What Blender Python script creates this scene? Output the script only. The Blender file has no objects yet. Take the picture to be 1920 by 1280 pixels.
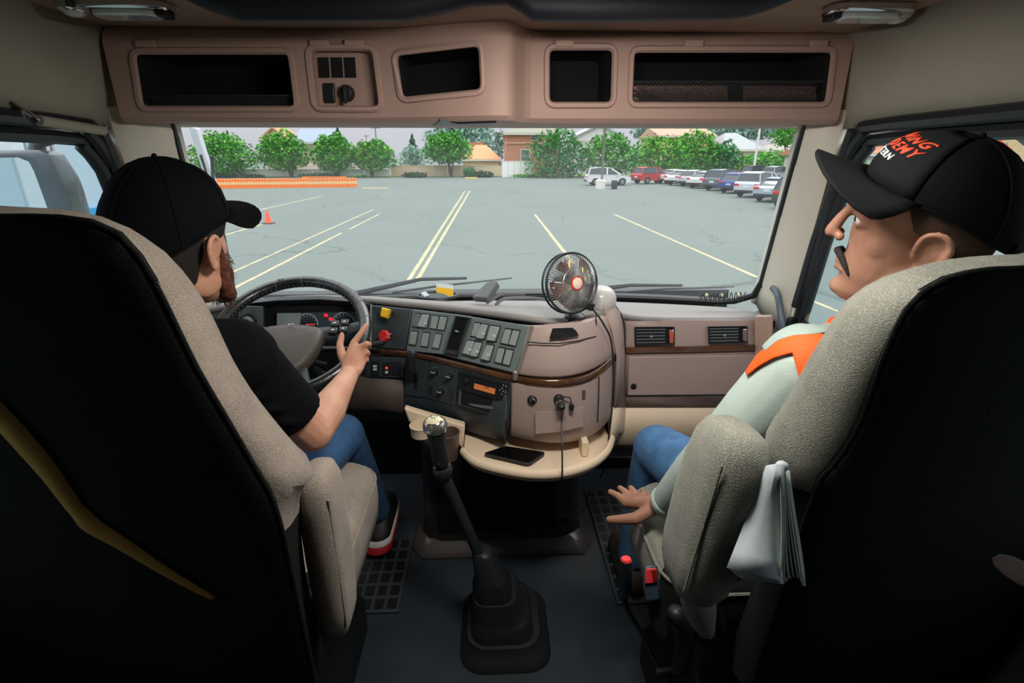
import bpy, bmesh, math, random
from mathutils import Vector, Matrix, Euler
rnd = random.Random(7)
V = Vector
sc = bpy.context.scene
COL = sc.collection

# ---------------------------------------------------------------- camera
FPX = 960.0
CAM = V((0.0, 0.0, 1.38))
PITCH = math.atan(344 / FPX)
YAW = math.radians(2.5)
FWD = V((math.sin(YAW) * math.cos(PITCH), math.cos(YAW) * math.cos(PITCH), -math.sin(PITCH)))
RGT = V((math.cos(YAW), -math.sin(YAW), 0))
UPV = RGT.cross(FWD)
cam_d = bpy.data.cameras.new('camera')
cam_o = bpy.data.objects.new('camera', cam_d)
COL.objects.link(cam_o)
cam_d.sensor_width = 36
cam_d.lens = 36 * FPX / 1920
cam_d.clip_start = 0.02
cam_d.clip_end = 2000
cam_o.matrix_world = Matrix.Translation(CAM) @ Matrix((RGT, UPV, -FWD)).transposed().to_4x4()
sc.camera = cam_o
cam_d.dof.use_dof = True
cam_d.dof.focus_distance = 1.1
cam_d.dof.aperture_fstop = 11.0

# ---------------------------------------------------------------- world (overcast sky)
w = bpy.data.worlds.new('overcast')
sc.world = w
w.use_nodes = True
nt = w.node_tree
bg = nt.nodes['Background']
tc = nt.nodes.new('ShaderNodeTexCoord')
sp = nt.nodes.new('ShaderNodeSeparateXYZ')
mr = nt.nodes.new('ShaderNodeMapRange')
mr.inputs[1].default_value = 0.0
mr.inputs[2].default_value = 1.0
cr = nt.nodes.new('ShaderNodeValToRGB')
cr.color_ramp.elements[0].color = (0.63, 0.61, 0.68, 1)
cr.color_ramp.elements[1].color = (1.0, 1.0, 1.0, 1)
nz = nt.nodes.new('ShaderNodeTexNoise')
nz.inputs['Scale'].default_value = 3
mrs = nt.nodes.new('ShaderNodeMapRange')          # CIE overcast sky: the zenith is three times the horizon
mrs.inputs[3].default_value = 1.0
mrs.inputs[4].default_value = 2.9
nt.links.new(tc.outputs['Generated'], sp.inputs[0])
nt.links.new(sp.outputs['Z'], mr.inputs[0])
nt.links.new(mr.outputs[0], cr.inputs[0])
nt.links.new(sp.outputs['Z'], mrs.inputs[0])
nt.links.new(cr.outputs[0], bg.inputs[0])
nt.links.new(mrs.outputs[0], bg.inputs[1])
# a veiled sun, high on the right behind thin cloud
sl = bpy.data.lights.new('sun', 'SUN')
sl.energy = 1.3
sl.angle = math.radians(30)
sl.color = (1.0, 0.95, 0.88)
so = bpy.data.objects.new('sun', sl)
COL.objects.link(so)
so.rotation_euler = V((.45, .55, .75)).to_track_quat('Z', 'Y').to_euler()      # light comes from ahead of the truck, high
sc.view_settings.view_transform = 'Standard'
sc.view_settings.look = 'None'
sc.view_settings.gamma = 1.0
sc.view_settings.use_curve_mapping = False
sc.view_settings.exposure = 0.0
sc.cycles.max_bounces = 10
sc.cycles.diffuse_bounces = 6
sc.cycles.transparent_max_bounces = 24
sc.cycles.caustics_reflective = False
sc.cycles.caustics_refractive = False
sc.cycles.use_denoising = True
sc.cycles.sample_clamp_indirect = 4.0

# ---------------------------------------------------------------- helpers
def ray(px, py):
    return RGT * ((px - 960) / FPX) + FWD + UPV * ((640 - py) / FPX)
def aY(px, py, y):
    d = ray(px, py); return CAM + d * ((y - CAM.y) / d.y)
def aX(px, py, x):
    d = ray(px, py); return CAM + d * ((x - CAM.x) / d.x)
def aZ(px, py, z):
    d = ray(px, py); return CAM + d * ((z - CAM.z) / d.z)
def aD(px, py, t):
    return CAM + ray(px, py) * t

def lin(c):
    return tuple(((x / 255) / 12.92 if x / 255 <= .04045 else ((x / 255 + .055) / 1.055) ** 2.4) for x in c)

MATS = {}
def mat(name, rgb, rough=0.6, metal=0.0, bump=0.0, bscale=200, var=0.0, vscale=8, emit=None, coat=0.0, spec=0.5, alpha=None, col2=None, sheen=0.0):
    """rgb in 0..255 sRGB"""
    if name in MATS: return MATS[name]
    m = bpy.data.materials.new(name)
    m.use_nodes = True
    t = m.node_tree
    b = t.nodes['Principled BSDF']
    c = (*lin(rgb), 1)
    b.inputs['Base Color'].default_value = c
    b.inputs['Roughness'].default_value = rough
    b.inputs['Metallic'].default_value = metal
    b.inputs['Specular IOR Level'].default_value = spec
    b.inputs['Coat Weight'].default_value = coat
    b.inputs['Sheen Weight'].default_value = sheen
    if var or col2:
        tcn = t.nodes.new('ShaderNodeTexCoord')
        n = t.nodes.new('ShaderNodeTexNoise')
        n.inputs['Scale'].default_value = vscale
        n.inputs['Detail'].default_value = 5
        t.links.new(tcn.outputs['Object'], n.inputs['Vector'])
        mx = t.nodes.new('ShaderNodeMix'); mx.data_type = 'RGBA'
        mp = t.nodes.new('ShaderNodeMapRange'); mp.inputs[1].default_value = .35; mp.inputs[2].default_value = .65
        t.links.new(n.outputs['Fac'], mp.inputs[0]); t.links.new(mp.outputs[0], mx.inputs[0])
        if col2: a_, b_ = c, (*lin(col2), 1)
        else: a_, b_ = tuple(x * (1 - var) for x in c[:3]) + (1,), tuple(min(1, x * (1 + var)) for x in c[:3]) + (1,)
        mx.inputs[6].default_value = a_; mx.inputs[7].default_value = b_
        t.links.new(mx.outputs[2], b.inputs['Base Color'])
    if bump:
        tcn = t.nodes.new('ShaderNodeTexCoord')
        n = t.nodes.new('ShaderNodeTexNoise')
        n.inputs['Scale'].default_value = bscale
        n.inputs['Detail'].default_value = 3
        t.links.new(tcn.outputs['Object'], n.inputs['Vector'])
        bp = t.nodes.new('ShaderNodeBump'); bp.inputs['Strength'].default_value = bump; bp.inputs['Distance'].default_value = .002
        t.links.new(n.outputs['Fac'], bp.inputs['Height']); t.links.new(bp.outputs[0], b.inputs['Normal'])
    if emit:
        b.inputs['Emission Color'].default_value = (*lin(rgb), 1)
        b.inputs['Emission Strength'].default_value = emit
    MATS[name] = m
    return m

def glass(name, veil=0.05, tint=(255, 255, 255), refl=0.06):
    if name in MATS: return MATS[name]
    m = bpy.data.materials.new(name); m.use_nodes = True
    t = m.node_tree; t.nodes.clear()
    out = t.nodes.new('ShaderNodeOutputMaterial')
    tr = t.nodes.new('ShaderNodeBsdfTransparent'); tr.inputs[0].default_value = (*lin(tint), 1)
    gl = t.nodes.new('ShaderNodeBsdfGlossy'); gl.inputs['Roughness'].default_value = 0.02
    df = t.nodes.new('ShaderNodeBsdfTranslucent'); df.inputs[0].default_value = (.85, .95, .98, 1)
    m1 = t.nodes.new('ShaderNodeMixShader'); m1.inputs[0].default_value = veil
    m2 = t.nodes.new('ShaderNodeMixShader')
    lw = t.nodes.new('ShaderNodeLayerWeight'); lw.inputs[0].default_value = .5
    pw = t.nodes.new('ShaderNodeMath'); pw.operation = 'POWER'; pw.inputs[1].default_value = 5
    mm = t.nodes.new('ShaderNodeMath'); mm.operation = 'MULTIPLY_ADD'; mm.inputs[1].default_value = .5; mm.inputs[2].default_value = refl * .6
    t.links.new(lw.outputs['Facing'], pw.inputs[0]); t.links.new(pw.outputs[0], mm.inputs[0])
    t.links.new(mm.outputs[0], m2.inputs[0])
    t.links.new(tr.outputs[0], m1.inputs[1]); t.links.new(df.outputs[0], m1.inputs[2])
    t.links.new(m1.outputs[0], m2.inputs[1]); t.links.new(gl.outputs[0], m2.inputs[2])
    t.links.new(m2.outputs[0], out.inputs[0])
    MATS[name] = m
    return m

def fabric(name, c1, c2, scale=900, rough=0.95):
    if name in MATS: return MATS[name]
    m = bpy.data.materials.new(name); m.use_nodes = True
    t = m.node_tree; b = t.nodes['Principled BSDF']
    b.inputs['Roughness'].default_value = rough
    b.inputs['Specular IOR Level'].default_value = .15
    b.inputs['Sheen Weight'].default_value = .0 if scale == 700 else .15
    tcn = t.nodes.new('ShaderNodeTexCoord')
    mp = t.nodes.new('ShaderNodeMapping'); mp.inputs['Scale'].default_value = (1, 1, 1.8)
    t.links.new(tcn.outputs['Object'], mp.inputs[0])
    vo = t.nodes.new('ShaderNodeTexVoronoi'); vo.inputs['Scale'].default_value = scale * .5
    t.links.new(mp.outputs[0], vo.inputs['Vector'])
    n = t.nodes.new('ShaderNodeTexNoise'); n.inputs['Scale'].default_value = 12; n.inputs['Detail'].default_value = 6
    t.links.new(tcn.outputs['Object'], n.inputs['Vector'])
    ad = t.nodes.new('ShaderNodeMath'); ad.operation = 'MULTIPLY_ADD'; ad.inputs[1].default_value = 1.1; ad.inputs[2].default_value = -.35
    t.links.new(vo.outputs['Distance'], ad.inputs[0])
    a2 = t.nodes.new('ShaderNodeMath'); a2.operation = 'ADD'
    t.links.new(ad.outputs[0], a2.inputs[0]); t.links.new(n.outputs['Fac'], a2.inputs[1])
    mx = t.nodes.new('ShaderNodeMix'); mx.data_type = 'RGBA'
    mx.inputs[6].default_value = (*lin(c2), 1); mx.inputs[7].default_value = (*lin(c1), 1)
    t.links.new(a2.outputs[0], mx.inputs[0]); t.links.new(mx.outputs[2], b.inputs['Base Color'])
    bp = t.nodes.new('ShaderNodeBump'); bp.inputs['Strength'].default_value = .5; bp.inputs['Distance'].default_value = .0015
    bp.invert = True
    t.links.new(vo.outputs['Distance'], bp.inputs['Height']); t.links.new(bp.outputs[0], b.inputs['Normal'])
    MATS[name] = m
    return m

def tag(o, label=None, cat=None, group=None, kind=None):
    if label: o['label'] = label
    if cat: o['category'] = cat
    if group: o['group'] = group
    if kind: o['kind'] = kind
    return o

def empty(name, loc=(0, 0, 0), label=None, cat=None, group=None, kind=None):
    o = bpy.data.objects.new(name, None); COL.objects.link(o)
    o.location = loc; o.empty_display_size = .05
    return tag(o, label, cat, group, kind)

def frame(z, x=None):
    z = V(z).normalized()
    r = V(x) if x is not None else (V((1, 0, 0)) if abs(z.x) < .9 else V((0, 1, 0)))
    x = (r - z * r.dot(z)).normalized()
    return Matrix((x, z.cross(x), z)).transposed()

class MB:
    def __init__(s): s.bm = bmesh.new(); s.mi = 0
    def _f(s, vs):
        try:
            f = s.bm.faces.new(vs); f.material_index = s.mi; return f
        except ValueError: return None
    def box(s, c, size, rot=None, taper=(1, 1)):
        R = rot if rot is not None else Matrix.Identity(3)
        if isinstance(R, Euler): R = R.to_matrix()
        c = V(c); hx, hy, hz = (x / 2 for x in size)
        v = []
        for z, tp in ((-hz, (1, 1)), (hz, taper)):
            for x, y in ((-hx, -hy), (hx, -hy), (hx, hy), (-hx, hy)):
                v.append(s.bm.verts.new(c + R @ V((x * tp[0], y * tp[1], z))))
        for q in ((3, 2, 1, 0), (4, 5, 6, 7), (0, 1, 5, 4), (1, 2, 6, 5), (2, 3, 7, 6), (3, 0, 4, 7)):
            s._f([v[i] for i in q])
        return s
    def loft(s, rings, cap=True, closed=True, loop=False):
        R = [[s.bm.verts.new(V(p)) for p in r] for r in rings]
        n = len(R[0]); m = len(R)
        for i in range(m if loop else m - 1):
            A, B = R[i], R[(i + 1) % m]
            for j in range(n if closed else n - 1):
                k = (j + 1) % n
                s._f([A[j], A[k], B[k], B[j]])
        if cap and closed and not loop:
            s._f(R[0][::-1]); s._f(R[-1])
        return s
    def tube(s, pts, r, seg=10, cap=True, loop=False, flat=1.0, up=None):
        pts = [V(p) for p in pts]; n = len(pts)
        rs = r if isinstance(r, (list, tuple)) else [r] * n
        rings = []; prev = V(up) if up is not None else None
        for i, p in enumerate(pts):
            if loop: t = pts[(i + 1) % n] - pts[i - 1]
            else: t = pts[min(i + 1, n - 1)] - pts[max(i - 1, 0)]
            M = frame(t, prev); prev = M.col[0].copy() if up is None else V(up)
            rr = rs[i]
            ra, rb = rr if isinstance(rr, (tuple, list)) else (rr, rr * flat)
            rings.append([p + M @ V((math.cos(a) * ra, math.sin(a) * rb, 0)) for a in [2 * math.pi * k / seg for k in range(seg)]])
        return s.loft(rings, cap=cap, loop=loop)
    def cyl(s, p0, p1, r0, r1=None, seg=16, cap=True):
        p0, p1 = V(p0), V(p1); M = frame(p1 - p0); r1 = r0 if r1 is None else r1
        rings = [[p + M @ V((math.cos(a) * r, math.sin(a) * r, 0)) for a in [2 * math.pi * k / seg for k in range(seg)]] for p, r in ((p0, r0), (p1, r1))]
        return s.loft(rings, cap=cap)
    def lathe(s, prof, o=(0, 0, 0), ax=(0, 0, 1), seg=24, cap=True, sx=1.0, x=None):
        """prof [(r,z)]"""
        M = frame(ax, x); o = V(o)
        rings = [[o + M @ V((math.cos(a) * r * sx, math.sin(a) * r, z)) for a in [2 * math.pi * k / seg for k in range(seg)]] for r, z in prof]
        return s.loft(rings, cap=cap)
    def prism(s, poly, off):
        poly = [V(p) for p in poly]; off = V(off)
        a = [s.bm.verts.new(p) for p in poly]; b = [s.bm.verts.new(p + off) for p in poly]
        n = len(a)
        s._f(a[::-1]); s._f(b)
        for i in range(n): s._f([a[i], a[(i + 1) % n], b[(i + 1) % n], b[i]])
        return s
    def slab(s, poly, th):
        """polygon thickened away from its own normal"""
        poly = [V(p) for p in poly]
        n = V((0, 0, 0))
        for i in range(len(poly)): n += poly[i].cross(poly[(i + 1) % len(poly)])
        return s.prism(poly, n.normalized() * th)
    def grid(s, rows, closed=False):
        return s.loft(rows, cap=False, closed=closed)
    def ball(s, c, r, seg=12, rings=8, M=None):
        c = V(c); r = (r, r, r) if not isinstance(r, (tuple, list)) else r
        M = M if M is not None else Matrix.Identity(3)
        R = []
        for i in range(1, rings):
            t = math.pi * i / rings
            R.append([c + M @ V((math.sin(t) * math.cos(a) * r[0], math.sin(t) * math.sin(a) * r[1], -math.cos(t) * r[2])) for a in [2 * math.pi * k / seg for k in range(seg)]])
        vs = [[s.bm.verts.new(p) for p in q] for q in R]
        b0 = s.bm.verts.new(c + M @ V((0, 0, -r[2]))); b1 = s.bm.verts.new(c + M @ V((0, 0, r[2])))
        for i in range(len(vs) - 1):
            for j in range(seg): s._f([vs[i][j], vs[i][(j + 1) % seg], vs[i + 1][(j + 1) % seg], vs[i + 1][j]])
        for j in range(seg):
            s._f([b0, vs[0][(j + 1) % seg], vs[0][j]]); s._f([b1, vs[-1][j], vs[-1][(j + 1) % seg]])
        return s
    def build(s, name, m, parent=None, smooth=True, bevel=0, bseg=2, sub=0, thick=0, off=-1, loc=None, remesh=0, relax=0, angle=40, recalc=True):
        if recalc: bmesh.ops.recalc_face_normals(s.bm, faces=s.bm.faces[:])
        me = bpy.data.meshes.new(name); s.bm.to_mesh(me); s.bm.free()
        for x in (m if isinstance(m, (list, tuple)) else [m]): me.materials.append(x)
        if smooth: me.shade_smooth()
        o = bpy.data.objects.new(name, me); COL.objects.link(o)
        if thick:
            q = o.modifiers.new('solid', 'SOLIDIFY'); q.thickness = thick; q.offset = off
        if bevel:
            q = o.modifiers.new('bevel', 'BEVEL'); q.width = bevel; q.segments = bseg; q.limit_method = 'ANGLE'; q.angle_limit = math.radians(30)
            q.harden_normals = False
        if sub:
            q = o.modifiers.new('sub', 'SUBSURF'); q.levels = sub; q.render_levels = sub
        if remesh:
            q = o.modifiers.new('remesh', 'REMESH'); q.mode = 'VOXEL'; q.voxel_size = remesh; q.use_smooth_shade = True
            if relax:
                q = o.modifiers.new('smooth', 'SMOOTH'); q.factor = .5; q.iterations = relax
        elif smooth and not sub:
            try:
                me.set_sharp_from_angle(angle=math.radians(angle))
            except Exception: pass
        if parent is not None:
            o.parent = parent
            if loc is None:
                o.matrix_parent_inverse = Matrix.Translation(-parent.location)
        if loc is not None: o.location = loc
        return o

def copy_tree(o, parent=None):
    c = o.copy(); COL.objects.link(c)
    if parent is not None: c.parent = parent
    for k in ('label', 'category', 'group'):
        pass
    for ch in list(o.children): copy_tree(ch, c)
    return c

def lerp(a, b, t): return a + (b - a) * t
def rounded(w, h, r, n=4):
    """2D rounded rectangle outline"""
    P = []
    for cx, cy, a0 in ((w / 2 - r, h / 2 - r, 0), (-w / 2 + r, h / 2 - r, 90), (-w / 2 + r, -h / 2 + r, 180), (w / 2 - r, -h / 2 + r, 270)):
        for k in range(n + 1):
            a = math.radians(a0 + 90 * k / n); P.append((cx + r * math.cos(a), cy + r * math.sin(a)))
    return P
def catmull(pts, n=6):
    pts = [V(p) for p in pts]; out = []
    for i in range(len(pts) - 1):
        p0 = pts[max(i - 1, 0)]; p1 = pts[i]; p2 = pts[i + 1]; p3 = pts[min(i + 2, len(pts) - 1)]
        for k in range(n):
            t = k / n
            out.append(.5 * ((2 * p1) + (p2 - p0) * t + (2 * p0 - 5 * p1 + 4 * p2 - p3) * t * t + (3 * p1 - p0 - 3 * p2 + p3) * t ** 3))
    out.append(pts[-1]); return out
def text_obj(name, txt, size, M, m, parent, depth=.0004, label=None):
    """flat raised lettering as a mesh; M = 4x4 (x right, y up, z out)"""
    cu = bpy.data.curves.new(name, 'FONT'); cu.body = txt; cu.size = size; cu.extrude = depth
    cu.align_x = 'CENTER'; cu.align_y = 'CENTER'; cu.resolution_u = 2
    to = bpy.data.objects.new(name + '_tmp', cu)
    me = bpy.data.meshes.new_from_object(to)
    bpy.data.objects.remove(to)
    me.materials.clear(); me.materials.append(m)
    o = bpy.data.objects.new(name, me); COL.objects.link(o)
    me.transform(M)
    if parent is not None:
        o.parent = parent; o.matrix_parent_inverse = Matrix.Translation(-parent.location)
    if label: o['label'] = label
    return o
def m4(M3, o):
    M = M3.to_4x4(); M.translation = V(o); return M
# ================================================================ OUTSIDE
G = -1.32
def asphalt():
    m = bpy.data.materials.new('asphalt'); m.use_nodes = True
    t = m.node_tree; b = t.nodes['Principled BSDF']; b.inputs['Roughness'].default_value = .9
    tcn = t.nodes.new('ShaderNodeTexCoord')
    n = t.nodes.new('ShaderNodeTexNoise'); n.inputs['Scale'].default_value = .12; n.inputs['Detail'].default_value = 8
    t.links.new(tcn.outputs['Object'], n.inputs['Vector'])
    mx = t.nodes.new('ShaderNodeMix'); mx.data_type = 'RGBA'
    mx.inputs[6].default_value = (.112, .142, .134, 1); mx.inputs[7].default_value = (.150, .184, .172, 1)
    t.links.new(n.outputs['Fac'], mx.inputs[0])
    # cracks: warped voronoi edges, kept only in patches
    nw = t.nodes.new('ShaderNodeTexNoise'); nw.inputs['Scale'].default_value = .6; nw.inputs['Detail'].default_value = 4
    t.links.new(tcn.outputs['Object'], nw.inputs['Vector'])
    va = t.nodes.new('ShaderNodeVectorMath'); va.operation = 'MULTIPLY_ADD'
    va.inputs[1].default_value = (3, 3, 0)
    t.links.new(nw.outputs['Color'], va.inputs[0]); t.links.new(tcn.outputs['Object'], va.inputs[2])
    vo = t.nodes.new('ShaderNodeTexVoronoi'); vo.feature = 'DISTANCE_TO_EDGE'; vo.inputs['Scale'].default_value = .16
    t.links.new(va.outputs[0], vo.inputs['Vector'])
    lt = t.nodes.new('ShaderNodeMapRange'); lt.inputs[1].default_value = .003; lt.inputs[2].default_value = .012; lt.inputs[3].default_value = 1; lt.inputs[4].default_value = 0
    t.links.new(vo.outputs['Distance'], lt.inputs[0])
    n3 = t.nodes.new('ShaderNodeTexNoise'); n3.inputs['Scale'].default_value = .22
    t.links.new(tcn.outputs['Object'], n3.inputs['Vector'])
    g = t.nodes.new('ShaderNodeMapRange'); g.inputs[1].default_value = .42; g.inputs[2].default_value = .58; g.inputs[4].default_value = .6
    t.links.new(n3.outputs['Fac'], g.inputs[0])
    mu = t.nodes.new('ShaderNodeMath'); mu.operation = 'MULTIPLY'
    t.links.new(lt.outputs[0], mu.inputs[0]); t.links.new(g.outputs[0], mu.inputs[1])
    m2 = t.nodes.new('ShaderNodeMix'); m2.data_type = 'RGBA'; m2.inputs[7].default_value = (.05, .064, .062, 1)
    t.links.new(mu.outputs[0], m2.inputs[0]); t.links.new(mx.outputs[2], m2.inputs[6])
    t.links.new(m2.outputs[2], b.inputs['Base Color'])
    return m
gm = MB(); gm.grid([[(-250, -60, G), (250, -60, G)], [(-250, 400, G), (250, 400, G)]])
ground = gm.build('parking_lot_ground', asphalt(), smooth=False); tag(ground, kind='structure')
verge = MB(); verge.box((0, 88, G + .05), (240, 16, .12))
tag(verge.build('grass_verge', mat('verge', (92, 112, 66), .95, var=.3, vscale=.8), smooth=False), kind='structure')

line_m = mat('line_paint', (178, 170, 134), .85, var=.22, vscale=3)
def ground_line(pts, wd, label, m=line_m):
    P = [aZ(x, y, G) for x, y in pts]
    b = MB(); d = (P[-1] - P[0]).normalized(); s = V((-d.y, d.x, 0)) * wd / 2
    N = 14; A = []
    for i in range(N + 1):
        p = P[0].lerp(P[-1], i / N); p.z = G + .006
        A.append([p - s * rnd.uniform(.75, 1.1), p + s * rnd.uniform(.75, 1.1)])
    b.grid(A)
    o = b.build('parking_line', m, smooth=False, thick=.004, off=1)
    tag(o, label, 'painted line'); return o
ground_line([(763, 530), (872, 358)], .12, 'left stripe of the double yellow line running away from the truck')
ground_line([(779, 530), (881, 358)], .12, 'right stripe of the double yellow line running away from the truck')
ground_line([(1075, 494), (1003, 402)], .12, 'short yellow parking line directly behind the dashboard fan')
ground_line([(1420, 520), (1152, 402)], .13, 'long yellow parking line slanting towards the right windshield pillar')
ground_line([(430, 513), (700, 393)], .10, 'faint yellow parking line, upper of the two behind the steering wheel')
ground_line([(430, 545), (640, 437)], .11, 'bright yellow parking line just above the steering wheel')
ground_line([(655, 430), (712, 401)], .09, 'short worn yellow dash beyond the line above the steering wheel')
ground_line([(400, 447), (500, 418)], .14, 'yellow parking line ending at the orange cone')
ground_line([(440, 404), (605, 367)], .15, 'pale yellow parking line between the cone and the orange barriers')
ground_line([(1490, 551), (1640, 612)], .10, 'yellow parking line seen through the passenger window')
ground_line([(1870, 455), (1935, 470)], .10, 'short yellow line behind the passenger cap')
stop_m = mat('stop_paint', (222, 196, 110), .8)
def wheel_stop(px, py, w_, label, m=stop_m):
    p = aZ(px, py, G); b = MB()
    b.loft([[(p.x - w_ / 2, p.y - .12, G), (p.x + w_ / 2, p.y - .12, G), (p.x + w_ / 2, p.y + .12, G), (p.x - w_ / 2, p.y + .12, G)],
            [(p.x - w_ / 2 + .05, p.y - .06, G + .2), (p.x + w_ / 2 - .05, p.y - .06, G + .2), (p.x + w_ / 2 - .05, p.y + .06, G + .2), (p.x - w_ / 2 + .05, p.y + .06, G + .2)]])
    tag(b.build('wheel_stop', m, smooth=False, bevel=.03), label, 'wheel stop')
wheel_stop(883, 335, 1.7, 'yellow concrete wheel stop at the far kerb, below the orange-roofed house')
wheel_stop(704, 356, 2.4, 'pale concrete wheel stop right of the orange barriers', mat('stop_pale', (186, 184, 160), .9))

# ---- trees
def leaf_mat(name, c, c2):
    return mat(name, c, .7, col2=c2, vscale=1.2, spec=.25)
bark = mat('bark', (82, 76, 66), .9, var=.25)
LM = {'green': leaf_mat('leaf_green', (50, 128, 40), (110, 190, 60)),
      'dark': leaf_mat('leaf_dark', (30, 110, 52), (76, 164, 72)),
      'haze': leaf_mat('leaf_haze_tint', (118, 160, 146), (150, 184, 166)),  # distance haze put into the leaf colour
      'pine': leaf_mat('leaf_pine', (62, 108, 84), (84, 128, 98)),
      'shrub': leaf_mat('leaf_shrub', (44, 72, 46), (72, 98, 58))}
def tree(name, x, y, blobs, kind, label, cat, trunks=(), n=3400, ls=.27, group=None):
    """blobs: (dx, z, rx, rz) ellipsoids of the crown, relative to base"""
    r = empty(name, (x, y, G), label, cat, group)
    b = MB()
    tot = sum(q[2] * q[3] for q in blobs)
    for dx, z, rx, rz in blobs:
        k = int(n * rx * rz / tot)
        for i in range(k):
            u = V((rnd.gauss(0, 1), rnd.gauss(0, 1), rnd.gauss(0, 1))).normalized() * (rnd.random() ** .28)
            # lumpy outline
            lum = 1 + .16 * math.sin(5 * u.x + 3 * dx) * math.cos(4 * u.z + x) 
            p = V((x + dx + u.x * rx * lum, y + u.y * rx * .8, G + z + u.z * rz * lum))
            s = ls * rnd.uniform(.6, 1.25)
            M = Euler((rnd.uniform(-1, 1), rnd.uniform(-1, 1), rnd.uniform(0, 6))).to_matrix()
            vs = [b.bm.verts.new(p + M @ V(q)) for q in ((-s, 0, 0), (0, -s * .5, .1 * s), (s, 0, 0), (0, s * .5, .1 * s))]
            b._f(vs)
    b.build('foliage', LM[kind], r, smooth=False, recalc=False)
    tb = MB()
    for pts, rr in trunks:
        tb.tube([V((x + a, y + .1, G + c)) for a, c in pts], [rr * lerp(1, .5, i / (len(pts) - 1)) for i in range(len(pts))], 7)
    if trunks: tb.build('trunk', bark, r)
    return r
def px_tree(name, x0, x1, ytop, ybot, Y, kind, label, base=None, **k):
    """crown box in the photograph at distance Y"""
    a = aY(x0, ytop, Y); c = aY(x1, ybot, Y)
    X = (a.x + c.x) / 2; w_ = (c.x - a.x) / 2; zt = a.z - G; zb = c.z - G
    h = (zt - zb) / 2; zc = (zt + zb) / 2
    bl = [(0, zc, w_ * .95, h * 1.0), (-w_ * .6, zc - h * .25, w_ * .6, h * .75), (w_ * .6, zc - h * .2, w_ * .6, h * .72), (w_ * .15, zc + h * .45, w_ * .55, h * .62), (-w_ * .35, zc + h * .4, w_ * .5, h * .55), (0, zc - h * .6, w_ * .7, h * .5)]
    bx = X if base is None else aY(base, 330, Y).x
    tr = [([(bx - X, 0), (bx - X + .05, zb * .6), (-w_ * .4, zc)], .16), ([(bx - X + .1, 0), (bx - X + .3, zb * .7), (w_ * .35, zc)], .13), ([(bx - X, 0), (bx - X - .2, zb * .5), (0, zc + h * .2)], .12)]
    return tree(name, X, Y, bl, kind, label, 'tree', tr, group=None, **k)
px_tree('street_tree', 352, 478, 247, 326, 80, 'green', 'leafy green tree furthest left through the windshield, above the white wall', base=456, n=3600)
px_tree('street_tree', 478, 580, 246, 318, 80, 'green', 'green tree in front of the house with the solar roof', base=546)
px_tree('street_tree', 583, 668, 250, 320, 80, 'green', 'green tree with a forked trunk, third from the left above the white wall', base=632)
px_tree('street_tree', 660, 739, 262, 318, 80, 'green', 'round green tree at the right end of the white wall', base=697)
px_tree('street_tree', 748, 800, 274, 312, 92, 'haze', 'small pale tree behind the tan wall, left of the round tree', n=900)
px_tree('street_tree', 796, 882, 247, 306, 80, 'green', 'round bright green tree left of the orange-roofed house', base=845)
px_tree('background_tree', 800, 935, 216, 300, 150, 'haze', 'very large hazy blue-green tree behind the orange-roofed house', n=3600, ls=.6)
px_tree('street_tree', 990, 1098, 240, 338, 78, 'dark', 'bushy dark green tree in front of the brick house', base=1040, n=3600)
px_tree('street_tree', 1094, 1190, 248, 330, 78, 'green', 'green tree behind the white suv and lamp post', n=3000)
px_tree('street_tree', 1180, 1290, 254, 334, 76, 'green', 'spreading green tree behind the red suv', n=3000)
px_tree('street_tree', 1262, 1348, 244, 330, 78, 'green', 'green tree behind the row of white cars', n=3000)
px_tree('street_tree', 1325, 1384, 264, 330, 78, 'dark', 'darker tree at the right end of the tree row', n=2000)
px_tree('street_tree', 1385, 1500, 282, 330, 76, 'green', 'low green tree behind the white lamp pole', n=2200)
px_tree('background_tree', 1452, 1512, 226, 276, 95, 'green', 'tall tree at the upper right corner of the windshield', n=1300, ls=.3)
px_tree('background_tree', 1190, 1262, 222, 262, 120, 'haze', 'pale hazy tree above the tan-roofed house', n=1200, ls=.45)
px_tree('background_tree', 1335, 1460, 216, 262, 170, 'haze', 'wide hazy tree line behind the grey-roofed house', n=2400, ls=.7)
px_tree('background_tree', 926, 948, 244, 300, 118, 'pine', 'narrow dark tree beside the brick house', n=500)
def conifer(x, ytop, ybot, wpx, Y, label):
    a = aY(x, ytop, Y); c = aY(x, ybot, Y); b = MB(); r = empty('conifer_tree', (a.x, Y, G), label, 'tree')
    W = wpx / FPX * Y / 2
    for i in range(900):
        t = rnd.random() ** .6; z = lerp(a.z, c.z, t); an = rnd.uniform(0, 6.28); q = W * t * rnd.random() ** .4 * (1 + .25 * math.sin(t * 30))
        p = V((a.x + math.cos(an) * q, Y + math.sin(an) * q, z)); s = .26
        M = Euler((rnd.uniform(-1, 1), rnd.uniform(-1, 1), rnd.uniform(0, 6))).to_matrix()
        b._f([b.bm.verts.new(p + M @ V(k)) for k in ((-s, 0, 0), (0, -s * .4, 0), (s, 0, 0), (0, s * .4, 0))])
    b.build('foliage', LM['pine'], r, smooth=False, recalc=False)
    t = MB(); t.cyl((a.x, Y, G), (a.x, Y, a.z - .4), .18, .04, 7); t.build('trunk', bark, r)
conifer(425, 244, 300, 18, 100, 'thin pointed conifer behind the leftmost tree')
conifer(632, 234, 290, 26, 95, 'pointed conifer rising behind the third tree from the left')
conifer(772, 250, 300, 30, 110, 'hazy pointed conifer behind the small pale tree')
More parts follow.
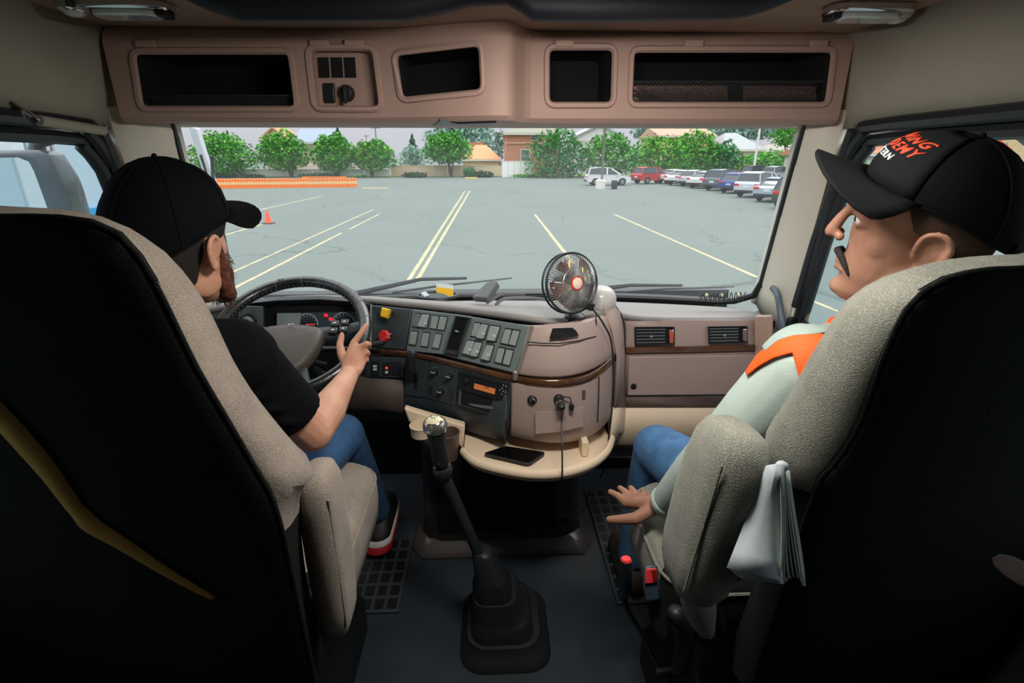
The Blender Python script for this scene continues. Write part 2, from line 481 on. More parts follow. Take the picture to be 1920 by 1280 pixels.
def shrub(x0, x1, ytop, label, Y=79.2, kind='shrub', ybot=335):
    a = aY(x0, ytop, Y); c = aY(x1, ybot, Y); X = (a.x + c.x) / 2; w_ = (c.x - a.x) / 2; h = a.z - G
    tree('shrub', X, Y, [(0, h * .5, w_, h * .5), (-w_ * .4, h * .4, w_ * .6, h * .5), (w_ * .45, h * .4, w_ * .55, h * .45)], kind, label, 'shrub', n=700, ls=.17)
shrub(398, 446, 326, 'low dark shrub at the left of the white wall behind the orange barriers')
shrub(452, 498, 327, 'low dark shrub beside the trunk of the leftmost tree')
shrub(558, 640, 324, 'dark shrub under the third tree from the left')
shrub(668, 688, 328, 'tiny green shrub before the white wall', kind='green')
shrub(752, 802, 322, 'reddish dark shrub before the tan wall')
shrub(868, 893, 312, 'green bushy shrub before the tan wall', kind='dark')
shrub(890, 926, 320, 'dark low shrub left of the white fence')
shrub(960, 1010, 327, 'green weeds at the foot of the white fence', kind='green')
# ---- walls
def yard_wall(x0, x1, ytop, Y, m, label, name='yard_wall', n=8, ybot=335):
    a = aY(x0, ytop, Y); c = aY(x1, ybot, Y); r = empty(name, ((a.x + c.x) / 2, Y, G), label, 'wall')
    L = c.x - a.x; h = a.z - G
    for i in range(n):
        b = MB(); b.box((a.x + L * (i + .5) / n, Y, G + h / 2), (L / n - .05, .2, h)); b.build('panel', m, r, smooth=False, bevel=.02)
    b = MB(); b.box(((a.x + c.x) / 2, Y, G + h + .04), (L, .28, .08)); b.build('coping', m, r, smooth=False)
    return r
yard_wall(340, 732, 318, 82, mat('wall_white', (252, 248, 246), .8, var=.05), 'long white yard wall behind the orange barriers')
yard_wall(732, 944, 311, 82.3, mat('wall_tan', (214, 192, 164), .85, var=.08), 'tan block wall between the white wall and white fence')
yard_wall(941, 999, 303, 80, mat('fence_white', (253, 253, 253), .5), 'bright white vinyl fence in front of the brick house', 'yard_fence', 5)
yard_wall(1200, 1400, 304, 82.5, mat('wall_rose', (178, 150, 126), .85, var=.1), 'brownish block wall behind the parked cars', n=10)
# ---- houses
gls = mat('house_glass', (96, 110, 120), .15)
whm = mat('house_trim', (228, 224, 216), .6)
def house(x0, x1, yeave, ypeak, Y, depth, wallc, roofc, label, kind='hip', wins=(), ridge=.35, ybot=335, extra=None):
    a = aY(x0, yeave, Y); c = aY(x1, yeave, Y); zt = aY(x0, ypeak, Y).z; ze = a.z
    cx = (a.x + c.x) / 2; W = c.x - a.x; cy = Y + depth / 2
    r = empty('house', (cx, cy, G), label, 'house')
    nm = label[:14]
    wm = mat('wall_' + nm, wallc, .85, var=.07, vscale=2)
    rm = mat('roof_' + nm, roofc, .8, var=.1, vscale=3)
    b = MB(); b.box((cx, cy, (G + ze) / 2), (W, depth, ze - G)); b.build('wall', wm, r, smooth=False)
    b = MB(); e = .5
    x0_, x1_, y0_, y1_ = cx - W / 2 - e, cx + W / 2 + e, cy - depth / 2 - e, cy + depth / 2 + e
    if kind == 'hip':
        q = W * ridge / 2
        b.loft([[(x0_, y0_, ze), (x1_, y0_, ze), (x1_, y1_, ze), (x0_, y1_, ze)], [(x0_, y0_, ze + .18), (x1_, y0_, ze + .18), (x1_, y1_, ze + .18), (x0_, y1_, ze + .18)],
                [(cx - q, cy - .05, zt), (cx + q, cy - .05, zt), (cx + q, cy + .05, zt), (cx - q, cy + .05, zt)]])
    elif kind == 'gable_front':
        b.prism([(x0_, y0_, ze - .2), (x0_, y0_, ze + .1), (cx, y0_, zt + .15), (x1_, y0_, ze + .1), (x1_, y0_, ze - .2), (cx, y0_, zt - .2)], (0, depth + 2 * e, 0))
        g = MB(); g.prism([(cx - W / 2, cy - depth / 2, ze), (cx + W / 2, cy - depth / 2, ze), (cx, cy - depth / 2, zt - .1)], (0, depth, 0)); g.build('gable', wm, r, smooth=False)
    else:
        b.prism([(x0_, y0_, ze), (x0_, y0_, ze + .2), (x0_, cy, zt), (x0_, y1_, ze + .2), (x0_, y1_, ze)], (x1_ - x0_, 0, 0))
    b.build('roof', rm, r, smooth=False)
    f = MB(); f.box((cx, y0_, ze - .02), (x1_ - x0_, .12, .26)); f.build('fascia', whm, r, smooth=False)
    for (wx, wy, ww, wh) in wins:
        p = aY(wx, wy, Y); s = Y / FPX
        f = MB(); f.box((p.x, Y - .04, p.z), (ww * s + .2, .12, wh * s + .2)); fo = f.build('window_frame', whm, r, smooth=False)
        g = MB(); g.box((p.x, Y - .1, p.z), (ww * s, .06, wh * s)); g.build('pane', gls, fo, smooth=False)
        fo.location = (0, 0, 0)
    return r
def fixpane(): pass
house(548, 610, 268, 238, 105, 14, (214, 196, 176), (150, 162, 182), 'two-storey cream house with grey-blue solar roof behind the trees', 'side', wins=[(562, 285, 8, 10), (598, 285, 8, 8)])
house(492, 538, 262, 239, 104, 8, (222, 200, 172), (196, 150, 112), 'cream gabled house wing beside the solar roof', 'gable_front')
house(640, 700, 292, 280, 110, 10, (228, 222, 216), (178, 140, 120), 'low white house behind the round tree', 'side')
house(868, 935, 300, 270, 95, 12, (214, 184, 138), (218, 152, 104), 'low yellow house with an orange tiled roof', 'hip', ridge=.3)
bq = empty('chimney_block', (0, 110, G), 'square salmon-coloured block rising behind the orange tiled roof', 'building')
pq = aY(893, 285, 110); b = MB(); b.box((pq.x, 110, (G + aY(893, 268, 110).z) / 2), (2.9, 2, aY(893, 268, 110).z - G)); b.build('wall', mat('salmon', (206, 148, 120), .85), bq, smooth=False)
b = MB(); b.box((pq.x, 110, aY(893, 268, 110).z), (3.1, 2.2, .2)); b.build('cap', mat('salmon2', (186, 140, 118), .85), bq, smooth=False)
house(950, 1050, 251, 222, 90, 14, (190, 130, 104), (150, 150, 136), 'two-storey brick house with a grey-green hip roof', 'hip', ridge=.12, wins=[(985, 291, 14, 18), (1002, 258, 9, 8), (1012, 290, 6, 16)])
HB = [o for o in bpy.data.objects if o.get('label', '').startswith('two-storey brick')][0]
b = MB(); pb = aY(1000, 268, 89.9); b.box((pb.x, 89.9, pb.z), (9.3, .14, .22)); tag(b.build('string_course', mat('course', (214, 170, 140), .8), HB, smooth=False))
house(1072, 1175, 262, 232, 100, 12, (232, 232, 236), (190, 196, 204), 'white gabled house behind the lamp post', 'gable_front', wins=[(1100, 285, 10, 14)])
house(1238, 1338, 256, 236, 98, 12, (222, 190, 150), (196, 158, 138), 'wide tan house with a low pinkish roof above the trees', 'side', wins=[(1290, 262, 12, 6)])
house(1356, 1430, 282, 246, 96, 12, (212, 206, 198), (172, 176, 180), 'grey-roofed house left of the white lamp pole', 'hip', ridge=.3, wins=[(1370, 292, 10, 8)])
house(1462, 1530, 286, 264, 98, 12, (216, 208, 194), (176, 168, 160), 'pale house at the right edge of the windshield', 'hip', ridge=.3)
# ---- poles
def pole(x, ytop, ybase, Y, r_, m, label, name='lamp_post', arm=None, wires=False):
    p0 = aY(x, ytop, Y); rt = empty(name, (p0.x, Y, G), label, 'pole')
    b = MB(); b.cyl((p0.x, Y, G), (p0.x, Y, p0.z), r_, r_ * .7, 10); b.build('shaft', m, rt)
    if arm:
        b = MB(); b.box((p0.x, Y, p0.z - .4), (arm, .12, .14)); b.build('crossarm', m, rt, smooth=False)
    return rt, p0
grey_m = mat('pole_grey', (120, 116, 112), .6)
lp, p0 = pole(1136, 205, 340, 49, .11, grey_m, 'thin grey lamp post on a white base beside the white suv')
b = MB(); b.lathe([(.45, 0), (.45, .75), (.38, .82)], (p0.x - .1, 49, G), seg=16); b.build('base', mat('base_white', (236, 232, 226), .7), lp)
b = MB(); b.lathe([(.26, 0), (.3, .3), (.3, .7), (.24, .78)], (p0.x + 1.1, 48.6, G), seg=14)
tag(b.build('trash_barrel', mat('barrel_black', (44, 50, 56), .6)), 'small dark barrel beside the white lamp post base', 'barrel')
pole(1431, 200, 330, 70, .16, mat('pole_white', (240, 240, 236), .5), 'bright white lamp pole at the right of the windshield')
pole(703, 236, 300, 120, .16, grey_m, 'distant wooden power pole above the round tree', 'power_pole', 2.0)
pole(686, 252, 300, 150, .14, grey_m, 'shorter distant power pole left of the taller one', 'power_pole', 1.6)
def wire(pts, Y, label):
    b = MB(); b.tube([aY(x, y, Y) for x, y in pts], .035, 5); tag(b.build('overhead_wire', grey_m), label, 'wire')
b = MB(); b.tube([aY(1136, 232, 49), aY(1115, 241, 60), aY(1090, 251, 76), aY(1062, 261, 93)], .035, 5); tag(b.build('overhead_wire', grey_m), 'dark overhead wire sloping left from the lamp post', 'wire')
# ---- orange barriers
om = mat('barrier_orange', (255, 136, 16), .45, spec=.4); wmz = mat('reflective_white', (255, 214, 150), .4)
def barrier():
    b = MB(); b.lathe([(.17, 0), (.17, .06), (.13, .08), (.125, .3)], (0, 0, 0), seg=12)
    b.lathe([(.12, .55), (.11, .8), (.07, .84), (.03, .86)], (0, 0, 0), seg=12)
    b.mi = 1; b.lathe([(.126, .3), (.12, .55)], (0, 0, 0), seg=12)
    return b
N = 50
bar0 = barrier().build('traffic_barrel', [om, wmz])
for i in range(N):
    p = aZ(lerp(397, 668, i / (N - 1)), lerp(353.2, 350.5, i / (N - 1)), G)
    o = bar0 if i == 0 else bar0.copy()
    if i: COL.objects.link(o)
    o.location = (p.x, p.y + rnd.uniform(-.05, .05), G); o.scale = (1.05, 1.05, rnd.uniform(.97, 1.04))
    tag(o, 'orange traffic barrel with a pale band in the long row before the white wall', 'traffic barrel', 'orange barrels in the row')
p = aZ(604, 350, G); b = MB(); b.box((p.x, p.y + 1.1, G + .88), (4.4, .08, .12)); b.box((p.x - 2, p.y + 1.1, G + .42), (.08, .3, .84)); b.box((p.x + 2, p.y + 1.1, G + .42), (.08, .3, .84))
tag(b.build('barricade_board', om, smooth=False), 'long orange barricade board behind the traffic barrels', 'barricade')
# ---- cone
p = aZ(504, 419, G); r = empty('traffic_cone', (p.x, p.y, G), 'single orange traffic cone on a dark base in the open lot', 'cone')
b = MB(); b.lathe([(.17, .03), (.15, .06), (.03, .56), (.015, .57)], (p.x, p.y, G), seg=20); b.build('cone_body', mat('cone_orange', (255, 84, 24), .5), r)
b = MB(); b.box((p.x, p.y, G + .02), (.44, .44, .05)); b.build('base', mat('cone_base', (60, 60, 62), .8), r, bevel=.02)

# ---- cars
tyre = mat('tyre', (26, 28, 30), .85); rim = mat('wheel_rim', (150, 154, 158), .35, .7)
cgl = mat('car_glass', (46, 60, 68), .08, spec=.8)
tl_m = mat('tail_lamp', (214, 34, 36), .25); hl_m = mat('head_lamp', (230, 232, 236), .15); plate_m = mat('plate', (226, 230, 232), .5)
trim_m = mat('car_trim', (34, 38, 42), .6)
PROF = {
 'suv': dict(L=4.6, W=1.86, body=[(-2.3, .42), (-2.3, .95), (-2.2, 1.12), (1.0, 1.08), (2.1, .95), (2.3, .72), (2.3, .4)], roof=[(-2.2, 1.1), (-2.0, 1.62), (-1.2, 1.72), (.2, 1.68), (1.15, 1.08)], wr=.36, wb=(-1.4, 1.4)),
 'sedan': dict(L=4.7, W=1.8, body=[(-2.35, .36), (-2.35, .88), (-2.2, 1.0), (-1.5, 1.0), (1.1, .95), (2.15, .8), (2.35, .62), (2.35, .34)], roof=[(-1.7, .98), (-.95, 1.38), (-.2, 1.45), (.4, 1.42), (1.25, .95)], wr=.33, wb=(-1.4, 1.42)),
 'hatch': dict(L=4.1, W=1.76, body=[(-2.05, .38), (-2.08, .85), (-2.0, 1.0), (1.0, .96), (1.9, .82), (2.05, .6), (2.05, .36)], roof=[(-1.95, .98), (-1.6, 1.42), (-.8, 1.52), (.1, 1.48), (1.1, .96)], wr=.32, wb=(-1.25, 1.25)),
}
def make_car(kind, colour, cname):
    P = PROF[kind]; W = P['W']; r = empty('car')
    pm = mat('paint_' + cname, colour, .28, .15, coat=.6)
    b = MB(); prof = P['body']
    # body outline with wheel arches along the bottom
    bot = []
    for wx in (P['wb'][1], P['wb'][0]):
        R = P['wr'] + .07
        for k in range(9):
            a = math.pi * k / 8; bot.append((wx + R * math.cos(a), .36 + R * math.sin(a) * .95))
    outline = [(x, z) for x, z in prof] + bot
    def ring(y, s, dz=0): return [V((x * s, y, z + dz)) for x, z in outline]
    b.loft([ring(-W / 2 + .05, .97), ring(-W / 2, 1), ring(W / 2, 1), ring(W / 2 - .05, .97)][:4], cap=True)
    b.build('body', pm, r, bevel=.03, angle=35, loc=(0, 0, 0))
    # greenhouse
    rf = P['roof']; n = len(rf)
    g = MB(); bl = [V((x, 0, z)) for x, z in rf]
    def rr(sy, ins): return [V((x, sy * (W / 2 - .06 - (z - rf[0][1]) * ins), z)) for x, z in rf]
    g.loft([rr(-1, .28), rr(1, .28)], cap=True); g.build('windows', cgl, r, angle=25, loc=(0, 0, 0))
    rb = MB(); top = [(x, z) for x, z in rf if z > rf[0][1] + .3]
    rb.loft([[V((x, s * (W / 2 - .06 - (z - rf[0][1]) * .28 + .01), z + .02)) for s in (-1, 1)] for x, z in top], closed=False)
    rb.build('roof_panel', pm, r, thick=.05, off=1, loc=(0, 0, 0))
    for s in (-1, 1):
        pb_ = MB()
        for (xa, za), (xb, zb) in ((rf[0], top[0]), (rf[-1], top[-1]), ((-.25, rf[0][1]), (-.2, rf[len(rf) // 2][1]))):
            ya = s * (W / 2 - .05 - (za - rf[0][1]) * .28); yb = s * (W / 2 - .05 - (zb - rf[0][1]) * .28)
            pb_.tube([(xa, ya, za), (xb, yb, zb)], .06, 6, flat=.4)
        pb_.build('pillar', pm, r, loc=(0, 0, 0))
    for wx in P['wb']:
        for s in (-1, 1):
            wv = MB(); y = s * (W / 2 - .12)
            wv.lathe([(P['wr'] * .6, -.1), (P['wr'] * .95, -.1), (P['wr'], -.07), (P['wr'], .07), (P['wr'] * .95, .1), (P['wr'] * .6, .1)], (wx, y, P['wr']), (0, 1, 0), 18)
            wo = wv.build('wheel', tyre, r, loc=(0, 0, 0))
            rv = MB(); rv.lathe([(.02, .02), (P['wr'] * .62, .0), (P['wr'] * .64, -.04)], (wx, y + s * .1, P['wr']), (0, s, 0), 12); rv.build('hubcap', rim, wo, loc=(0, 0, 0))
    for s in (-1, 1):
        t = MB(); t.box((-P['L'] / 2 + .02, s * (W / 2 - .2), .88), (.1, .34, .16)); t.build('tail_light', tl_m, r, bevel=.02, loc=(0, 0, 0))
        t = MB(); t.box((P['L'] / 2 - .08, s * (W / 2 - .22), .68), (.16, .36, .13)); t.build('headlight', hl_m, r, bevel=.02, loc=(0, 0, 0))
        t = MB(); t.box((.85, s * (W / 2 + .08), 1.02), (.12, .2, .13)); t.build('door_mirror', pm, r, bevel=.03, loc=(0, 0, 0))
    t = MB(); t.box((-P['L'] / 2 - .01, 0, .75), (.03, .42, .16)); t.build('number_plate', plate_m, r, smooth=False, loc=(0, 0, 0))
    t = MB(); t.box((-P['L'] / 2, 0, .45), (.12, W * .92, .16)); t.build('bumper', trim_m, r, bevel=.03, loc=(0, 0, 0))
    return r
def car(kind, colour, cname, px, py, head, label, cat='car'):
    o = make_car(kind, colour, cname); p = aZ(px, py, G)
    o.location = (p.x, p.y, G + .0); o.rotation_euler.z = math.radians(head)
    tag(o, label, cat, 'cars parked in the lot'); return o
car('suv', (236, 238, 240), 'white', 1138, 347, 0, 'white suv parked side-on behind the lamp post', 'suv')
car('suv', (196, 44, 40), 'red', 1222, 344, 24, 'bright red suv at the far end of the car row', 'suv')
car('sedan', (226, 230, 234), 'white2', 1264, 343.5, 30, 'white sedan next to the red suv')
car('sedan', (238, 240, 242), 'white', 1284, 346.5, 32, 'second white sedan from the red suv')
car('hatch', (196, 202, 208), 'silver', 1307, 349, 34, 'silver hatchback between two white cars')
car('sedan', (240, 242, 244), 'white', 1328, 352, 34, 'white sedan left of the dark grey car')
car('suv', (96, 108, 116), 'grey', 1360, 356, 34, 'dark grey suv in the middle of the car row', 'suv')
car('hatch', (34, 76, 156), 'blue', 1388, 361, 36, 'small blue hatchback in the car row')
car('suv', (206, 214, 220), 'silver2', 1424, 368, 38, 'silver suv right of the blue hatchback', 'suv')
car('sedan', (176, 192, 206), 'paleblue', 1462, 376, 40, 'pale blue sedan near the windshield pillar')
car('suv', (52, 58, 56), 'black', 1502, 388, 42, 'dark pickup-like suv half hidden by the windshield pillar', 'suv')
car('suv', (84, 50, 56), 'maroon', 1420, 336, 20, 'dark maroon suv in the back row of cars', 'suv')
car('suv', (170, 182, 190), 'silver3', 1462, 340, 20, 'silver van-like suv in the back row', 'suv')
car('sedan', (150, 160, 170), 'greyb', 1575, 360, 10, 'grey sedan seen low through the front of the passenger window')
car('sedan', (206, 210, 216), 'silver', 1640, 330, 10, 'silver sedan above the passenger cap bill')
car('suv', (60, 66, 80), 'navy', 1955, 378, 12, 'dark suv behind the back of the passenger cap', 'suv')
car('suv', (170, 174, 182), 'silverb', 1900, 345, 14, 'grey suv furthest right through the passenger window', 'suv')
car('sedan', (228, 230, 232), 'white', 1860, 332, 12, 'white sedan behind the orange placard')
# buildings seen through the passenger window
house(1560, 1680, 290, 262, 62, 10, (226, 220, 212), (206, 142, 108), 'low white building with an orange-brown roof in the passenger window', 'side', ybot=335)
house(1704, 1960, 214, 190, 62, 14, (224, 192, 142), (150, 140, 130), 'tall tan building above the passenger cap', 'side', wins=[(1765, 258, 22, 22), (1820, 258, 14, 20)])
tree('street_tree', aY(1580, 300, 58).x, 58, [(0, 2.4, 2.2, 2.0), (1.4, 1.8, 1.5, 1.4)], 'green', 'green tree at the front corner of the passenger window', 'tree', [([(0, 0), (.1, 1.5)], .14)], n=1400)
tree('shrub', aY(1650, 320, 55).x, 55, [(0, .8, 5, .8)], 'dark', 'long green hedge before the low white building', 'shrub', n=1300, ls=.16)
# white trailer with blue stripe beside the truck (left)
tr = empty('box_trailer', (-4.6, 3.5, G), 'white box trailer with a blue stripe through the driver window', 'trailer')
wt = mat('trailer_white', (206, 216, 220), .4, var=.04); wt2 = mat('trailer_blue_grey', (176, 196, 208), .4)
for i in range(16):
    b = MB(); b.box((-4.62, -8.55 + i * 1.05, .95), (.1, 1.02, 3.2)); b.build('side_panel', wt if i % 2 else wt2, tr, smooth=False, bevel=.01)
b = MB(); b.box((-4.55, -.6, .78), (.06, 16.6, .12)); b.build('stripe', mat('stripe_blue', (28, 148, 204), .4), tr, smooth=False)
b = MB(); b.box((-4.55, -.6, .62), (.06, 16.6, .09)); b.build('stripe', mat('stripe_lblue', (96, 176, 212), .4), tr, smooth=False)
b = MB(); b.box((-5.9, -.6, .95), (2.5, 16.6, 3.24)); b.build('box', wt, tr, smooth=False)
b = MB(); b.box((-5.9, -.6, -.78), (2.3, 16, .25)); b.build('chassis', trim_m, tr, smooth=False)
for y in (-6.5, -5.2):
    for x in (-4.85, -6.9):
        b = MB(); b.cyl((x - .14, y, G + .5), (x + .14, y, G + .5), .5, seg=20); b.build('wheel', tyre, tr)
# ================================================================ CAB SHELL
beige = mat('beige_panel', (158, 155, 140), .75, bump=.25, bscale=500, var=.06, vscale=3)
beige_r = mat('rose_beige_plastic', (172, 144, 132), .6, bump=.2, bscale=600)
pillar_m = mat('pillar_plastic', (232, 230, 214), .55, bump=.15, bscale=500)
pillar_p = mat('pillar_pink', (196, 168, 150), .6)
rubber = mat('seal_rubber', (30, 36, 40), .45, spec=.5)
blackp = mat('black_plastic', (24, 28, 31), .45, bump=.15, bscale=500)
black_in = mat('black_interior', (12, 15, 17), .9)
dark_fl = mat('dark_floor_mat', (38, 48, 56), .55, bump=.3, bscale=90, var=.3, vscale=5)
chrome = mat('chrome', (210, 212, 214), .12, 1.0)
struct = lambda o: tag(o, kind='structure')

def cut(obj, cutters):
    for c in cutters:
        q = obj.modifiers.new('b', 'BOOLEAN'); q.operation = 'DIFFERENCE'; q.solver = 'EXACT'; q.object = c
        try: q.material_mode = 'TRANSFER'
        except Exception: pass
    bpy.context.view_layer.update()
    dg = bpy.context.evaluated_depsgraph_get()
    me = bpy.data.meshes.new_from_object(obj.evaluated_get(dg))
    old = obj.data; obj.modifiers.clear(); obj.data = me; me.name = obj.name
    for c in cutters: bpy.data.objects.remove(c)
    return obj

# floor
b = MB(); b.box((0, .15, -.03), (2.0, 3.8, .06)); struct(b.build('floor', dark_fl, smooth=False))
b = MB(); b.grid([[(-.9, -1.7, 1.665), (.9, -1.7, 1.665)], [(-.9, 1.42, 1.665), (.9, 1.42, 1.665)]])
struct(b.build('ceiling', mat('headliner', (164, 142, 124), .9, bump=.3, bscale=400), smooth=False, thick=.05, off=-1))
b = MB(); b.box((0, -1.74, .8), (2.1, .08, 1.8)); struct(b.build('wall_back', beige, smooth=False))
b = MB(); b.box((0, 2.08, .4), (2.0, .06, .92)); struct(b.build('wall_front', blackp, smooth=False))
def side(s, name, side_name):
    """s=-1 left, +1 right; wall built from panels round the door window"""
    W = .95
    def strip(rows, nm, m, t=.03):
        b = MB(); b.grid([[V((s * x, y, z)) for x, y, z in r] for r in rows]); o = b.build(nm, m, thick=t, off=1 if s > 0 else -1, angle=60, recalc=False); return struct(o)
    # the whole upper side (roof side panel)
    strip([[(W, -1.72, 1.44), (W, .0, 1.44), (W, 1.15, 1.44), (.93, 1.40, 1.45), (.87, 1.5, 1.46)],
           [(.93, -1.72, 1.52), (.93, .0, 1.52), (.925, 1.15, 1.52), (.91, 1.40, 1.52), (.86, 1.47, 1.5)],
           [(.88, -1.72, 1.665), (.88, .0, 1.665), (.88, 1.15, 1.665), (.88, 1.40, 1.665), (.86, 1.42, 1.665)]], 'wall_' + name, beige)
    strip([[(W, -1.72, 0), (W, .1, 0)], [(W, -1.72, 1.46), (W, .1, 1.46)]], 'wall_' + name + '_rear', beige)
    strip([[(.97, .08, 0), (.97, 1.7, 0), (.97, 2.05, 0)], [(.97, .08, .6), (.97, 1.7, .6), (.97, 2.05, .6)], [(.94, .08, .88), (.965, 1.7, .88), (.97, 2.05, .70)]], 'door_' + ('1' if s < 0 else '2'), mat('door_panel', (120, 112, 104), .7, bump=.2))
    return
side(-1, 'left', 'left'); side(1, 'right', 'right')
# windshield opening
def WS(u, v):
    """u -1..1 across, v 0 bottom..1 top"""
    k = 1 - abs(u) ** 2.2
    xb = lerp(-.93, .955, (u + 1) / 2); xt = lerp(-.80, .845, (u + 1) / 2)
    yb = lerp(1.75, 2.0, k); yt = lerp(1.45, 1.53, k)
    zb = lerp(.885, .862, k); zt = 1.485
    return V((lerp(xb, xt, v), lerp(yb, yt, v), lerp(zb, zt, v)))
b = MB(); b.grid([[WS(-1 + 2 * i / 16, v) for i in range(17)] for v in (0, .25, .5, .75, 1)])
struct(b.build('window_1', glass('windshield_glass', .045, (250, 255, 253), .05), recalc=False))
edge = []
for i in range(21): edge.append(WS(-1 + .12 * 0 + 2 * i / 20, 1))
right_e = [WS(1, v) for v in (.9, .7, .5, .3, .16)] + [WS(.985, .06), WS(.93, .012)]
bot = [WS(.88 - 1.76 * i / 20, 0) for i in range(21)]
left_e = [WS(-.93, .012), WS(-.985, .06)] + [WS(-1, v) for v in (.16, .3, .5, .7, .9)]
loopp = [p + V((0, -.012, 0)) for p in edge + right_e + bot + left_e]
b = MB(); b.tube(loopp, .0115, 8, loop=True); struct(b.build('trim_1', rubber))
b = MB(); b.tube([p + V((0, .01, -.012)) for p in bot], .022, 8, cap=True); struct(b.build('trim_2', rubber))
# filled lower corners outside gasket (black frit)
# A pillars : from windshield edge to door frame
def pillar(s, name):
    f = lambda p: p
    rows = []
    for v, (xo, yo) in ((1.02, (.925, 1.40)), (.8, (.93, 1.425)), (.55, (.938, 1.455)), (.3, (.95, 1.49)), (.1, (.957, 1.52)), (-.05, (.96, 1.54))):
        e = WS(s * 1.0, max(0, v)); z = e.z if v >= 0 else .85
        ins = V((-s * .012, -.02, 0))
        rows.append([e + V((0, .02, 0)), e + ins + V((s * .012, 0, 0)), V((lerp(e.x, s * xo, .5) - s * .012, lerp(e.y, yo, .5) - .01, z)), V((s * xo - s * .006, yo, z)), V((s * (xo + .03), yo + .02, z))])
    b = MB(); b.grid(rows); o = b.build(name, pillar_m, thick=.01, off=0); struct(o)
    # black seal and door frame strip
    b = MB(); b.tube([V((s * .925, 1.36, 1.445)), V((s * .932, 1.395, 1.36)), V((s * .945, 1.43, 1.15)), V((s * .955, 1.47, .95)), V((s * .96, 1.50, .8))], .016, 8); struct(b.build('trim_3' if s < 0 else 'trim_4', rubber))
    b = MB(); b.grid([[V((s * .955, 1.47, 1.42)), V((s * .95, 1.40, 1.42))], [V((s * .965, 1.52, .86)), V((s * .96, 1.45, .86))]]); struct(b.build('trim_5' if s < 0 else 'trim_6', pillar_p, thick=.01, off=0))
pillar(-1, 'wall_pillar_left'); pillar(1, 'wall_pillar_right')
# door windows with black frames
for s, wn, tn in ((-1, 'window_2', 'trim_7'), (1, 'window_3', 'trim_8')):
    ol = [(.12, .90), (.12, 1.40), (.2, 1.425), (1.24, 1.425), (1.33, 1.405), (1.375, 1.35), (1.42, 1.15), (1.45, .95), (1.45, .90)]
    yz = catmull([(0, a, c) for a, c in ol[1:6]], 3)
    ringp = [V((s * (.952), a, c)) for _, a, c in [(0, *ol[0])] + [(0, p.y, p.z) for p in yz] + [(0, *q) for q in ol[6:]]]
    b = MB(); b.tube(ringp, (.016), 8, loop=True); struct(b.build(tn, rubber))
    b = MB(); b.tube([p + V((-s * .02, -.0, .03)) if p.z > 1.38 else p + V((-s * .012, .028, .0)) for p in ringp[1:-1] ], .016, 8); struct(b.build('trim_9' if s < 0 else 'trim_10', rubber))
    b = MB(); b._f([b.bm.verts.new(p + V((s * .004, 0, 0))) for p in ringp])
    struct(b.build(wn, glass('door_glass', .02, (240, 252, 255), .05), smooth=False, recalc=False))
# ---- overhead console
oc = empty('overhead_console', (0, 1.4, 1.55), 'rose-beige overhead console with open storage cubbies above the windshield', 'overhead console')
path = catmull([(-.875, 1.37, 0), (-.6, 1.37, 0), (-.27, 1.368, 0), (-.12, 1.325, 0), (-.02, 1.29, 0), (.025, 1.282, 0), (.055, 1.292, 0), (.078, 1.335, 0), (.1, 1.362, 0), (.16, 1.37, 0), (.6, 1.37, 0), (.885, 1.37, 0)], 5)
rows = []
for p in path:
    k = abs(p.x) / .88
    rows.append([V((p.x, 1.62, 1.462)), V((p.x, p.y + .012, 1.462)), V((p.x, p.y + .001, 1.472)), V((p.x, p.y - .002, 1.50)), V((p.x, p.y - .002, 1.63)), V((p.x, p.y + .006, 1.65)), V((p.x, p.y + .02, 1.664)), V((p.x, 1.62, 1.664))])
b = MB(); b.loft(rows, cap=True)
body = b.build('body', [beige_r, black_in], oc, angle=35)
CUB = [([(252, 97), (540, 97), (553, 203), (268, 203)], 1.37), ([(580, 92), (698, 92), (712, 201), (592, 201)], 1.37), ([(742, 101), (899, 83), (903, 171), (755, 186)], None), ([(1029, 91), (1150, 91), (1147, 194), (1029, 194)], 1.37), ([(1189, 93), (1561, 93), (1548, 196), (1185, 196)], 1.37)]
def face_pt(px, py):
    for Yt in (1.37,):
        p = aY(px, py, Yt)
        for _ in range(6):
            i = min(range(len(path) - 1), key=lambda i: abs((path[i].x + path[i + 1].x) / 2 - p.x))
            a, c = path[i], path[i + 1]; t = max(0, min(1, (p.x - a.x) / (c.x - a.x))); p = aY(px, py, lerp(a.y, c.y, t) - .002)
    return p
def round_poly(P, r, n=3):
    out = []
    for i in range(len(P)):
        a, c, d = P[i - 1], P[i], P[(i + 1) % len(P)]
        u = (a - c).normalized() * r; w_ = (d - c).normalized() * r
        for k in range(n + 1):
            t = k / n; out.append(c + u * (1 - t) ** 2 + w_ * t ** 2)
    return out
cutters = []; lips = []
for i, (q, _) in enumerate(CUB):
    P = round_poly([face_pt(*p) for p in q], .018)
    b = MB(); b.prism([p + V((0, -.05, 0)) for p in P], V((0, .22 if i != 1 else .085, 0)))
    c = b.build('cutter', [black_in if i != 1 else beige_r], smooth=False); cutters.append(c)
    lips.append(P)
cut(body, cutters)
for i, P in enumerate(lips):
    c = sum(P, V((0, 0, 0))) / len(P)
    b = MB(); b.tube([c + (p - c) * 1.0 + V((0, .001, 0)) + (p - c).normalized() * .006 for p in P], .008, 6, loop=True); b.build('cubby_rim', beige_r, body)
# hinge-like tabs on rims
for px in (275, 600, 665, 1058, 1300, 1533):
    p = face_pt(px, 84); b = MB(); b.box(p + V((0, -.004, .002)), (.045, .01, .016)); b.build('clip_tab', beige_r, oc, bevel=.003)
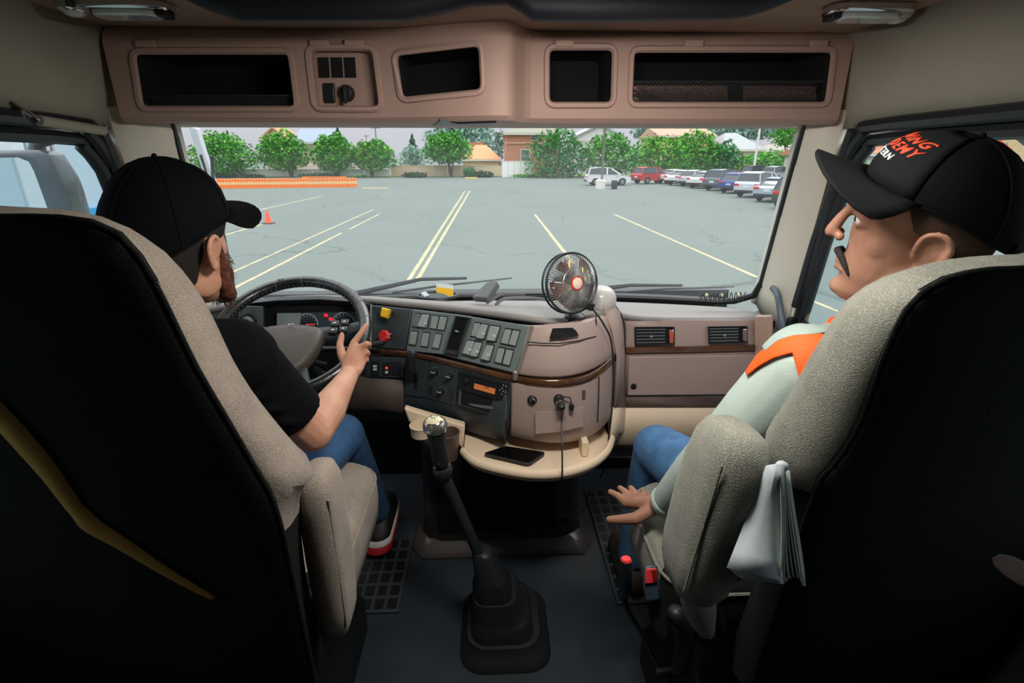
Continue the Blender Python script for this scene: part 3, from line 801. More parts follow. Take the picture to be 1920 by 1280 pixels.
# nets in cubbies
netm = bpy.data.materials.new('cargo_net'); netm.use_nodes = True
t = netm.node_tree; bb = t.nodes['Principled BSDF']; bb.inputs['Base Color'].default_value = (.012, .014, .016, 1); bb.inputs['Roughness'].default_value = .8
def net(P0, P1, P2, P3, n, label=None):
    """diamond net strands between four corners"""
    b = MB()
    for k in range(-n, n):
        for sgn in (1, -1):
            pts = []
            for j in range(7):
                v = j / 6; u = (k + (v if sgn > 0 else 1 - v) * n * .22) / n + .0
                if 0 <= u <= 1:
                    q = P0.lerp(P1, u).lerp(P3.lerp(P2, u), v); q = q + V((0, .012 * math.sin(v * 3.1), 0)); pts.append(q)
            if len(pts) > 1: b.tube(pts, .0011, 4, cap=False)
    for a, c in ((P0, P1), (P3, P2)): b.tube([a, c], .003, 5)
    o = b.build('cargo_net', netm, oc); o['kind'] = 'stuff'
net(face_pt(1189, 152) + V((0, .012, 0)), face_pt(1552, 152) + V((0, .012, 0)), face_pt(1548, 190) + V((0, .012, 0)), face_pt(1187, 190) + V((0, .012, 0)), 46)
net(face_pt(262, 180) + V((0, .012, 0)), face_pt(550, 178) + V((0, .012, 0)), face_pt(552, 200) + V((0, .012, 0)), face_pt(268, 200) + V((0, .012, 0)), 34)
# rear flap cloth of cubby E, pinkish floor sheets behind the net
papers = mat('pink_papers', (250, 196, 190), .8)
for (x0, x1, ph) in ((1195, 1375, 0), (1405, 1545, .5)):
    a = face_pt(x0, 186); c = face_pt(x1, 186); b = MB()
    b.box(((a.x + c.x) / 2, 1.405, 1.530), (c.x - a.x, .004, .046), Euler((-.35, 0, 0)))
    tag(b.build('folded_sheet', papers, smooth=False, bevel=.004), 'pinkish folded papers behind the net in the %s of the right overhead cubby' % ('left half' if ph == 0 else 'right half'), 'papers')
# switch panel B
pb0 = [(586, 97), (690, 97), (704, 196), (597, 196)]
for k, (x0, x1) in enumerate(((588, 608), (613, 634), (638, 659))):
    P = [face_pt(x, y) + V((0, .03, 0)) for x, y in ((x0, 103), (x1, 103), (x1 + 3, 142), (x0 + 3, 142))]
    b = MB(); b.prism(P, V((0, .045, 0))); b.build('switch_slot', black_in, oc, smooth=False)
P = [face_pt(x, y) + V((0, .03, 0)) for x, y in ((596, 152), (620, 152), (622, 191), (599, 191))]
b = MB(); b.prism(P, V((0, .03, 0))); b.build('rocker_switch', blackp, oc, bevel=.004)
p = face_pt(644, 172) + V((0, .045, 0)); b = MB(); b.lathe([(.02, 0), (.019, .02), (.014, .03)], p, (0, -1, 0), 18); b.box(p + V((0, -.035, -.004)), (.008, .012, .04)); b.build('rotary_knob', blackp, oc, bevel=.002)
for dx in (0, 16):
    P = [face_pt(x + dx, y) + V((0, .035, 0)) for x, y in ((668, 104), (675, 104), (677, 142), (670, 142))]
    b = MB(); b.prism(P, V((0, .03, 0))); b.build('hook_bracket', beige_r, oc, smooth=False, bevel=.002)
# speaker grille lip
P = [aY(x, y, 1.40) for x, y in ((832, 216), (860, 211), (925, 208), (950, 213), (950, 218), (832, 220))]
b = MB(); b.prism([V((p.x, 1.30 + .0, 1.4615)) for p in P[:1]] + [V((p.x, 1.36, 1.458)) for p in P[1:2]] + [V((.02, 1.31, 1.458)), V((.0, 1.45, 1.458)), V((-.14, 1.45, 1.458))], V((0, 0, .006)))
b.build('speaker_grille', mat('grille_grey', (96, 104, 102), .5), oc, smooth=False)
# black roof rail / blind housing below ceiling
bl = empty('roof_blind', (0, 1.1, 1.64), 'long black blind housing across the roof above the overhead console', 'roof blind')
Yb = 1.10
pts = [(350, -40), (352, 2), (390, 20), (430, 33), (452, 41), (640, 42), (760, 40), (830, 25), (880, 12), (950, 9), (975, 22), (1000, 40), (1100, 42), (1372, 36), (1400, 32), (1440, 20), (1492, -2), (1500, -40)]
def seg(px0, px1, nm, m):
    q = [p for p in pts if px0 <= p[0] <= px1]
    lo = [aY(x, y, Yb) for x, y in q]
    b = MB(); rows = []
    for p in lo: rows.append([p + V((0, .03, .012)), p + V((0, .012, .002)), p, p + V((0, -.012, .004)), p + V((0, -.02, .02)), V((p.x, Yb - .02, 1.70)), V((p.x, Yb + .04, 1.70)), p + V((0, .03, .03))])
    b.loft(rows); b.build(nm, m, bl, angle=50)
dkb = mat('blind_black', (20, 24, 34), .55)
seg(0, 452, 'end_cap', dkb); seg(452, 1372, 'valance', dkb); seg(1372, 2000, 'end_cap', dkb)
# reading lamps
lens = mat('lamp_lens', (200, 210, 206), .1, spec=.9, coat=.8)
for s, (cx, cy), (rx, ry), side_ in ((-1, (-.70, 1.19), (-.80, 1.19), 'left'), (1, (.76, 1.15), (.835, 1.17), 'right')):
    r = empty('dome_lamp', (cx, cy, 1.66), 'chrome-rimmed dome lamp on the ceiling above the %s seat' % ('driver' if s < 0 else 'passenger'), 'lamp')
    b = MB(); b.prism([V((cx + x, cy + y, 1.648)) for x, y in rounded(.17, .07, .025)], V((0, 0, .017))); b.build('housing', chrome, r, bevel=.004)
    b = MB(); b.prism([V((cx + x, cy + y, 1.638)) for x, y in rounded(.12, .05, .018)], V((0, 0, .012))); b.build('lens', lens, r, bevel=.004)
    b = MB(); b.box((cx + s * -.072, cy, 1.644), (.018, .035, .012)); b.build('switch', blackp, r, bevel=.002)
    r = empty('spot_lamp', (rx, ry, 1.66), 'small round chrome spot lamp at the %s end of the ceiling' % side_, 'lamp')
    b = MB(); b.lathe([(.03, 0), (.028, .012), (.022, .016)], (rx, ry, 1.662), (0, 0, -1), 20); b.build('ring', chrome, r)
    b = MB(); b.ball((rx, ry, 1.646), (.02, .02, .008)); b.build('lens', lens, r)
# fill light added on the ceiling between the seats, unseen just above the frame
r = empty('fill_light', (.16, .74, 1.66), 'added rectangular fill light on the ceiling between the two seats, out of view', 'lamp')
b = MB(); b.prism([V((.16 + x, .74 + y, 1.612)) for x, y in rounded(.42, .24, .04)], V((0, 0, .053))); b.build('housing', beige_r, r, bevel=.004)
fill_glow = mat('fill_glow', (255, 240, 220), .5, emit=4.0)
b = MB(); b.prism([V((.16 + x, .74 + y, 1.606)) for x, y in rounded(.36, .18, .03)], V((0, 0, .008))); b.build('diffuser', fill_glow, r)
ld = bpy.data.lights.new('fill_light_source', 'AREA'); ld.shape = 'RECTANGLE'; ld.size = .34; ld.size_y = .16; ld.energy = 12.0; ld.color = (1.0, .93, .86)
lo = bpy.data.objects.new('fill_light_source', ld); COL.objects.link(lo); lo.parent = r; lo.location = (0, .0, -.064); lo.rotation_euler = (math.radians(18), 0, 0)
# grab rail over driver window with chrome ends
gr = empty('grab_rail', (-.93, 1.2, 1.44), 'padded beige grab rail with chrome ends above the driver window', 'grab handle')
A = aX(38, 214, -.925); B_ = aX(186, 239, -.925)
b = MB(); b.tube([A.lerp(B_, t) + V((.012, 0, -.008)) for t in (.12, .4, .7, .96)], .011, 10); b.build('grip', beige, gr)
b = MB(); b.tube([A + V((-.01, 0, .02)), A + V((.01, .01, .0)), A.lerp(B_, .1) + V((.012, 0, -.008))], .006, 8); b.build('end_bracket', chrome, gr)
b = MB(); b.tube([B_ + V((-.01, 0, .015)), B_ + V((.012, 0, .0)), B_ + V((.012, 0, -.012))], .006, 8); b.build('end_bracket', chrome, gr)
# grab handle on right pillar foot
gh = empty('pillar_handle', (.9, 1.45, .85), 'blue-grey curved grab handle at the foot of the right windshield pillar', 'grab handle')
b = MB(); b.tube(catmull([aX(1449, 540, .925), aX(1458, 552, .90), aX(1464, 590, .895), aX(1466, 625, .90), aX(1462, 665, .93)], 4), [.010] * 16 + [.012], 10, up=(1, 0, 0)); b.build('grip', mat('handle_grey', (88, 104, 116), .4), gh)
b = MB(); b.cyl(aX(1430, 536, .94) + V((-.01, 0, 0)), aX(1430, 536, .94) + V((-.004, 0, 0)), .006, seg=12); b.build('screw_hole', black_in, gh)
# window crank-ish knob at foot of the window
b = MB(); p = aX(1484, 610, .935); b.box(p, (.03, .02, .055)); tag(b.build('door_lock_knob', blackp, bevel=.005), 'small black lock knob at the front sill of the passenger door', 'lock knob')
# ---- exterior bits: wipers, mirrors, hood
def wiper(a, mid, c, label, Yo):
    r = empty('windshield_wiper', aY(*a, Yo), label, 'wiper')
    A, M_, C_ = aY(*a, Yo), aY(*mid, Yo), aY(*c, Yo)
    b = MB(); b.tube([A, M_ + V((0, -.01, .006)), C_.lerp(M_, .5) + V((0, 0, .004))], [.012, .008, .006], 6); b.build('arm', rubber, r)
    b = MB(); b.tube([A.lerp(C_, .22) + V((0, 0, -.012)), A.lerp(C_, .5) + V((0, 0, -.004)), C_], [.006, .008, .005], 6, flat=.6); b.build('blade', rubber, r)
wiper((672, 549), (790, 525), (960, 521), 'left black windshield wiper lying above the dash pocket', 2.06)
wiper((1110, 543), (1180, 536), (1376, 537), 'right thin windshield wiper beyond the dash fan', 2.04)
hd = MB(); hd.grid([[( -.9, 2.12, .80), (-.4, 2.12, .82), (0, 2.12, .825), (.4, 2.12, .82), (.9, 2.12, .80)], [(-.9, 2.8, .55), (-.4, 2.8, .6), (0, 2.8, .61), (.4, 2.8, .6), (.9, 2.8, .55)], [(-.8, 3.7, .1), (-.4, 3.7, .2), (0, 3.7, .22), (.4, 3.7, .2), (.8, 3.7, .1)], [(-.8, 3.9, -.7), (-.4, 3.95, -.7), (0, 3.97, -.7), (.4, 3.95, -.7), (.8, 3.9, -.7)]])
tag(hd.build('hood', mat('hood_white', (214, 218, 220), .3, coat=.5), thick=.02), 'pale truck hood sloping away below the windshield', 'hood')
# left door mirror
lm = empty('door_mirror', (-1.45, 1.55, 1.2), 'large grey mirror housing outside the driver window', 'mirror')
mh = mat('mirror_grey', (70, 84, 92), .35, coat=.4)
Xm = -1.28
def mp(px, py, dx=0): return aY(px, py, 1.33)
outer = [mp(-60, 282), mp(70, 281), mp(92, 290), mp(104, 312), mp(120, 352), mp(137, 405), mp(160, 480), mp(-20, 480)]
inner = [mp(-50, 296), mp(38, 295), mp(58, 303), mp(68, 322), mp(82, 360), mp(98, 405), mp(120, 468), mp(-10, 468)]
b = MB(); b.loft([[p for p in inner], [p + V((0, -.006, 0)) for p in inner], [p.lerp(q, .5) + V((0, -.008, 0)) for p, q in zip(inner, outer)], outer, [p + V((-.01, .06, 0)) for p in outer], [p * .5 + sum(outer, V()) / len(outer) * .5 + V((0, .1, 0)) for p in outer]], cap=False)
b.build('housing', mh, lm, angle=50)
b = MB(); b._f([b.bm.verts.new(p + V((0, .004, 0))) for p in inner]); b.build('mirror_glass', mat('mirror_glass', (226, 236, 238), .03, 1.0), lm, smooth=False)
b = MB(); b.tube([mp(50, 284) + V((0, .03, 0)), mp(52, 262) + V((0, .03, 0)), mp(66, 252) + V((.1, .03, .02)), V((-.97, 1.42, 1.46))], .018, 10); b.build('bracket', mh, lm)
b = MB(); b.tube([aY(86, 240, 1.42), aY(104, 300, 1.42), aY(138, 400, 1.42), aY(152, 450, 1.42)], .005, 8); b.build('stay_rod', chrome, lm)
# hood mirror seen through left of windshield
hm = empty('hood_mirror', (-1.3, 3.0, 1.0), 'tall pale mirror panel with a dark edge outside the left windshield pillar', 'mirror')
q = [aY(352, 236, 2.6), aY(368, 240, 2.6), aY(402, 350, 2.6), aY(388, 350, 2.6)]
b = MB(); b.slab(q, .04); b.build('panel', mat('pale_panel', (198, 206, 212), .4), hm, smooth=False, bevel=.006)
b = MB(); b.tube([aY(376, 290, 2.6), aY(385, 318, 2.6), aY(392, 345, 2.6), aY(404, 352, 2.6)], .006, 6); b.tube([aY(397, 292, 2.6), aY(399, 330, 2.6), V((aY(404, 352, 2.6).x, 2.6, G))], .008, 6); b.build('stalk', rubber, hm)
# right mirror & placard outside passenger window
rm_ = empty('door_mirror', (1.5, 1.3, 1.4), 'dark mirror arm and housing at the top right of the passenger window', 'mirror')
def rp(px, py, y=1.3): return aY(px, py, y)
b = MB(); b.prism([rp(1800, 236), rp(1925, 216), rp(2010, 216), rp(2010, 330), rp(1925, 262), rp(1870, 246)], V((0, .03, 0))); b.build('housing', mat('mirror_dark', (44, 52, 58), .4), rm_, bevel=.005)
b = MB(); b.tube([rp(1818, 236), rp(1858, 268), rp(1905, 305), rp(1990, 360)], .011, 8); b.build('arm', mat('mirror_arm', (64, 88, 104), .3), rm_)
b = MB(); b.prism([rp(1838, 246, 1.27), rp(1858, 247, 1.27), rp(1898, 280, 1.27), rp(1903, 291, 1.27), rp(1880, 287, 1.27), rp(1855, 268, 1.27)], V((0, .006, 0)))
tag(b.build('orange_placard', mat('placard_orange', (255, 76, 36), .5), smooth=False), 'bright orange-red placard hanging below the dark mirror arm', 'placard')
b = MB(); q_ = aY(1742, 300, 6); b.tube([aY(1740, 235, 6), q_, V((q_.x, q_.y, G))], .07, 8); tag(b.build('dark_post', mat('post_dark', (70, 84, 100), .5)), 'short dark post above the passenger cap', 'post')
b = MB(); q_ = aY(1882, 380, 3.0); b.tube([aY(1885, 300, 3.0), q_, V((q_.x, q_.y, G))], .02, 8); b.tube([aY(1760, 268, 3.0), aY(1884, 272, 3.0), aY(1885, 302, 3.0)], .015, 8)
o = b.build('rack_bar', mat('rack_olive', (96, 100, 84), .5)); tag(o, 'thin olive rack bars behind the passenger cap', 'rack')
b = MB(); b.box(aY(1891, 333, 2.985), (.064, .02, .045), Euler((0, -.4, 0))); tag(b.build('yellow_tag', mat('tag_yellow', (240, 224, 20), .5), smooth=False, bevel=.004), 'small bright yellow tag right of the passenger cap', 'tag')
# ================================================================ DASHBOARD
dash = empty('dashboard', (0, 1.6, .8), 'taupe and black truck dashboard wrapping round the driver, full width under the windshield', 'dashboard')
taupe = mat('dash_taupe', (168, 150, 142), .5, bump=.2, bscale=700, spec=.5)
taupe_top = mat('dash_top', (140, 138, 136), .5, bump=.2, bscale=700)
panel_g = mat('dash_panel_grey', (104, 118, 118), .45, bump=.1, bscale=700)
panel_d = mat('dash_panel_dark', (54, 64, 68), .5, bump=.1, bscale=700)
wood = mat('wood_strip', (70, 46, 30), .18, coat=.8, col2=(98, 66, 40), vscale=14)
creamy = mat('dash_cream', (234, 214, 186), .6, bump=.15, bscale=600)
rocker_m = mat('rocker_grey', (142, 154, 150), .4)
rocker_d = mat('rocker_dark', (38, 44, 48), .35)
white_ink = mat('white_ink', (225, 228, 228), .6)
def z7(x, y): return (680 + x / 4.923, 540 + y / 4.923)
def z8(x, y): return (940 + x / 3.048, 460 + y / 3.048)
def z6(x, y): return (380 + x / 4.267, 500 + y / 4.267)
class Plane:
    def __init__(s, p0, p1, p2):
        s.o = p0; s.n = (p1 - p0).cross(p2 - p0).normalized()
        if s.n.dot(CAM - p0) < 0: s.n = -s.n
        s.x = (p1 - p0).normalized(); s.x = (s.x - s.n * s.x.dot(s.n)).normalized(); s.y = s.n.cross(s.x)
    def at(s, px, py, h=0):
        d = ray(px, py); t = ((s.o + s.n * h) - CAM).dot(s.n) / d.dot(s.n); return CAM + d * t
    def prism(s, pxs, h0, h1, b=None):
        b = b or MB(); P = [s.at(x, y) for x, y in pxs]
        return b.prism([p + s.n * h0 for p in P], s.n * (h1 - h0))
    def M(s, px, py, h=0): return m4(Matrix((s.x, s.y, s.n)).transposed(), s.at(px, py, h))
def shrink(q, k):
    cx = sum(p[0] for p in q) / len(q); cy = sum(p[1] for p in q) / len(q)
    return [(cx + (x - cx) * k, cy + (y - cy) * k) for x, y in q]
# columns: X-curve of the strip line (Y by px)
YC = [(380, 1.60), (450, 1.66), (690, 1.625), (762, 1.56), (860, 1.452), (965, 1.345), (1010, 1.318), (1050, 1.308), (1090, 1.325), (1122, 1.36), (1150, 1.425), (1166, 1.50)]
def yc(px):
    for (a, ya), (c, yb_) in zip(YC, YC[1:]):
        if px <= c: return lerp(ya, yb_, (px - a) / (c - a))
    return YC[-1][1]
def col(px_list, offs):
    return [aY(x, y, yc(x) + o) for (x, y), o in zip(px_list, offs)]
# ---- top surface: from windshield base to crest, whole width
crest = [(380, 578, 1.60), (430, 568, 1.66), (480, 562, 1.70), (600, 554, 1.71), (700, 560, 1.69), (775, 567, 1.62), (850, 575, 1.53), (940, 585, 1.43), (1004, 596, 1.385), (1060, 601, 1.372), (1100, 592, 1.40), (1130, 580, 1.44), (1160, 585, 1.50), (1200, 596, 1.515), (1300, 597, 1.515), (1400, 598, 1.515), (1440, 596, 1.515)]
rows = []
NB = len(crest)
back = []
for i, (x, y, Y) in enumerate(crest):
    p = aY(x, y, Y); u = max(-1, min(1, (p.x + .0) / .93)); u2 = u
    ws = WS(u2 * .99, 0) + V((0, -.03, -.012))
    back.append(ws); 
for i, (x, y, Y) in enumerate(crest):
    p = aY(x, y, Y); q = back[i]
    rows.append([q, q.lerp(p, .35) + V((0, 0, .004)), q.lerp(p, .8) + V((0, 0, .012)), p + V((0, .012, .006)), p + V((0, -.002, -.002)), p + V((0, -.006, -.016)), p + V((0, .03, -.03))])
b = MB(); b.grid(rows); b.build('dash_top', taupe_top, dash, thick=.006, off=-1, angle=60, sub=1)
# ---- upper face from crest down to strip (taupe shell), centre + bulge
def face(cols, name, m, **k):
    b = MB(); b.grid(cols); return b.build(name, m, dash, **k)
up = [((700, 570), (700, 655)), ((775, 577), (762, 658)), ((850, 588), (830, 671)), ((940, 600), (900, 690)), ((1001, 610), (967, 708)), ((1030, 604), (1015, 712)), ((1062, 603), (1050, 713)), ((1095, 597), (1090, 706)), ((1122, 590), (1126, 690)), ((1146, 584), (1152, 668)), ((1166, 582), (1167, 655))]
upc = []
for (t, bq) in up:
    yo = .055 if t[0] < 1000 else .045
    yt = min(yc(t[0]) + yo, 1.52) if t[0] < 1140 else 1.5
    sink = .11 if t[0] < 760 else .09 if t[0] < 800 else .045 if t[0] < 900 else .03 if t[0] < 960 else 0
    A = aY(*t, yt + sink); B_ = aY(*bq, yc(bq[0]) + sink)
    upc.append([A, A.lerp(B_, .5) + V((0, -.004, 0)), B_])
face(upc, 'upper_face', taupe, thick=.02, off=0, angle=60, sub=1)
# bulge lower part
lowpts = [((955, 722), (952, 812), (956, 818)), ((1010, 728), (1008, 826), (1010, 832)), ((1050, 730), (1052, 829), (1054, 836)), ((1090, 724), (1092, 822), (1094, 828)), ((1122, 706), (1124, 806), (1124, 812)), ((1146, 682), (1142, 785), (1142, 790)), ((1160, 668), (1154, 762), (1154, 768))]
lc = []
for t, m_, u_ in lowpts:
    Yt = yc(t[0] + 4); A = aY(*t, Yt); Bq = aY(*m_, Yt + .012)
    lc.append([A + V((0, 0, .02)), A, A.lerp(Bq, .5) + V((0, -.006, 0)), Bq, Bq + V((0, .015, -.012)), Bq + V((0, .16, -.02))])
face(lc, 'centre_bulge', taupe, thick=.006, off=-1, angle=60, sub=1)
# lower dark face: from 560..960
lw = [((640, 668), (640, 712), (640, 756)), ((700, 668), (700, 712), (700, 760)), ((762, 672), (758, 742), (760, 768)), ((805, 678), (801, 750), (800, 775)), ((860, 692), (856, 762), (857, 789)), ((905, 705), (900, 778), (900, 803)), ((958, 724), (950, 800), (951, 817))]
lc = []
for t, m_, u_ in lw:
    Y = yc(t[0] + 6) + (.025 if t[0] < 950 else 0); A = aY(*t, Y + .012); Bq = aY(*m_, Y + .005); C_ = aY(*u_, Y + .02)
    lc.append([A + V((0, .01, .01)), A, Bq, C_, C_ + V((0, .02, -.008)), C_ + V((0, .18, -.01))])
face(lc, 'lower_face', panel_d, thick=.02, off=-1, angle=60)
# lip under it (taupe edge)
# ---- wood strip
st = [(560, 652), (690, 656), (762, 662), (805, 671), (860, 684), (905, 696), (965, 713), (1010, 719), (1050, 720), (1090, 714), (1122, 700), (1146, 678), (1158, 664)]
rows = []
for i, (x, y) in enumerate(st):
    Y = yc(x); h = (13 if x < 700 else 15 if x < 950 else 19 if x < 1100 else 17) / 2
    rows.append([aY(x, y - h, Y + .004), aY(x, y - h, Y - .008), aY(x, y + h * .2, Y - .012), aY(x, y + h, Y - .006), aY(x, y + h, Y + .006)])
b = MB(); b.loft(rows); b.build('wood_strip', wood, dash, angle=60, sub=1)
for (x, y) in ((966, 703), (1163, 651)):
    b = MB(); p = aY(x, y, yc(x) - .006); b.box(p, (.014, .018, .03)); b.build('strip_clip', chrome if x > 1000 else mat('trim_silver', (150, 146, 136), .3, .5), dash, bevel=.004)
# light border along the right of the switch panel, dividing groove
A = aY(999, 612, yc(999) + .045); B_ = aY(967, 705, yc(967) - .006)
b = MB(); b.tube([A, A.lerp(B_, .5) + V((0, -.006, 0)), B_], .0055, 8); b.build('edge_trim', mat('trim_silver', (150, 146, 136), .3, .5), dash)
# ---- air control panel (left), switch panels, vent
def mkplane(q, ys):
    return Plane(aY(*q[0], ys[0]), aY(*q[1], ys[1]), aY(*q[2], ys[2]))
def topY(px): return yc(px) + .05
PA_q = [z7(80, 155), z7(465, 195), z7(395, 570), z7(75, 550)]
PA = mkplane([PA_q[0], PA_q[1], PA_q[3]], (yc(697) + .035, yc(772) + .04, yc(697) - .012))
b = PA.prism(PA_q, -.01, .006); pa = b.build('air_control_panel', panel_d, dash, bevel=.004)
b = MB(); b.tube([PA.at(*z7(78, 150), .008), PA.at(*z7(72, 555), .008)], .003, 6); b.build('panel_edge', mat('trim_pale', (150, 158, 152), .4), pa)
ye = mat('knob_yellow', (255, 200, 10), .45); re_ = mat('knob_red', (226, 40, 44), .45)
def knob(cx, cy, n, rad, m, nm, rot, L=.035):
    P0 = PA.at(*z7(cx, cy)); r_ = rad
    b = MB(); b.cyl(P0, P0 + PA.n * L, .009, .008, 12); s_ = b.build(nm, blackp, pa)
    b = MB(); 
    ring = lambda h, k: [P0 + PA.n * h + (PA.x * math.cos(a) + PA.y * math.sin(a)) * r_ * k for a in [rot + 2 * math.pi * i / n for i in range(n)]]
    b.loft([ring(L - .006, .9), ring(L, 1), ring(L + .008, 1), ring(L + .011, .9)]); b.build('knob_cap', m, s_, bevel=.003)
    return s_
k1 = knob(275, 236, 4, .021, ye, 'parking_brake_knob', math.radians(38))
k2 = knob(262, 442, 8, .019, re_, 'trailer_air_knob', math.radians(22))
for (cx, cy, kk, tx, ink, sz) in ((258, 232, k1, 'PULL\nTO\nPARK', mat('ink_dark', (60, 50, 10), .6), .0075), (236, 438, k2, 'TRAILER\nAIR\nSUPPLY', mat('ink_pink', (255, 170, 160), .6), .006)):
    text_obj('lettering', tx, sz, PA.M(*z7(cx, cy), .0475), ink, kk)
def switches(plane, quads, parent, raised=(), proud=.004, base=.002):
    for i, (x0, y0, x1, y1, dx, dyr) in enumerate(quads):
        pass
SW1_q = [z7(470, 195), z7(848, 240), z7(738, 612), z7(408, 580)]
P1 = mkplane([SW1_q[0], SW1_q[1], SW1_q[3]], (yc(772) + .04, yc(850) + .04, yc(763) - .012))
s1 = P1.prism(SW1_q, -.01, .005).build('switch_panel', panel_g, dash, bevel=.003)
VT_q = [z7(850, 238), z7(1012, 262), z7(893, 655), z7(740, 615)]
P3 = mkplane([VT_q[0], VT_q[1], VT_q[3]], (yc(852) + .04, yc(884) + .04, yc(832) - .012))
v1 = P3.prism(VT_q, -.01, .005).build('vent_panel', panel_g, dash, bevel=.003)
SW2_q = [z7(1016, 264), z7(1548, 350), z7(1412, 785), z7(896, 658)]
P2 = mkplane([SW2_q[0], SW2_q[1], SW2_q[3]], (yc(887) + .04, yc(994) + .045, yc(862) - .012))
s2 = P2.prism(SW2_q, -.01, .005).build('switch_panel', panel_g, dash, bevel=.003)
R1 = [[(495, 237), (548, 240), (525, 365), (470, 358)], [(560, 243), (632, 247), (605, 372), (535, 360)], [(655, 255), (718, 262), (692, 385), (632, 375)], [(728, 262), (795, 268), (765, 395), (700, 388)],
      [(462, 397), (522, 402), (500, 530), (437, 522)], [(570, 408), (632, 415), (610, 547), (548, 537)], [(685, 420), (745, 428), (715, 563), (652, 553)]]
R2 = [[(1045, 318), (1100, 325), (1070, 455), (1005, 445)], [(1105, 330), (1170, 340), (1135, 475), (1068, 462)], [(1190, 345), (1280, 358), (1240, 495), (1165, 485)], [(1325, 375), (1388, 382), (1350, 525), (1280, 510)], [(1398, 385), (1462, 395), (1420, 540), (1350, 525)],
      [(980, 480), (1045, 490), (1010, 620), (945, 605)], [(1050, 495), (1115, 505), (1075, 640), (1010, 625)], [(1155, 520), (1222, 530), (1185, 675), (1112, 655)], [(1262, 545), (1325, 555), (1290, 700), (1225, 685)], [(1335, 560), (1402, 572), (1365, 720), (1298, 703)]]
def rockers(R, P, par, raised):
    for i, q in enumerate(R):
        q = [z7(*p) for p in q]
        b = P.prism(shrink(q, 1.12), .004, .0065); well = b.build('rocker_bezel', rocker_d, par, smooth=False)
        if i in raised:
            pts = [P.at(x, y) for x, y in shrink(q, .96)]
            b = MB(); TL, TR, BR, BL = pts
            b.loft([[p + P.n * .005 for p in pts], [TL + P.n * .010, TR + P.n * .010, BR + P.n * .020, BL + P.n * .020]])
            o = b.build('rocker_switch', rocker_m if raised[i] != 2 else rocker_d, par, bevel=.002)
            if raised[i]:
                c = shrink(q, .5); cx = sum(p[0] for p in q) / 4; cy = sum(p[1] for p in q) / 4
                b = MB(); M = P.M(cx - 1, cy + 4, .0185)
                for dx in (-.003, .003): b.box(M @ V((dx, 0, 0)), (.003, .006, .0015), M.to_3x3())
                b.build('icon', white_ink, o, smooth=False)
        else:
            b = P.prism(shrink(q, .93), .005, .0095); b.build('blank_cover', rocker_m if P is P2 or i > 1 else panel_g, par, bevel=.0015)
rockers(R1, P1, s1, {1: 1})
rockers(R2, P2, s2, {1: 1, 2: 1, 5: 1, 6: 1, 7: 1})
# centre vent with vertical vanes
b = P3.prism([z7(868, 262), z7(985, 280), z7(885, 585), z7(775, 560)], .004, .006); b.build('vent_opening', black_in, v1, smooth=False)
fr = [z7(855, 252), z7(1002, 272), z7(882, 636), z7(748, 604)]; fi = [z7(868, 268), z7(982, 284), z7(884, 582), z7(776, 556)]
b = MB(); O = [P3.at(*p, .012) for p in fr]; I = [P3.at(*p, .012) for p in fi]; O0 = [P3.at(*p, .004) for p in fr]; I0 = [P3.at(*p, .004) for p in fi]
b.loft([O0, O, I, I0], cap=False, loop=True); b.build('vent_frame', blackp, v1, bevel=.002)
for k in range(6):
    t = (k + .5) / 6; A = P3.at(*z7(lerp(868, 982, t), lerp(266, 284, t)), .009); B_ = P3.at(*z7(lerp(776, 884, t), lerp(557, 582, t)), .009)
    b = MB(); b.tube([A, B_], (.0014), 4, flat=3); b.build('vent_vane', rocker_d, v1, smooth=False)
b = MB(); p = P3.at(*z7(820, 592), .014); b.tube([P3.at(*z7(785, 585), .014), p, P3.at(*z7(860, 605), .014)], .004, 6, flat=.5); b.build('thumb_wheel', chrome, v1)
b = MB(); b.box(P3.at(*z7(870, 400), .013), (.008, .006, .01), Matrix((P3.x, P3.y, P3.n)).transposed()); b.build('vane_tab', rocker_m, v1, bevel=.001)
# ---- brake lever panel, climate panel, radio
LP = mkplane([z7(395, 640), z7(608, 668), z7(392, 985)], (yc(762) + .0, yc(803) + .0, yc(762) - .002))
lp_ = LP.prism([z7(395, 640), z7(608, 668), z7(585, 1010), z7(392, 985)], -.004, .004).build('lever_panel', panel_d, dash, bevel=.002)
b = LP.prism([z7(480, 800), z7(512, 806), z7(508, 935), z7(482, 935)], .003, .005); b.build('lever_slot', black_in, lp_, smooth=False)
b = MB(); b.tube([LP.at(*z7(497, 860), .0), LP.at(*z7(490, 800), .02), LP.at(*z7(455, 730), .045)], .007, 8); b.build('lever_stem', blackp, lp_)
b = MB(); b.tube([LP.at(*z7(470, 790), .03), LP.at(*z7(440, 720), .045), LP.at(*z7(440, 640), .06), LP.at(*z7(465, 585), .065), LP.at(*z7(480, 575), .06)], [.012, .017, .017, .016, .008], 12); b.build('lever_grip', mat('lever_grip', (40, 46, 50), .45), lp_, sub=1)
CP = mkplane([z7(612, 672), z7(890, 735), z7(590, 1005)], (yc(805), yc(860), yc(800) - .002))
cp_ = CP.prism([z7(612, 672), z7(890, 735), z7(860, 1085), z7(588, 1010)], -.004, .004).build('climate_panel', panel_d, dash, bevel=.002)
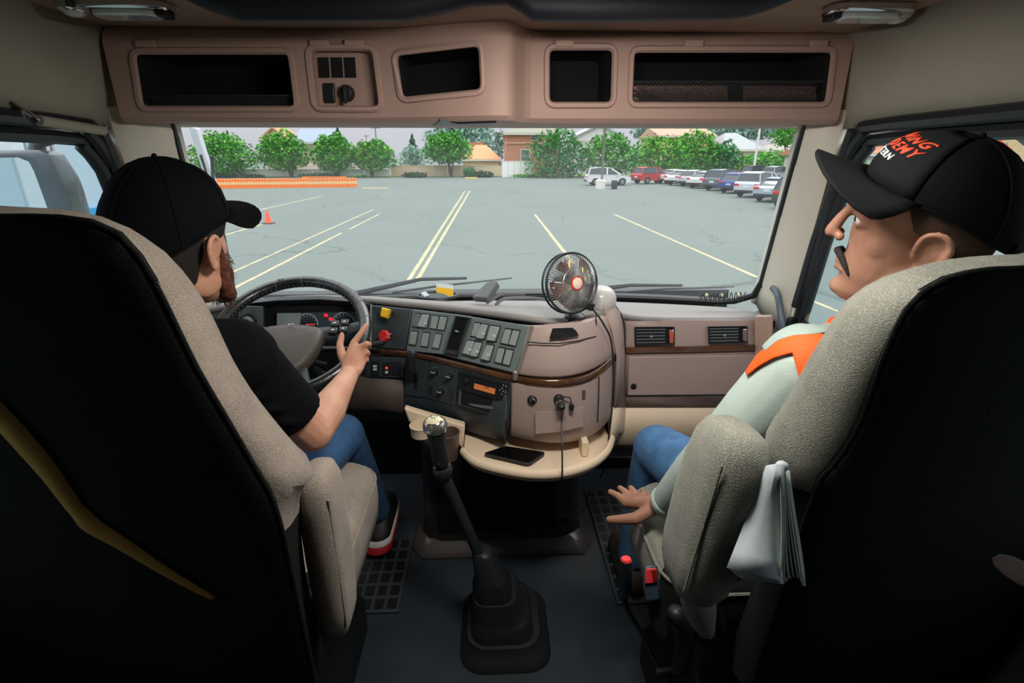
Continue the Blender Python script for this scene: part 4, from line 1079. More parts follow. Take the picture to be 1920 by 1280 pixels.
for cx, cy in ((678, 765), (815, 805), (735, 945)):
    p = CP.at(*z7(cx, cy), .004)
    b = MB(); b.lathe([(.0115, 0), (.0115, .003), (.0095, .004)], p, CP.n, 24, x=CP.x); kb = b.build('climate_knob', rocker_d, cp_)
    b = MB(); b.lathe([(.0085, .003), (.008, .014), (.0065, .016)], p, CP.n, 20, x=CP.x); b.build('knob_body', blackp, kb)
    b = MB(); b.box(p + CP.n * .0175, (.016, .0035, .005), Matrix((CP.x, CP.y, CP.n)).transposed()); b.build('knob_grip', rocker_m, kb, bevel=.001)
    b = MB()
    for k in range(9):
        a = math.radians(-30 + 30 * k); q = p + (CP.x * math.cos(a) + CP.y * math.sin(a)) * .0135 + CP.n * .0002
        b.box(q, (.0012, .0012, .001), Matrix((CP.x, CP.y, CP.n)).transposed())
    o = b.build('dial_marks', white_ink, kb, smooth=False); o['kind'] = 'stuff'
for cx, cy in ((640, 930), (828, 980)):
    b = CP.prism([z7(cx - 14, cy - 45), z7(cx + 14, cy - 38), z7(cx + 10, cy + 50), z7(cx - 18, cy + 42)], .003, .007); b.build('slider_button', rocker_d, cp_, bevel=.001)
RP = mkplane([z7(912, 740), z7(1362, 860), z7(890, 1080)], (yc(865) - .002, yc(957) - .002, yc(862) - .006))
rp_ = RP.prism([z7(895, 735), z7(1382, 862), z7(1345, 1235), z7(872, 1085)], -.004, .003).build('radio_surround', panel_d, dash, bevel=.002)
ra = RP.prism([z7(918, 752), z7(1360, 868), z7(1332, 1042), z7(908, 918)], .0, .011).build('radio', blackp, dash, bevel=.002)
b = RP.prism([z7(960, 775), z7(1290, 862), z7(1288, 876), z7(960, 790)], .011, .0125); b.build('cassette_slot', black_in, ra, smooth=False)
b = RP.prism([z7(1052, 868), z7(1244, 918), z7(1238, 968), z7(1046, 915)], .011, .0125); b.build('display', mat('radio_display', (206, 120, 66), .4, emit=.25), ra, smooth=False)
text_obj('lettering', '10:47', .0085, RP.M(*z7(1145, 918), .0128), mat('ink_display', (96, 44, 20), .6), ra)
p = RP.at(*z7(968, 852), .011); b = MB(); b.lathe([(.0065, 0), (.006, .009), (.004, .010)], p, RP.n, 18, x=RP.x); b.build('volume_knob', rocker_d, ra)
for (x, y) in ((1300, 895), (1325, 905), (1290, 925), (1268, 940), (1298, 950), (1320, 960), (1285, 975)):
    p = RP.at(*z7(x, y), .012); b = MB(); b.lathe([(.0022, 0), (.0018, .0025)], p, RP.n, 10); b.build('radio_button', rocker_m, ra)
for k in range(6):
    x = 1055 + k * 36; y = 838 + k * 9.5; b = RP.prism([z7(x, y), z7(x + 24, y + 6), z7(x + 23, y + 15), z7(x - 1, y + 9)], .011, .013); b.build('radio_button', rocker_d, ra, smooth=False)
for k in range(9):
    x = 925 + k * 40; y = 896 + k * 12; b = RP.prism([z7(x, y), z7(x + 30, y + 9), z7(x + 29, y + 20), z7(x - 1, y + 11)], .011, .0125); b.build('radio_button', rocker_d, ra, smooth=False)
# storage pocket below the radio : open box
pk = [z7(906, 935), z7(1330, 1058), z7(1318, 1205), z7(895, 1075)]
b = RP.prism(pk, .0031, .0045); b.build('pocket_opening', black_in, rp_, smooth=False)
b = MB(); O = [RP.at(*p, .007) for p in shrink(pk, 1.03)]; I = [RP.at(*p, .007) for p in shrink(pk, .97)]; O0 = [RP.at(*p, .003) for p in shrink(pk, 1.03)]; I0 = [RP.at(*p, .003) for p in shrink(pk, .97)]
b.loft([O0, O, I, I0], cap=False, loop=True); b.build('pocket_frame', panel_g, rp_)
b = RP.prism([z7(985, 1058), z7(1310, 1100), z7(1312, 1118), z7(1130, 1105), z7(1010, 1078)], .0046, .006); b.build('pocket_tray', panel_g, rp_, smooth=False)
# small rockers near the steering wheel
SP = mkplane([z7(-110, 640), z7(395, 650), z7(-110, 820)], (yc(658), yc(760) + .0, yc(658) - .002))
sp_ = SP.prism([z7(-160, 632), z7(390, 640), z7(385, 826), z7(-160, 812)], -.004, .004).build('switch_strip', panel_d, dash, bevel=.002)
for (x0, x1, y0, y1) in ((-45, 42, 680, 790), (95, 160, 660, 800), (203, 270, 670, 792), (285, 352, 670, 795)):
    o = SP.prism([z7(x0, y0), z7(x1, y0), z7(x1 - 2, y1), z7(x0 - 2, y1)], .003, .009).build('rocker_switch', rocker_d, sp_, bevel=.0015)
    if x0 == 203: SP.prism([z7(225, 718), z7(245, 718), z7(245, 738), z7(225, 738)], .009, .0105).build('indicator_light', mat('led_red', (255, 60, 60), .4, emit=1.0), o, smooth=False)
    if x0 in (203,): SP.prism([z7(222, 758), z7(245, 754), z7(248, 776), z7(226, 782)], .009, .0105).build('icon', white_ink, o, smooth=False)
    if x0 == 95:
        for dy in (0, 28): SP.prism([z7(112, 703 + dy), z7(144, 703 + dy), z7(144, 722 + dy), z7(112, 722 + dy)], .009, .0105).build('icon', white_ink, o, smooth=False)
# knee panel below, left
b = MB(); b.grid([[aY(380, 690, 1.60), aY(560, 690, 1.63), aY(700, 706, 1.615), aY(758, 712, 1.56)], [aY(380, 760, 1.62), aY(560, 756, 1.64), aY(700, 758, 1.625), aY(758, 765, 1.57)], [aY(380, 784, 1.68), aY(560, 782, 1.70), aY(700, 782, 1.70), aY(758, 784, 1.66)]])
b.build('knee_panel', mat('knee_taupe', (88, 78, 72), .55, bump=.2, bscale=600), dash, thick=.01, angle=60)
for x in (635, 694):
    b = MB(); b.lathe([(.006, 0), (.004, .003)], aY(x, 772, 1.655), (0, -1, 0), 10); b.build('screw', blackp, dash)
# ---- instrument cluster
cl = MB(); cl.prism([aY(455, 574, 1.70), aY(690, 572, 1.70), aY(690, 660, 1.70), aY(455, 660, 1.70)], V((0, .01, 0))); clo = cl.build('instrument_cluster', black_in, dash, smooth=False)
gpl = Plane(aY(520, 585, 1.69), aY(655, 585, 1.69), aY(520, 640, 1.68))
gpl.prism([(521, 586), (690, 584), (690, 650), (519, 650)], 0, .003).build('gauge_face', mat('gauge_face', (60, 78, 84), .35), clo, smooth=False)
gpl.prism([(595, 622), (636, 622), (636, 629), (595, 629)], .003, .005).build('message_display', mat('msg_display', (200, 84, 44), .4, emit=.35), clo, smooth=False)
for (cx, cy, r_) in ((577, 606, 18), (645, 606, 20)):
    c = gpl.at(cx, cy, .004); R_ = r_ / FPX * 1.78
    b = MB(); b.tube([c + (gpl.x * math.cos(a) + gpl.y * math.sin(a)) * R_ for a in [math.radians(-12 + 204 * k / 20) for k in range(21)]], .0012, 5); g = b.build('gauge_ring', white_ink, clo)
    b = MB(); b.lathe([(R_ * .95, 0), (R_ * .9, .0008)], gpl.at(cx, cy, .003), gpl.n, 28); b.build('gauge_dial', mat('dial_dark', (36, 50, 56), .4), g)
    b = MB()
    for k in range(9):
        a = math.radians(180 * k / 8); q = c + (gpl.x * math.cos(a) + gpl.y * math.sin(a)) * R_ * .84 
        b.box(q, (.0012, .0055, .001), Matrix((gpl.x, gpl.y, gpl.n)).transposed() @ Euler((0, 0, a - math.pi / 2)).to_matrix())
    o = b.build('tick_marks', white_ink, g, smooth=False); o['kind'] = 'stuff'
    b = MB(); b.tube([c - gpl.x * R_ * (.95 if cx > 600 else .2) - gpl.y * .004, c + gpl.x * R_ * (.6 if cx > 600 else .7) - gpl.y * .004], .0014, 5); b.build('needle', mat('needle_red', (255, 70, 50), .4, emit=.8), g)
for x, y in ((611, 591), (620, 598)):
    b = MB(); b.box(gpl.at(x, y, .004), (.012, .01, .001), Matrix((gpl.x, gpl.y, gpl.n)).transposed()); b.build('warning_light', mat('warn_red', (255, 30, 50), .4, emit=1.2), clo, bevel=.001)
b = gpl.prism([(521, 586), (566, 586), (560, 650), (519, 650)], .006, .007); b.build('reflection_lens', mat('lens_pale', (150, 166, 166), .15, spec=.8), clo, smooth=False)
# binnacle sides and hood
b = MB(); b.grid([[aY(x, y, 1.69), aY(x, y + 5, 1.67), aY(x, y + 17, 1.71)] for x, y in ((450, 566), (480, 562), (520, 558), (600, 556), (660, 560), (696, 566))]); b.build('cluster_hood', panel_d, dash, thick=.008, off=0, angle=60)
b = MB(); b.grid([[aY(x, 574, 1.655), aY(x, 660, 1.645)] for x in (380, 452)] ); wl = b.build('light_switch_panel', panel_g, dash, thick=.015, off=0, smooth=False)
b = MB(); b.grid([[aY(452, 574, 1.655), aY(452, 660, 1.645)], [aY(492, 574, 1.655), aY(492, 660, 1.645)], [aY(494, 574, 1.70), aY(494, 660, 1.69)]]); b.build('light_switch_bezel', panel_g, dash, thick=.006, off=0, smooth=False)
p = aY(467, 602, 1.645); b = MB(); b.lathe([(.026, 0), (.026, .005), (.021, .008)], p, (0, -1, .1), 24); lk = b.build('light_switch', rocker_d, dash)
b = MB(); b.lathe([(.018, .006), (.017, .02), (.012, .022)], p, (0, -1, .1), 20); b.box(p + V((0, -.024, .002)), (.034, .008, .008), Euler((0, .6, 0))); b.build('knob', rocker_m, lk, bevel=.001)
for k in range(6):
    b = MB(); b.tube([aY(426 + k * 4, 588, 1.64), aY(425 + k * 4, 618, 1.637)], .0016, 4, flat=2); b.build('vent_vane', rocker_d, dash, smooth=False)
# ---- passenger dash
Xl, Xr = aY(1168, 655, 1.5).x, .945
def PX(px, py, Y=1.5): return aY(px, py, Y)
PP = Plane(PX(1180, 600, 1.512), PX(1440, 600, 1.512), PX(1180, 655, 1.500))
rows = [[PX(x, 594, 1.53), PX(x, 600, 1.512), PX(x, 612, 1.506), PX(x, 650, 1.50), PX(x, 742, 1.50)] for x in (1169, 1230, 1300, 1380, 1445)]
b = MB(); b.grid(rows); b.build('passenger_face', taupe, dash, thick=.012, off=-1, angle=50)
rows = [[PX(x, 742, 1.510), PX(x, 744, 1.502), PX(x, 760, 1.505), PX(x, 764, 1.52)] for x in (1169, 1300, 1445)]
b = MB(); b.grid(rows); b.build('lower_band', mat('taupe_dark', (104, 88, 84), .55, bump=.2, bscale=600), dash, thick=.01, off=-1, angle=30)
rows = [[PX(x, 763, 1.52), PX(x, 800, 1.525), PX(x, 828, 1.54), PX(x, 836, 1.62)] for x in (1140, 1160, 1240, 1330, 1445)]
b = MB(); b.grid(rows); b.build('lower_cream_panel', creamy, dash, thick=.01, off=-1, angle=60)
rows = [[PX(x, 834, 1.60), PX(x, 858, 1.60)] for x in (1140, 1445)]
b = MB(); b.grid(rows); b.build('toe_panel', mat('toe_grey', (96, 90, 88), .6), dash, thick=.01, smooth=False)
b = MB(); b.loft([[PX(x, y0, 1.499), PX(x, y0 + 2, 1.488), PX(x, y0 + 10, 1.486), PX(x, y0 + 14, 1.497)] for x, y0 in ((1174, 650), (1300, 648), (1416, 645))]); b.build('wood_strip', wood, dash, angle=50)
b = MB(); b.tube([PX(1420, 612, 1.5), PX(1421, 650, 1.493), PX(1420, 720, 1.497)], .003, 6); b.build('seam', taupe, dash)
# glovebox outline and lock
gb = MB(); q = [PX(1179, 668, 1.498), PX(1418, 664, 1.498), PX(1418, 738, 1.4985), PX(1176, 740, 1.4985)]
gb.prism(q, V((0, -.006, 0))); g = gb.build('glovebox_door', taupe, dash, bevel=.003)
b = MB(); b.lathe([(.010, 0), (.009, .003), (.004, .004)], PX(1188, 724, 1.491), (0, -1, 0), 18); lk = b.build('glovebox_lock', blackp, g)
# passenger vents
def vent(q, nm, n=6, m_=3):
    P = PP; O = shrink(q, 1.06)
    P.prism(q, .003, .005).build('vent_opening', black_in, dash, smooth=False)
    b = MB(); A = [P.at(*p, .012) for p in O]; B_ = [P.at(*p, .012) for p in shrink(q, .94)]; A0 = [P.at(*p, .002) for p in O]; B0 = [P.at(*p, .002) for p in shrink(q, .94)]
    b.loft([A0, A, B_, B0], cap=False, loop=True); f = b.build('air_vent', blackp, dash, bevel=.003)
    TL, TR, BR, BL = q
    for k in range(5):
        t = (k + .7) / 5.4; a = P.at(lerp(TL[0], BL[0], t), lerp(TL[1], BL[1], t), .007); c = P.at(lerp(TL[0], TR[0], .78), lerp(lerp(TL[1], BL[1], t), lerp(TR[1], BR[1], t), .78), .007)
        b = MB(); b.tube([a, c], .0012, 4, flat=2); b.build('vent_slat', mat('slat_grey', (84, 92, 94), .4), f, smooth=False)
    for k in range(5):
        t = (k + 1) / 7.5; b = MB(); b.tube([P.at(lerp(TL[0], TR[0], t), lerp(TL[1], TR[1], t), .005), P.at(lerp(BL[0], BR[0], t), lerp(BL[1], BR[1], t), .005)], .001, 4); b.build('vent_vane', rocker_d, f, smooth=False)
    b = P.prism([(lerp(TL[0], TR[0], .84), lerp(TL[1], TR[1], .84) + 3), (lerp(TL[0], TR[0], .97), TR[1] + 3), (lerp(BL[0], BR[0], .97), BR[1] - 3), (lerp(BL[0], BR[0], .84), BR[1] - 3)], .004, .014)
    b.build('thumb_wheel', chrome, f, bevel=.003)
    b = MB(); b.box(P.at(lerp(TL[0], TR[0], .42), (TL[1] + BL[1]) / 2, .01), (.008, .006, .006)); b.build('vane_tab', rocker_m, f)
vent([z8(765, 468), z8(985, 466), z8(985, 566), z8(768, 570)], 'a')
vent([z8(1184, 465), z8(1402, 462), z8(1402, 554), z8(1190, 560)], 'b')
b = MB(); 
for k in range(9):
    b.box(aX(1441, 601 + k * 6, .925), (.012, .03, .003))
o = b.build('side_vent_slats', pillar_p, dash, smooth=False); o['kind'] = 'stuff'
b = MB(); b.box(aX(1441, 626, .937), (.01, .035, .10)); b.build('side_vent', black_in, dash, smooth=False)
b = MB(); b.grid([[PX(1421, 590, 1.51), PX(1449, 590, 1.47)], [PX(1421, 840, 1.51), PX(1452, 840, 1.47)]]); b.build('end_panel', pillar_p, dash, thick=.02, smooth=False)
# outer right cover of bulge (curved beige panel to cream foot)
rows = [[aY(1126, 566, 1.46), aY(1148, 572, 1.475), aY(1164, 590, 1.49), aY(1170, 604, 1.50)], [aY(1146, 620, 1.432), aY(1156, 622, 1.455), aY(1166, 626, 1.485), aY(1172, 630, 1.51)], [aY(1155, 668, 1.43), aY(1160, 668, 1.45), aY(1168, 668, 1.485), aY(1173, 668, 1.51)], [aY(1150, 762, 1.44), aY(1157, 762, 1.46), aY(1166, 762, 1.49), aY(1172, 762, 1.52)]]
b = MB(); b.grid(rows); b.build('bulge_side_cover', taupe, dash, thick=.006, angle=60)
rows = [[aY(1148, 763, 1.445), aY(1157, 763, 1.46), aY(1172, 763, 1.52)], [aY(1144, 800, 1.43), aY(1154, 802, 1.455), aY(1168, 806, 1.52)], [aY(1136, 838, 1.40), aY(1140, 845, 1.44), aY(1160, 816, 1.52)]]
b = MB(); b.grid(rows); b.build('cream_foot', creamy, dash, thick=.006, angle=60)
b = MB(); b.tube(catmull([aY(1145, 566, 1.49), aY(1158, 580, 1.485), aY(1168, 600, 1.486), aY(1171, 640, 1.486), aY(1170, 700, 1.487), aY(1166, 760, 1.488), aY(1161, 815, 1.50)], 4), .0035, 6); b.build('seam_cord', rubber, dash)
# seams and notch on bulge
def on_b(px, py, o=-.002):
    return aY(px, py, yc(px) + lerp(.045, 0, max(0, min(1, (py - 605) / 105))) + (0 if py < 715 else .008) + o - .006)
b = MB(); b.tube([on_b(*z8(*p), -.012) for p in ((150, 552), (240, 560), (330, 560), (440, 545), (540, 520))], .0018, 5); b.build('seam', black_in, dash)
b = MB(); b.tube([on_b(*z8(*p)) for p in ((541, 400), (545, 520), (553, 640), (560, 690))], .0018, 5); b.build('seam', black_in, dash)
b = MB(); b.tube([on_b(*z8(*p)) for p in ((558, 750), (556, 880), (550, 1010))], .0018, 5); b.build('seam', black_in, dash)
q = [on_b(*z8(*p), -.016) for p in ((292, 473), (405, 469), (428, 486), (442, 513), (360, 524), (275, 529))]
b = MB(); b.prism(q, V((0, -.003, 0))); b.build('notch', black_in, dash, smooth=False)
q = [on_b(*z8(*p), -.010) for p in ((192, 948), (330, 942), (470, 918), (470, 1032), (330, 1062), (194, 1075))]
b = MB(); b.prism(q, V((0, -.003, 0))); b.build('access_flap', taupe, dash, bevel=.001)
for k in range(7):
    b = MB(); b.tube([on_b(*z8(462, 832 + k * 8)), on_b(*z8(480, 829 + k * 8))], .0013, 4); b.build('slot', black_in, dash)
# 12V sockets
def socket(c):
    p = on_b(*z8(*c), -.004); b = MB(); b.lathe([(.015, 0), (.014, .006), (.010, .010)], p, (0, -1, 0), 20); o = b.build('power_socket', blackp, dash)
    b = MB(); b.lathe([(.009, .009), (.006, .014)], p, (0, -1, 0), 14); b.build('socket_cap', chrome, o); return p
socket((178, 880)); ps = socket((328, 876))
# ---- tray under bulge, cream
rim_px = [(868, 846), (884, 862), (905, 872), (940, 881), (980, 888), (1020, 890), (1060, 886), (1095, 876), (1122, 862), (1140, 843), (1147, 822)]
rim3 = [aZ(x, y, .545) for x, y in rim_px]
rim3s = catmull(rim3, 3)
b = MB(); top = [p + V((0, 0, -.012)) for p in rim3s] + [V((rim3s[-1].x, 1.62, .533)), V((rim3s[0].x, 1.62, .533))]
b.prism(top, V((0, 0, -.012))); ty = b.build('storage_tray', creamy, dash, bevel=.004)
b = MB(); b.tube([p for p in rim3s], .011, 10, flat=1.3); b.build('tray_lip', creamy, ty)
b = MB(); b.box((aZ(1100, 860, .545).x, 1.42, .56), (.02, .2, .05)); b.build('tray_divider', creamy, ty, bevel=.004)
# cup holder
ch = empty('cup_holder', aZ(830, 820, .62), 'brown double cup holder on a cream bracket left of the storage tray', 'cup holder')
cream_b = [aY(*z, 1.42) for z in ((757, 765), (800, 778), (872, 798), (868, 845), (848, 820), (790, 800), (766, 792))]
b = MB(); b.prism(cream_b, V((0, .03, 0))); b.build('bracket', creamy, ch, bevel=.006)
brownp = mat('cup_brown', (96, 80, 72), .35)
for (x, y, r_) in ((838, 812, .038), (790, 798, .034)):
    c = aY(x, y, 1.385); b = MB(); b.lathe([(r_ * .8, -.085 if x > 800 else -.035), (r_ * .95, -.03), (r_, 0), (r_ * 1.06, .004), (r_ * .93, .005), (r_ * .86, -.02), (r_ * .72, -.08 if x > 800 else -.033)], c, (0, 0, 1), 24, cap=False); b.build('cup_ring', brownp if x > 800 else creamy, ch)
    b = MB(); b.lathe([(r_ * .74, 0), (r_ * .1, -.001)], c + V((0, 0, -.078 if x > 800 else -.03)), seg=18); b.build('cup_floor', black_in, ch)
# ---- centre floor console
fc = empty('floor_console', (.03, 1.55, 0), 'dark flared floor console under the cream tray', 'floor console')
xa, xb = -.25, .315
b = MB(); b.loft([[(xa - .03, 2.0, 0), (xa - .03, 1.62, 0), (xa, 1.565, 0), (xa + .05, 1.545, 0), (xb - .06, 1.545, 0), (xb - .01, 1.565, 0), (xb + .03, 1.62, 0), (xb + .03, 2.0, 0)],
                  [(xa - .01, 2.0, .1), (xa - .01, 1.60, .1), (xa + .02, 1.56, .1), (xa + .06, 1.545, .1), (xb - .08, 1.545, .1), (xb - .03, 1.56, .1), (xb + .01, 1.60, .1), (xb + .01, 2.0, .1)],
                  [(xa + .01, 2.0, .51), (xa + .01, 1.5, .51), (xa + .03, 1.47, .51), (xa + .08, 1.46, .51), (xb - .09, 1.46, .51), (xb - .05, 1.47, .51), (xb - .02, 1.5, .51), (xb - .02, 2.0, .51)]])
b.build('body', mat('console_dark', (58, 56, 56), .35, bump=.1, bscale=500), fc, bevel=.01, angle=50)
b = MB(); b.loft([[(xa - .06, 1.95, .0), (xa - .06, 1.56, .0), (xa - .02, 1.50, .0), (xb + .02, 1.50, .0), (xb + .06, 1.56, .0), (xb + .06, 1.95, .0)], [(xa - .045, 1.95, .02), (xa - .045, 1.57, .02), (xa - .01, 1.515, .02), (xb + .01, 1.515, .02), (xb + .045, 1.57, .02), (xb + .045, 1.95, .02)], [(xa - .0, 1.95, .05), (xa - .0, 1.60, .05), (xa + .03, 1.55, .05), (xb - .03, 1.55, .05), (xb, 1.60, .05), (xb, 1.95, .05)]])
b.build('skirt', mat('console_skirt', (74, 70, 68), .3), fc, bevel=.008, angle=60)
b = MB(); b.lathe([(.016, 0), (.015, .003)], aZ(1012, 999, .035), (0, -.6, .8), 16); b.build('floor_button', mat('console_skirt'  , (74, 70, 68)), fc)
b = MB(); b.grid([[(xa + .05, 1.539, .09), (xb - .08, 1.539, .09)], [(xa + .07, 1.452, .50), (xb - .11, 1.452, .50)]]); b.build('recess_panel', black_in, fc, smooth=False, thick=.004)
# ---- dash top things
# pocket with ticket
tk = empty('dash_pocket', aY(820, 556, 1.75), 'oval recessed pocket tray on top of the dash', 'tray')
c = aY(820, 556, 1.72)
b = MB(); b.tube([c + V((math.cos(a) * .068, math.sin(a) * .05, .004)) for a in [2 * math.pi * k / 24 for k in range(24)]], .006, 8, loop=True); b.build('rim', rubber, tk)
b = MB(); b.lathe([(.066, 0), (.001, .001)], c + V((0, 0, .003)), seg=24, sx=1.0); b.build('tray_floor', panel_d, tk)
TP = Plane(aY(818, 535, 1.72), aY(850, 535, 1.72), aY(818, 556, 1.70))
b = TP.prism([(818, 538), (850, 542), (850, 559), (846, 559), (836, 552), (818, 548)], 0, .0008); t1 = b.build('ticket', mat('ticket_yellow', (240, 190, 20), .6), smooth=False)
tag(t1, 'yellow paper ticket with a white top standing in the dash pocket', 'ticket')
b = TP.prism([(818, 531), (850, 534), (850, 542), (818, 538)], 0, .0008); b.build('white_header', mat('paper_white', (220, 228, 224), .6), t1, smooth=False, loc=(0, 0, 0))
b = MB(); 
for (x, y) in ((797, 552), (812, 550), (824, 554)):
    b.box(aY(x, y, 1.71), (.03, .02, .006), Euler((.2, .3, x)))
    break
tag(b.build('crumpled_wrapper', mat('wrap_clear', (170, 190, 186), .2), bevel=.002), 'crumpled clear wrapper at the left of the dash pocket', 'wrapper')
# phone mount
pm_ = empty('phone_mount', aY(915, 566, 1.6), 'grey plastic phone mount standing on the dash top', 'phone mount')
mg = mat('mount_grey', (104, 110, 112), .5)
b = MB(); b.slab([aY(889, 566, 1.58), aY(918, 568, 1.56), aY(938, 538, 1.60), aY(934, 533, 1.61), aY(917, 538, 1.62)], .025); b.build('back_plate', mg, pm_, bevel=.004)
b = MB(); b.tube([aY(912, 568, 1.56), aY(928, 558, 1.575), aY(943, 550, 1.585)], .006, 8, flat=.7); b.build('clamp_arm', mg, pm_)
b = MB(); b.tube(catmull([aY(930, 572, 1.57), aY(938, 563, 1.58), aY(955, 559, 1.59), aY(1000, 559, 1.60), aY(1036, 563, 1.60)], 4), .006, 8, flat=.7); o = b.build('dash_grab_lip', mg, dash)
b = MB(); b.box(aY(1005, 551, 1.66), (.07, .015, .008)); tag(b.build('sensor_bar', rubber, bevel=.002), 'small black bar at the windshield base left of the fan', 'sensor')
# wire spring / beads at the right windshield corner
cbm = mat('bead_pale', (226, 226, 196), .3)
b = MB(); b.tube([aY(1312 + k * 1.25, 556 + 9 * math.sin(k * .9) , 1.62 + .015 * math.cos(k * .9)) for k in range(70)], .0016, 5)
cb = b.build('coiled_cord', rubber); tag(cb, 'coiled black cord with pale beads at the right foot of the windshield', 'cord')
for x in (1325, 1353, 1385):
    b = MB(); b.ball(aY(x, 553, 1.61), .006); b.build('bead', cbm, cb, loc=(0, 0, 0))
# ---- fan
fn = empty('dash_fan', aY(1072, 590, 1.38), 'small black round dash fan with a wire cage clipped on the dash bulge', 'fan')
fcn = aD(1073, 531, 1.40); fax = (CAM - fcn).normalized(); fax = (fax + V((.62, .0, .0))).normalized()
FM = frame(fax, (0, 0, 1))     # local x = up-ish
RAD = .082
def fp(r_, a, h): return fcn + FM @ V((math.cos(a) * r_, math.sin(a) * r_, h))
b = MB(); b.tube([fp(RAD, 2 * math.pi * k / 40, 0) for k in range(40)], .0035, 6, loop=True); b.build('cage_ring', rocker_d, fn)
b = MB(); b.tube([fp(RAD, 2 * math.pi * k / 40, -.022) for k in range(40)], .003, 6, loop=True); b.tube([fp(RAD * .97, 2 * math.pi * k / 40, -.011) for k in range(40)], .001, 4, loop=True)
b.build('cage_ring', rocker_d, fn)
cgm = mat('cage_wire', (170, 172, 168), .3, .6)
for part in range(2):
    b = MB(); b.tube([fp(RAD * .52, 2 * math.pi * k / 30, .02) for k in range(30)], .0014, 4, loop=True); b.build('cage_ring', cgm, fn); break
b = MB()
for k in range(72):
    a = 2 * math.pi * k / 72
    b.tube([fp(RAD, a, 0), fp(RAD * .85, a + .04, .014), fp(RAD * .52, a + .1, .021), fp(RAD * .25, a + .2, .022)], .0013, 3, cap=False)
    b.tube([fp(RAD, a, -.022), fp(RAD * .8, a, -.034), fp(RAD * .3, a, -.038)], .0007, 3, cap=False)
o = b.build('cage_wires', cgm, fn); o['kind'] = 'stuff'
b = MB(); b.lathe([(.020, .018), (.019, .024), (.012, .026)], fcn, fax, 24); hb = b.build('hub_badge', mat('hub_red', (200, 70, 44), .3), fn)
b = MB(); b.lathe([(.0155, .0255), (.013, .0275)], fcn, fax, 24); b.build('badge_centre', mat('hub_pale', (236, 214, 196), .3), hb)
for k in range(5):
    a0 = 2 * math.pi * k / 5; b = MB()
    b.grid([[fp(r_, a0 + da + (r_ - .02) * 4, -.006 + da * .02) for r_ in (.015, .035, .055, .07)] for da in (0, .25, .5, .7)])
    b.build('fan_blade', mat('blade_smoke', (96, 52, 44), .15, coat=.5, spec=.8), fn, thick=.0012)
b = MB(); b.cyl(fcn - fax * .018, fcn - fax * .075, .026, .02, 20); b.build('motor_housing', blackp, fn, bevel=.003)
ft = aY(1078, 597, 1.40)
b = MB(); b.tube([fcn - fax * .05, fcn - fax * .05 + V((0, 0, -.05)), ft + V((0, .0, .02))], .009, 8); b.build('stand', blackp, fn)
b = MB(); b.lathe([(.032, -.004), (.03, .01), (.014, .02)], ft, seg=20); b.build('base', blackp, fn)
b = MB(); b.box(aY(1100, 571, 1.37), (.04, .03, .022), Euler((0, .3, 0))); b.build('clamp', blackp, fn, bevel=.004)
for (r_, a, s_) in ((.055, .35, .012), (.04, -.6, .009), (.03, -1.25, .008)):
    b = MB(); b.ball(fp(r_, a, .021), (s_, s_ * .3, .002), M=FM); b.build('sticker_fleck', mat('fleck', (246, 206, 130), .5), fn)
# white round speaker cone beside the fan
b = MB(); c = aY(1126, 572, 1.50); b.lathe([(.05, -.02), (.048, .03), (.036, .052), (.016, .06)], c, (0, -.1, 1), 24); tag(b.build('dome_pod', mat('pod_pale', (200, 202, 198), .35, coat=.3), sub=1), 'pale rounded pod on the dash right behind the fan', 'pod')
# fan cable down the bulge side, plug and hanging cable
b = MB(); b.tube(catmull([aY(1104, 574, 1.36), aY(1116, 585, 1.36), aY(1132, 608, 1.36), aY(1146, 640, 1.37), aY(1150, 700, 1.38), aY(1147, 770, 1.39), aY(1140, 830, 1.38), aY(1133, 875, 1.40), aY(1126, 895, 1.45)], 5), .0028, 6)
tag(b.build('fan_cable', rubber), 'thin black cable running from the fan down the right side of the bulge', 'cable')
pl_ = empty('charger_plug', ps, 'black charger plug in the right socket with a dangling cap', 'plug')
b = MB(); b.lathe([(.010, 0), (.012, .012), (.011, .03), (.007, .036)], ps + V((0, -.010, 0)), (.12, -1, -.3), 16); b.build('plug_body', blackp, pl_)
b = MB(); b.lathe([(.0125, .012), (.0125, .018)], ps + V((0, -.010, 0)), (.12, -1, -.3), 16); b.build('metal_band', chrome, pl_)
b = MB(); b.tube([ps + V((.012, -.008, .01)), ps + V((.03, -.01, .008)), ps + V((.035, -.012, -.012))], .002, 5); b.ball(ps + V((.035, -.014, -.02)), (.008, .005, .014)); b.build('socket_cover', blackp, pl_)
cpth = catmull([ps + V((.005, -.05, -.012)), aY(1053, 790, 1.26), aY(1054, 850, 1.20), aY(1054, 900, 1.22), aY(1052, 965, 1.36)], 6)
b = MB(); b.tube(cpth, .0024, 6); b.build('cable', rubber, pl_)
b = MB(); c0 = aY(1052, 975, 1.40)
for k in range(4):
    ang = k * .8; b.tube([c0 + V((math.cos(a) * .018 * math.cos(ang) + .004 * k, math.cos(a) * .01 * math.sin(ang), math.sin(a) * .022 - .008 * k)) for a in [2 * math.pi * j / 14 for j in range(14)]], .0022, 5, loop=True)
b.tube(catmull([c0, aY(1085, 962, 1.42), aY(1100, 945, 1.45), aY(1102, 920, 1.47)], 4), .0022, 5); b.build('cable_tangle', rubber, pl_)
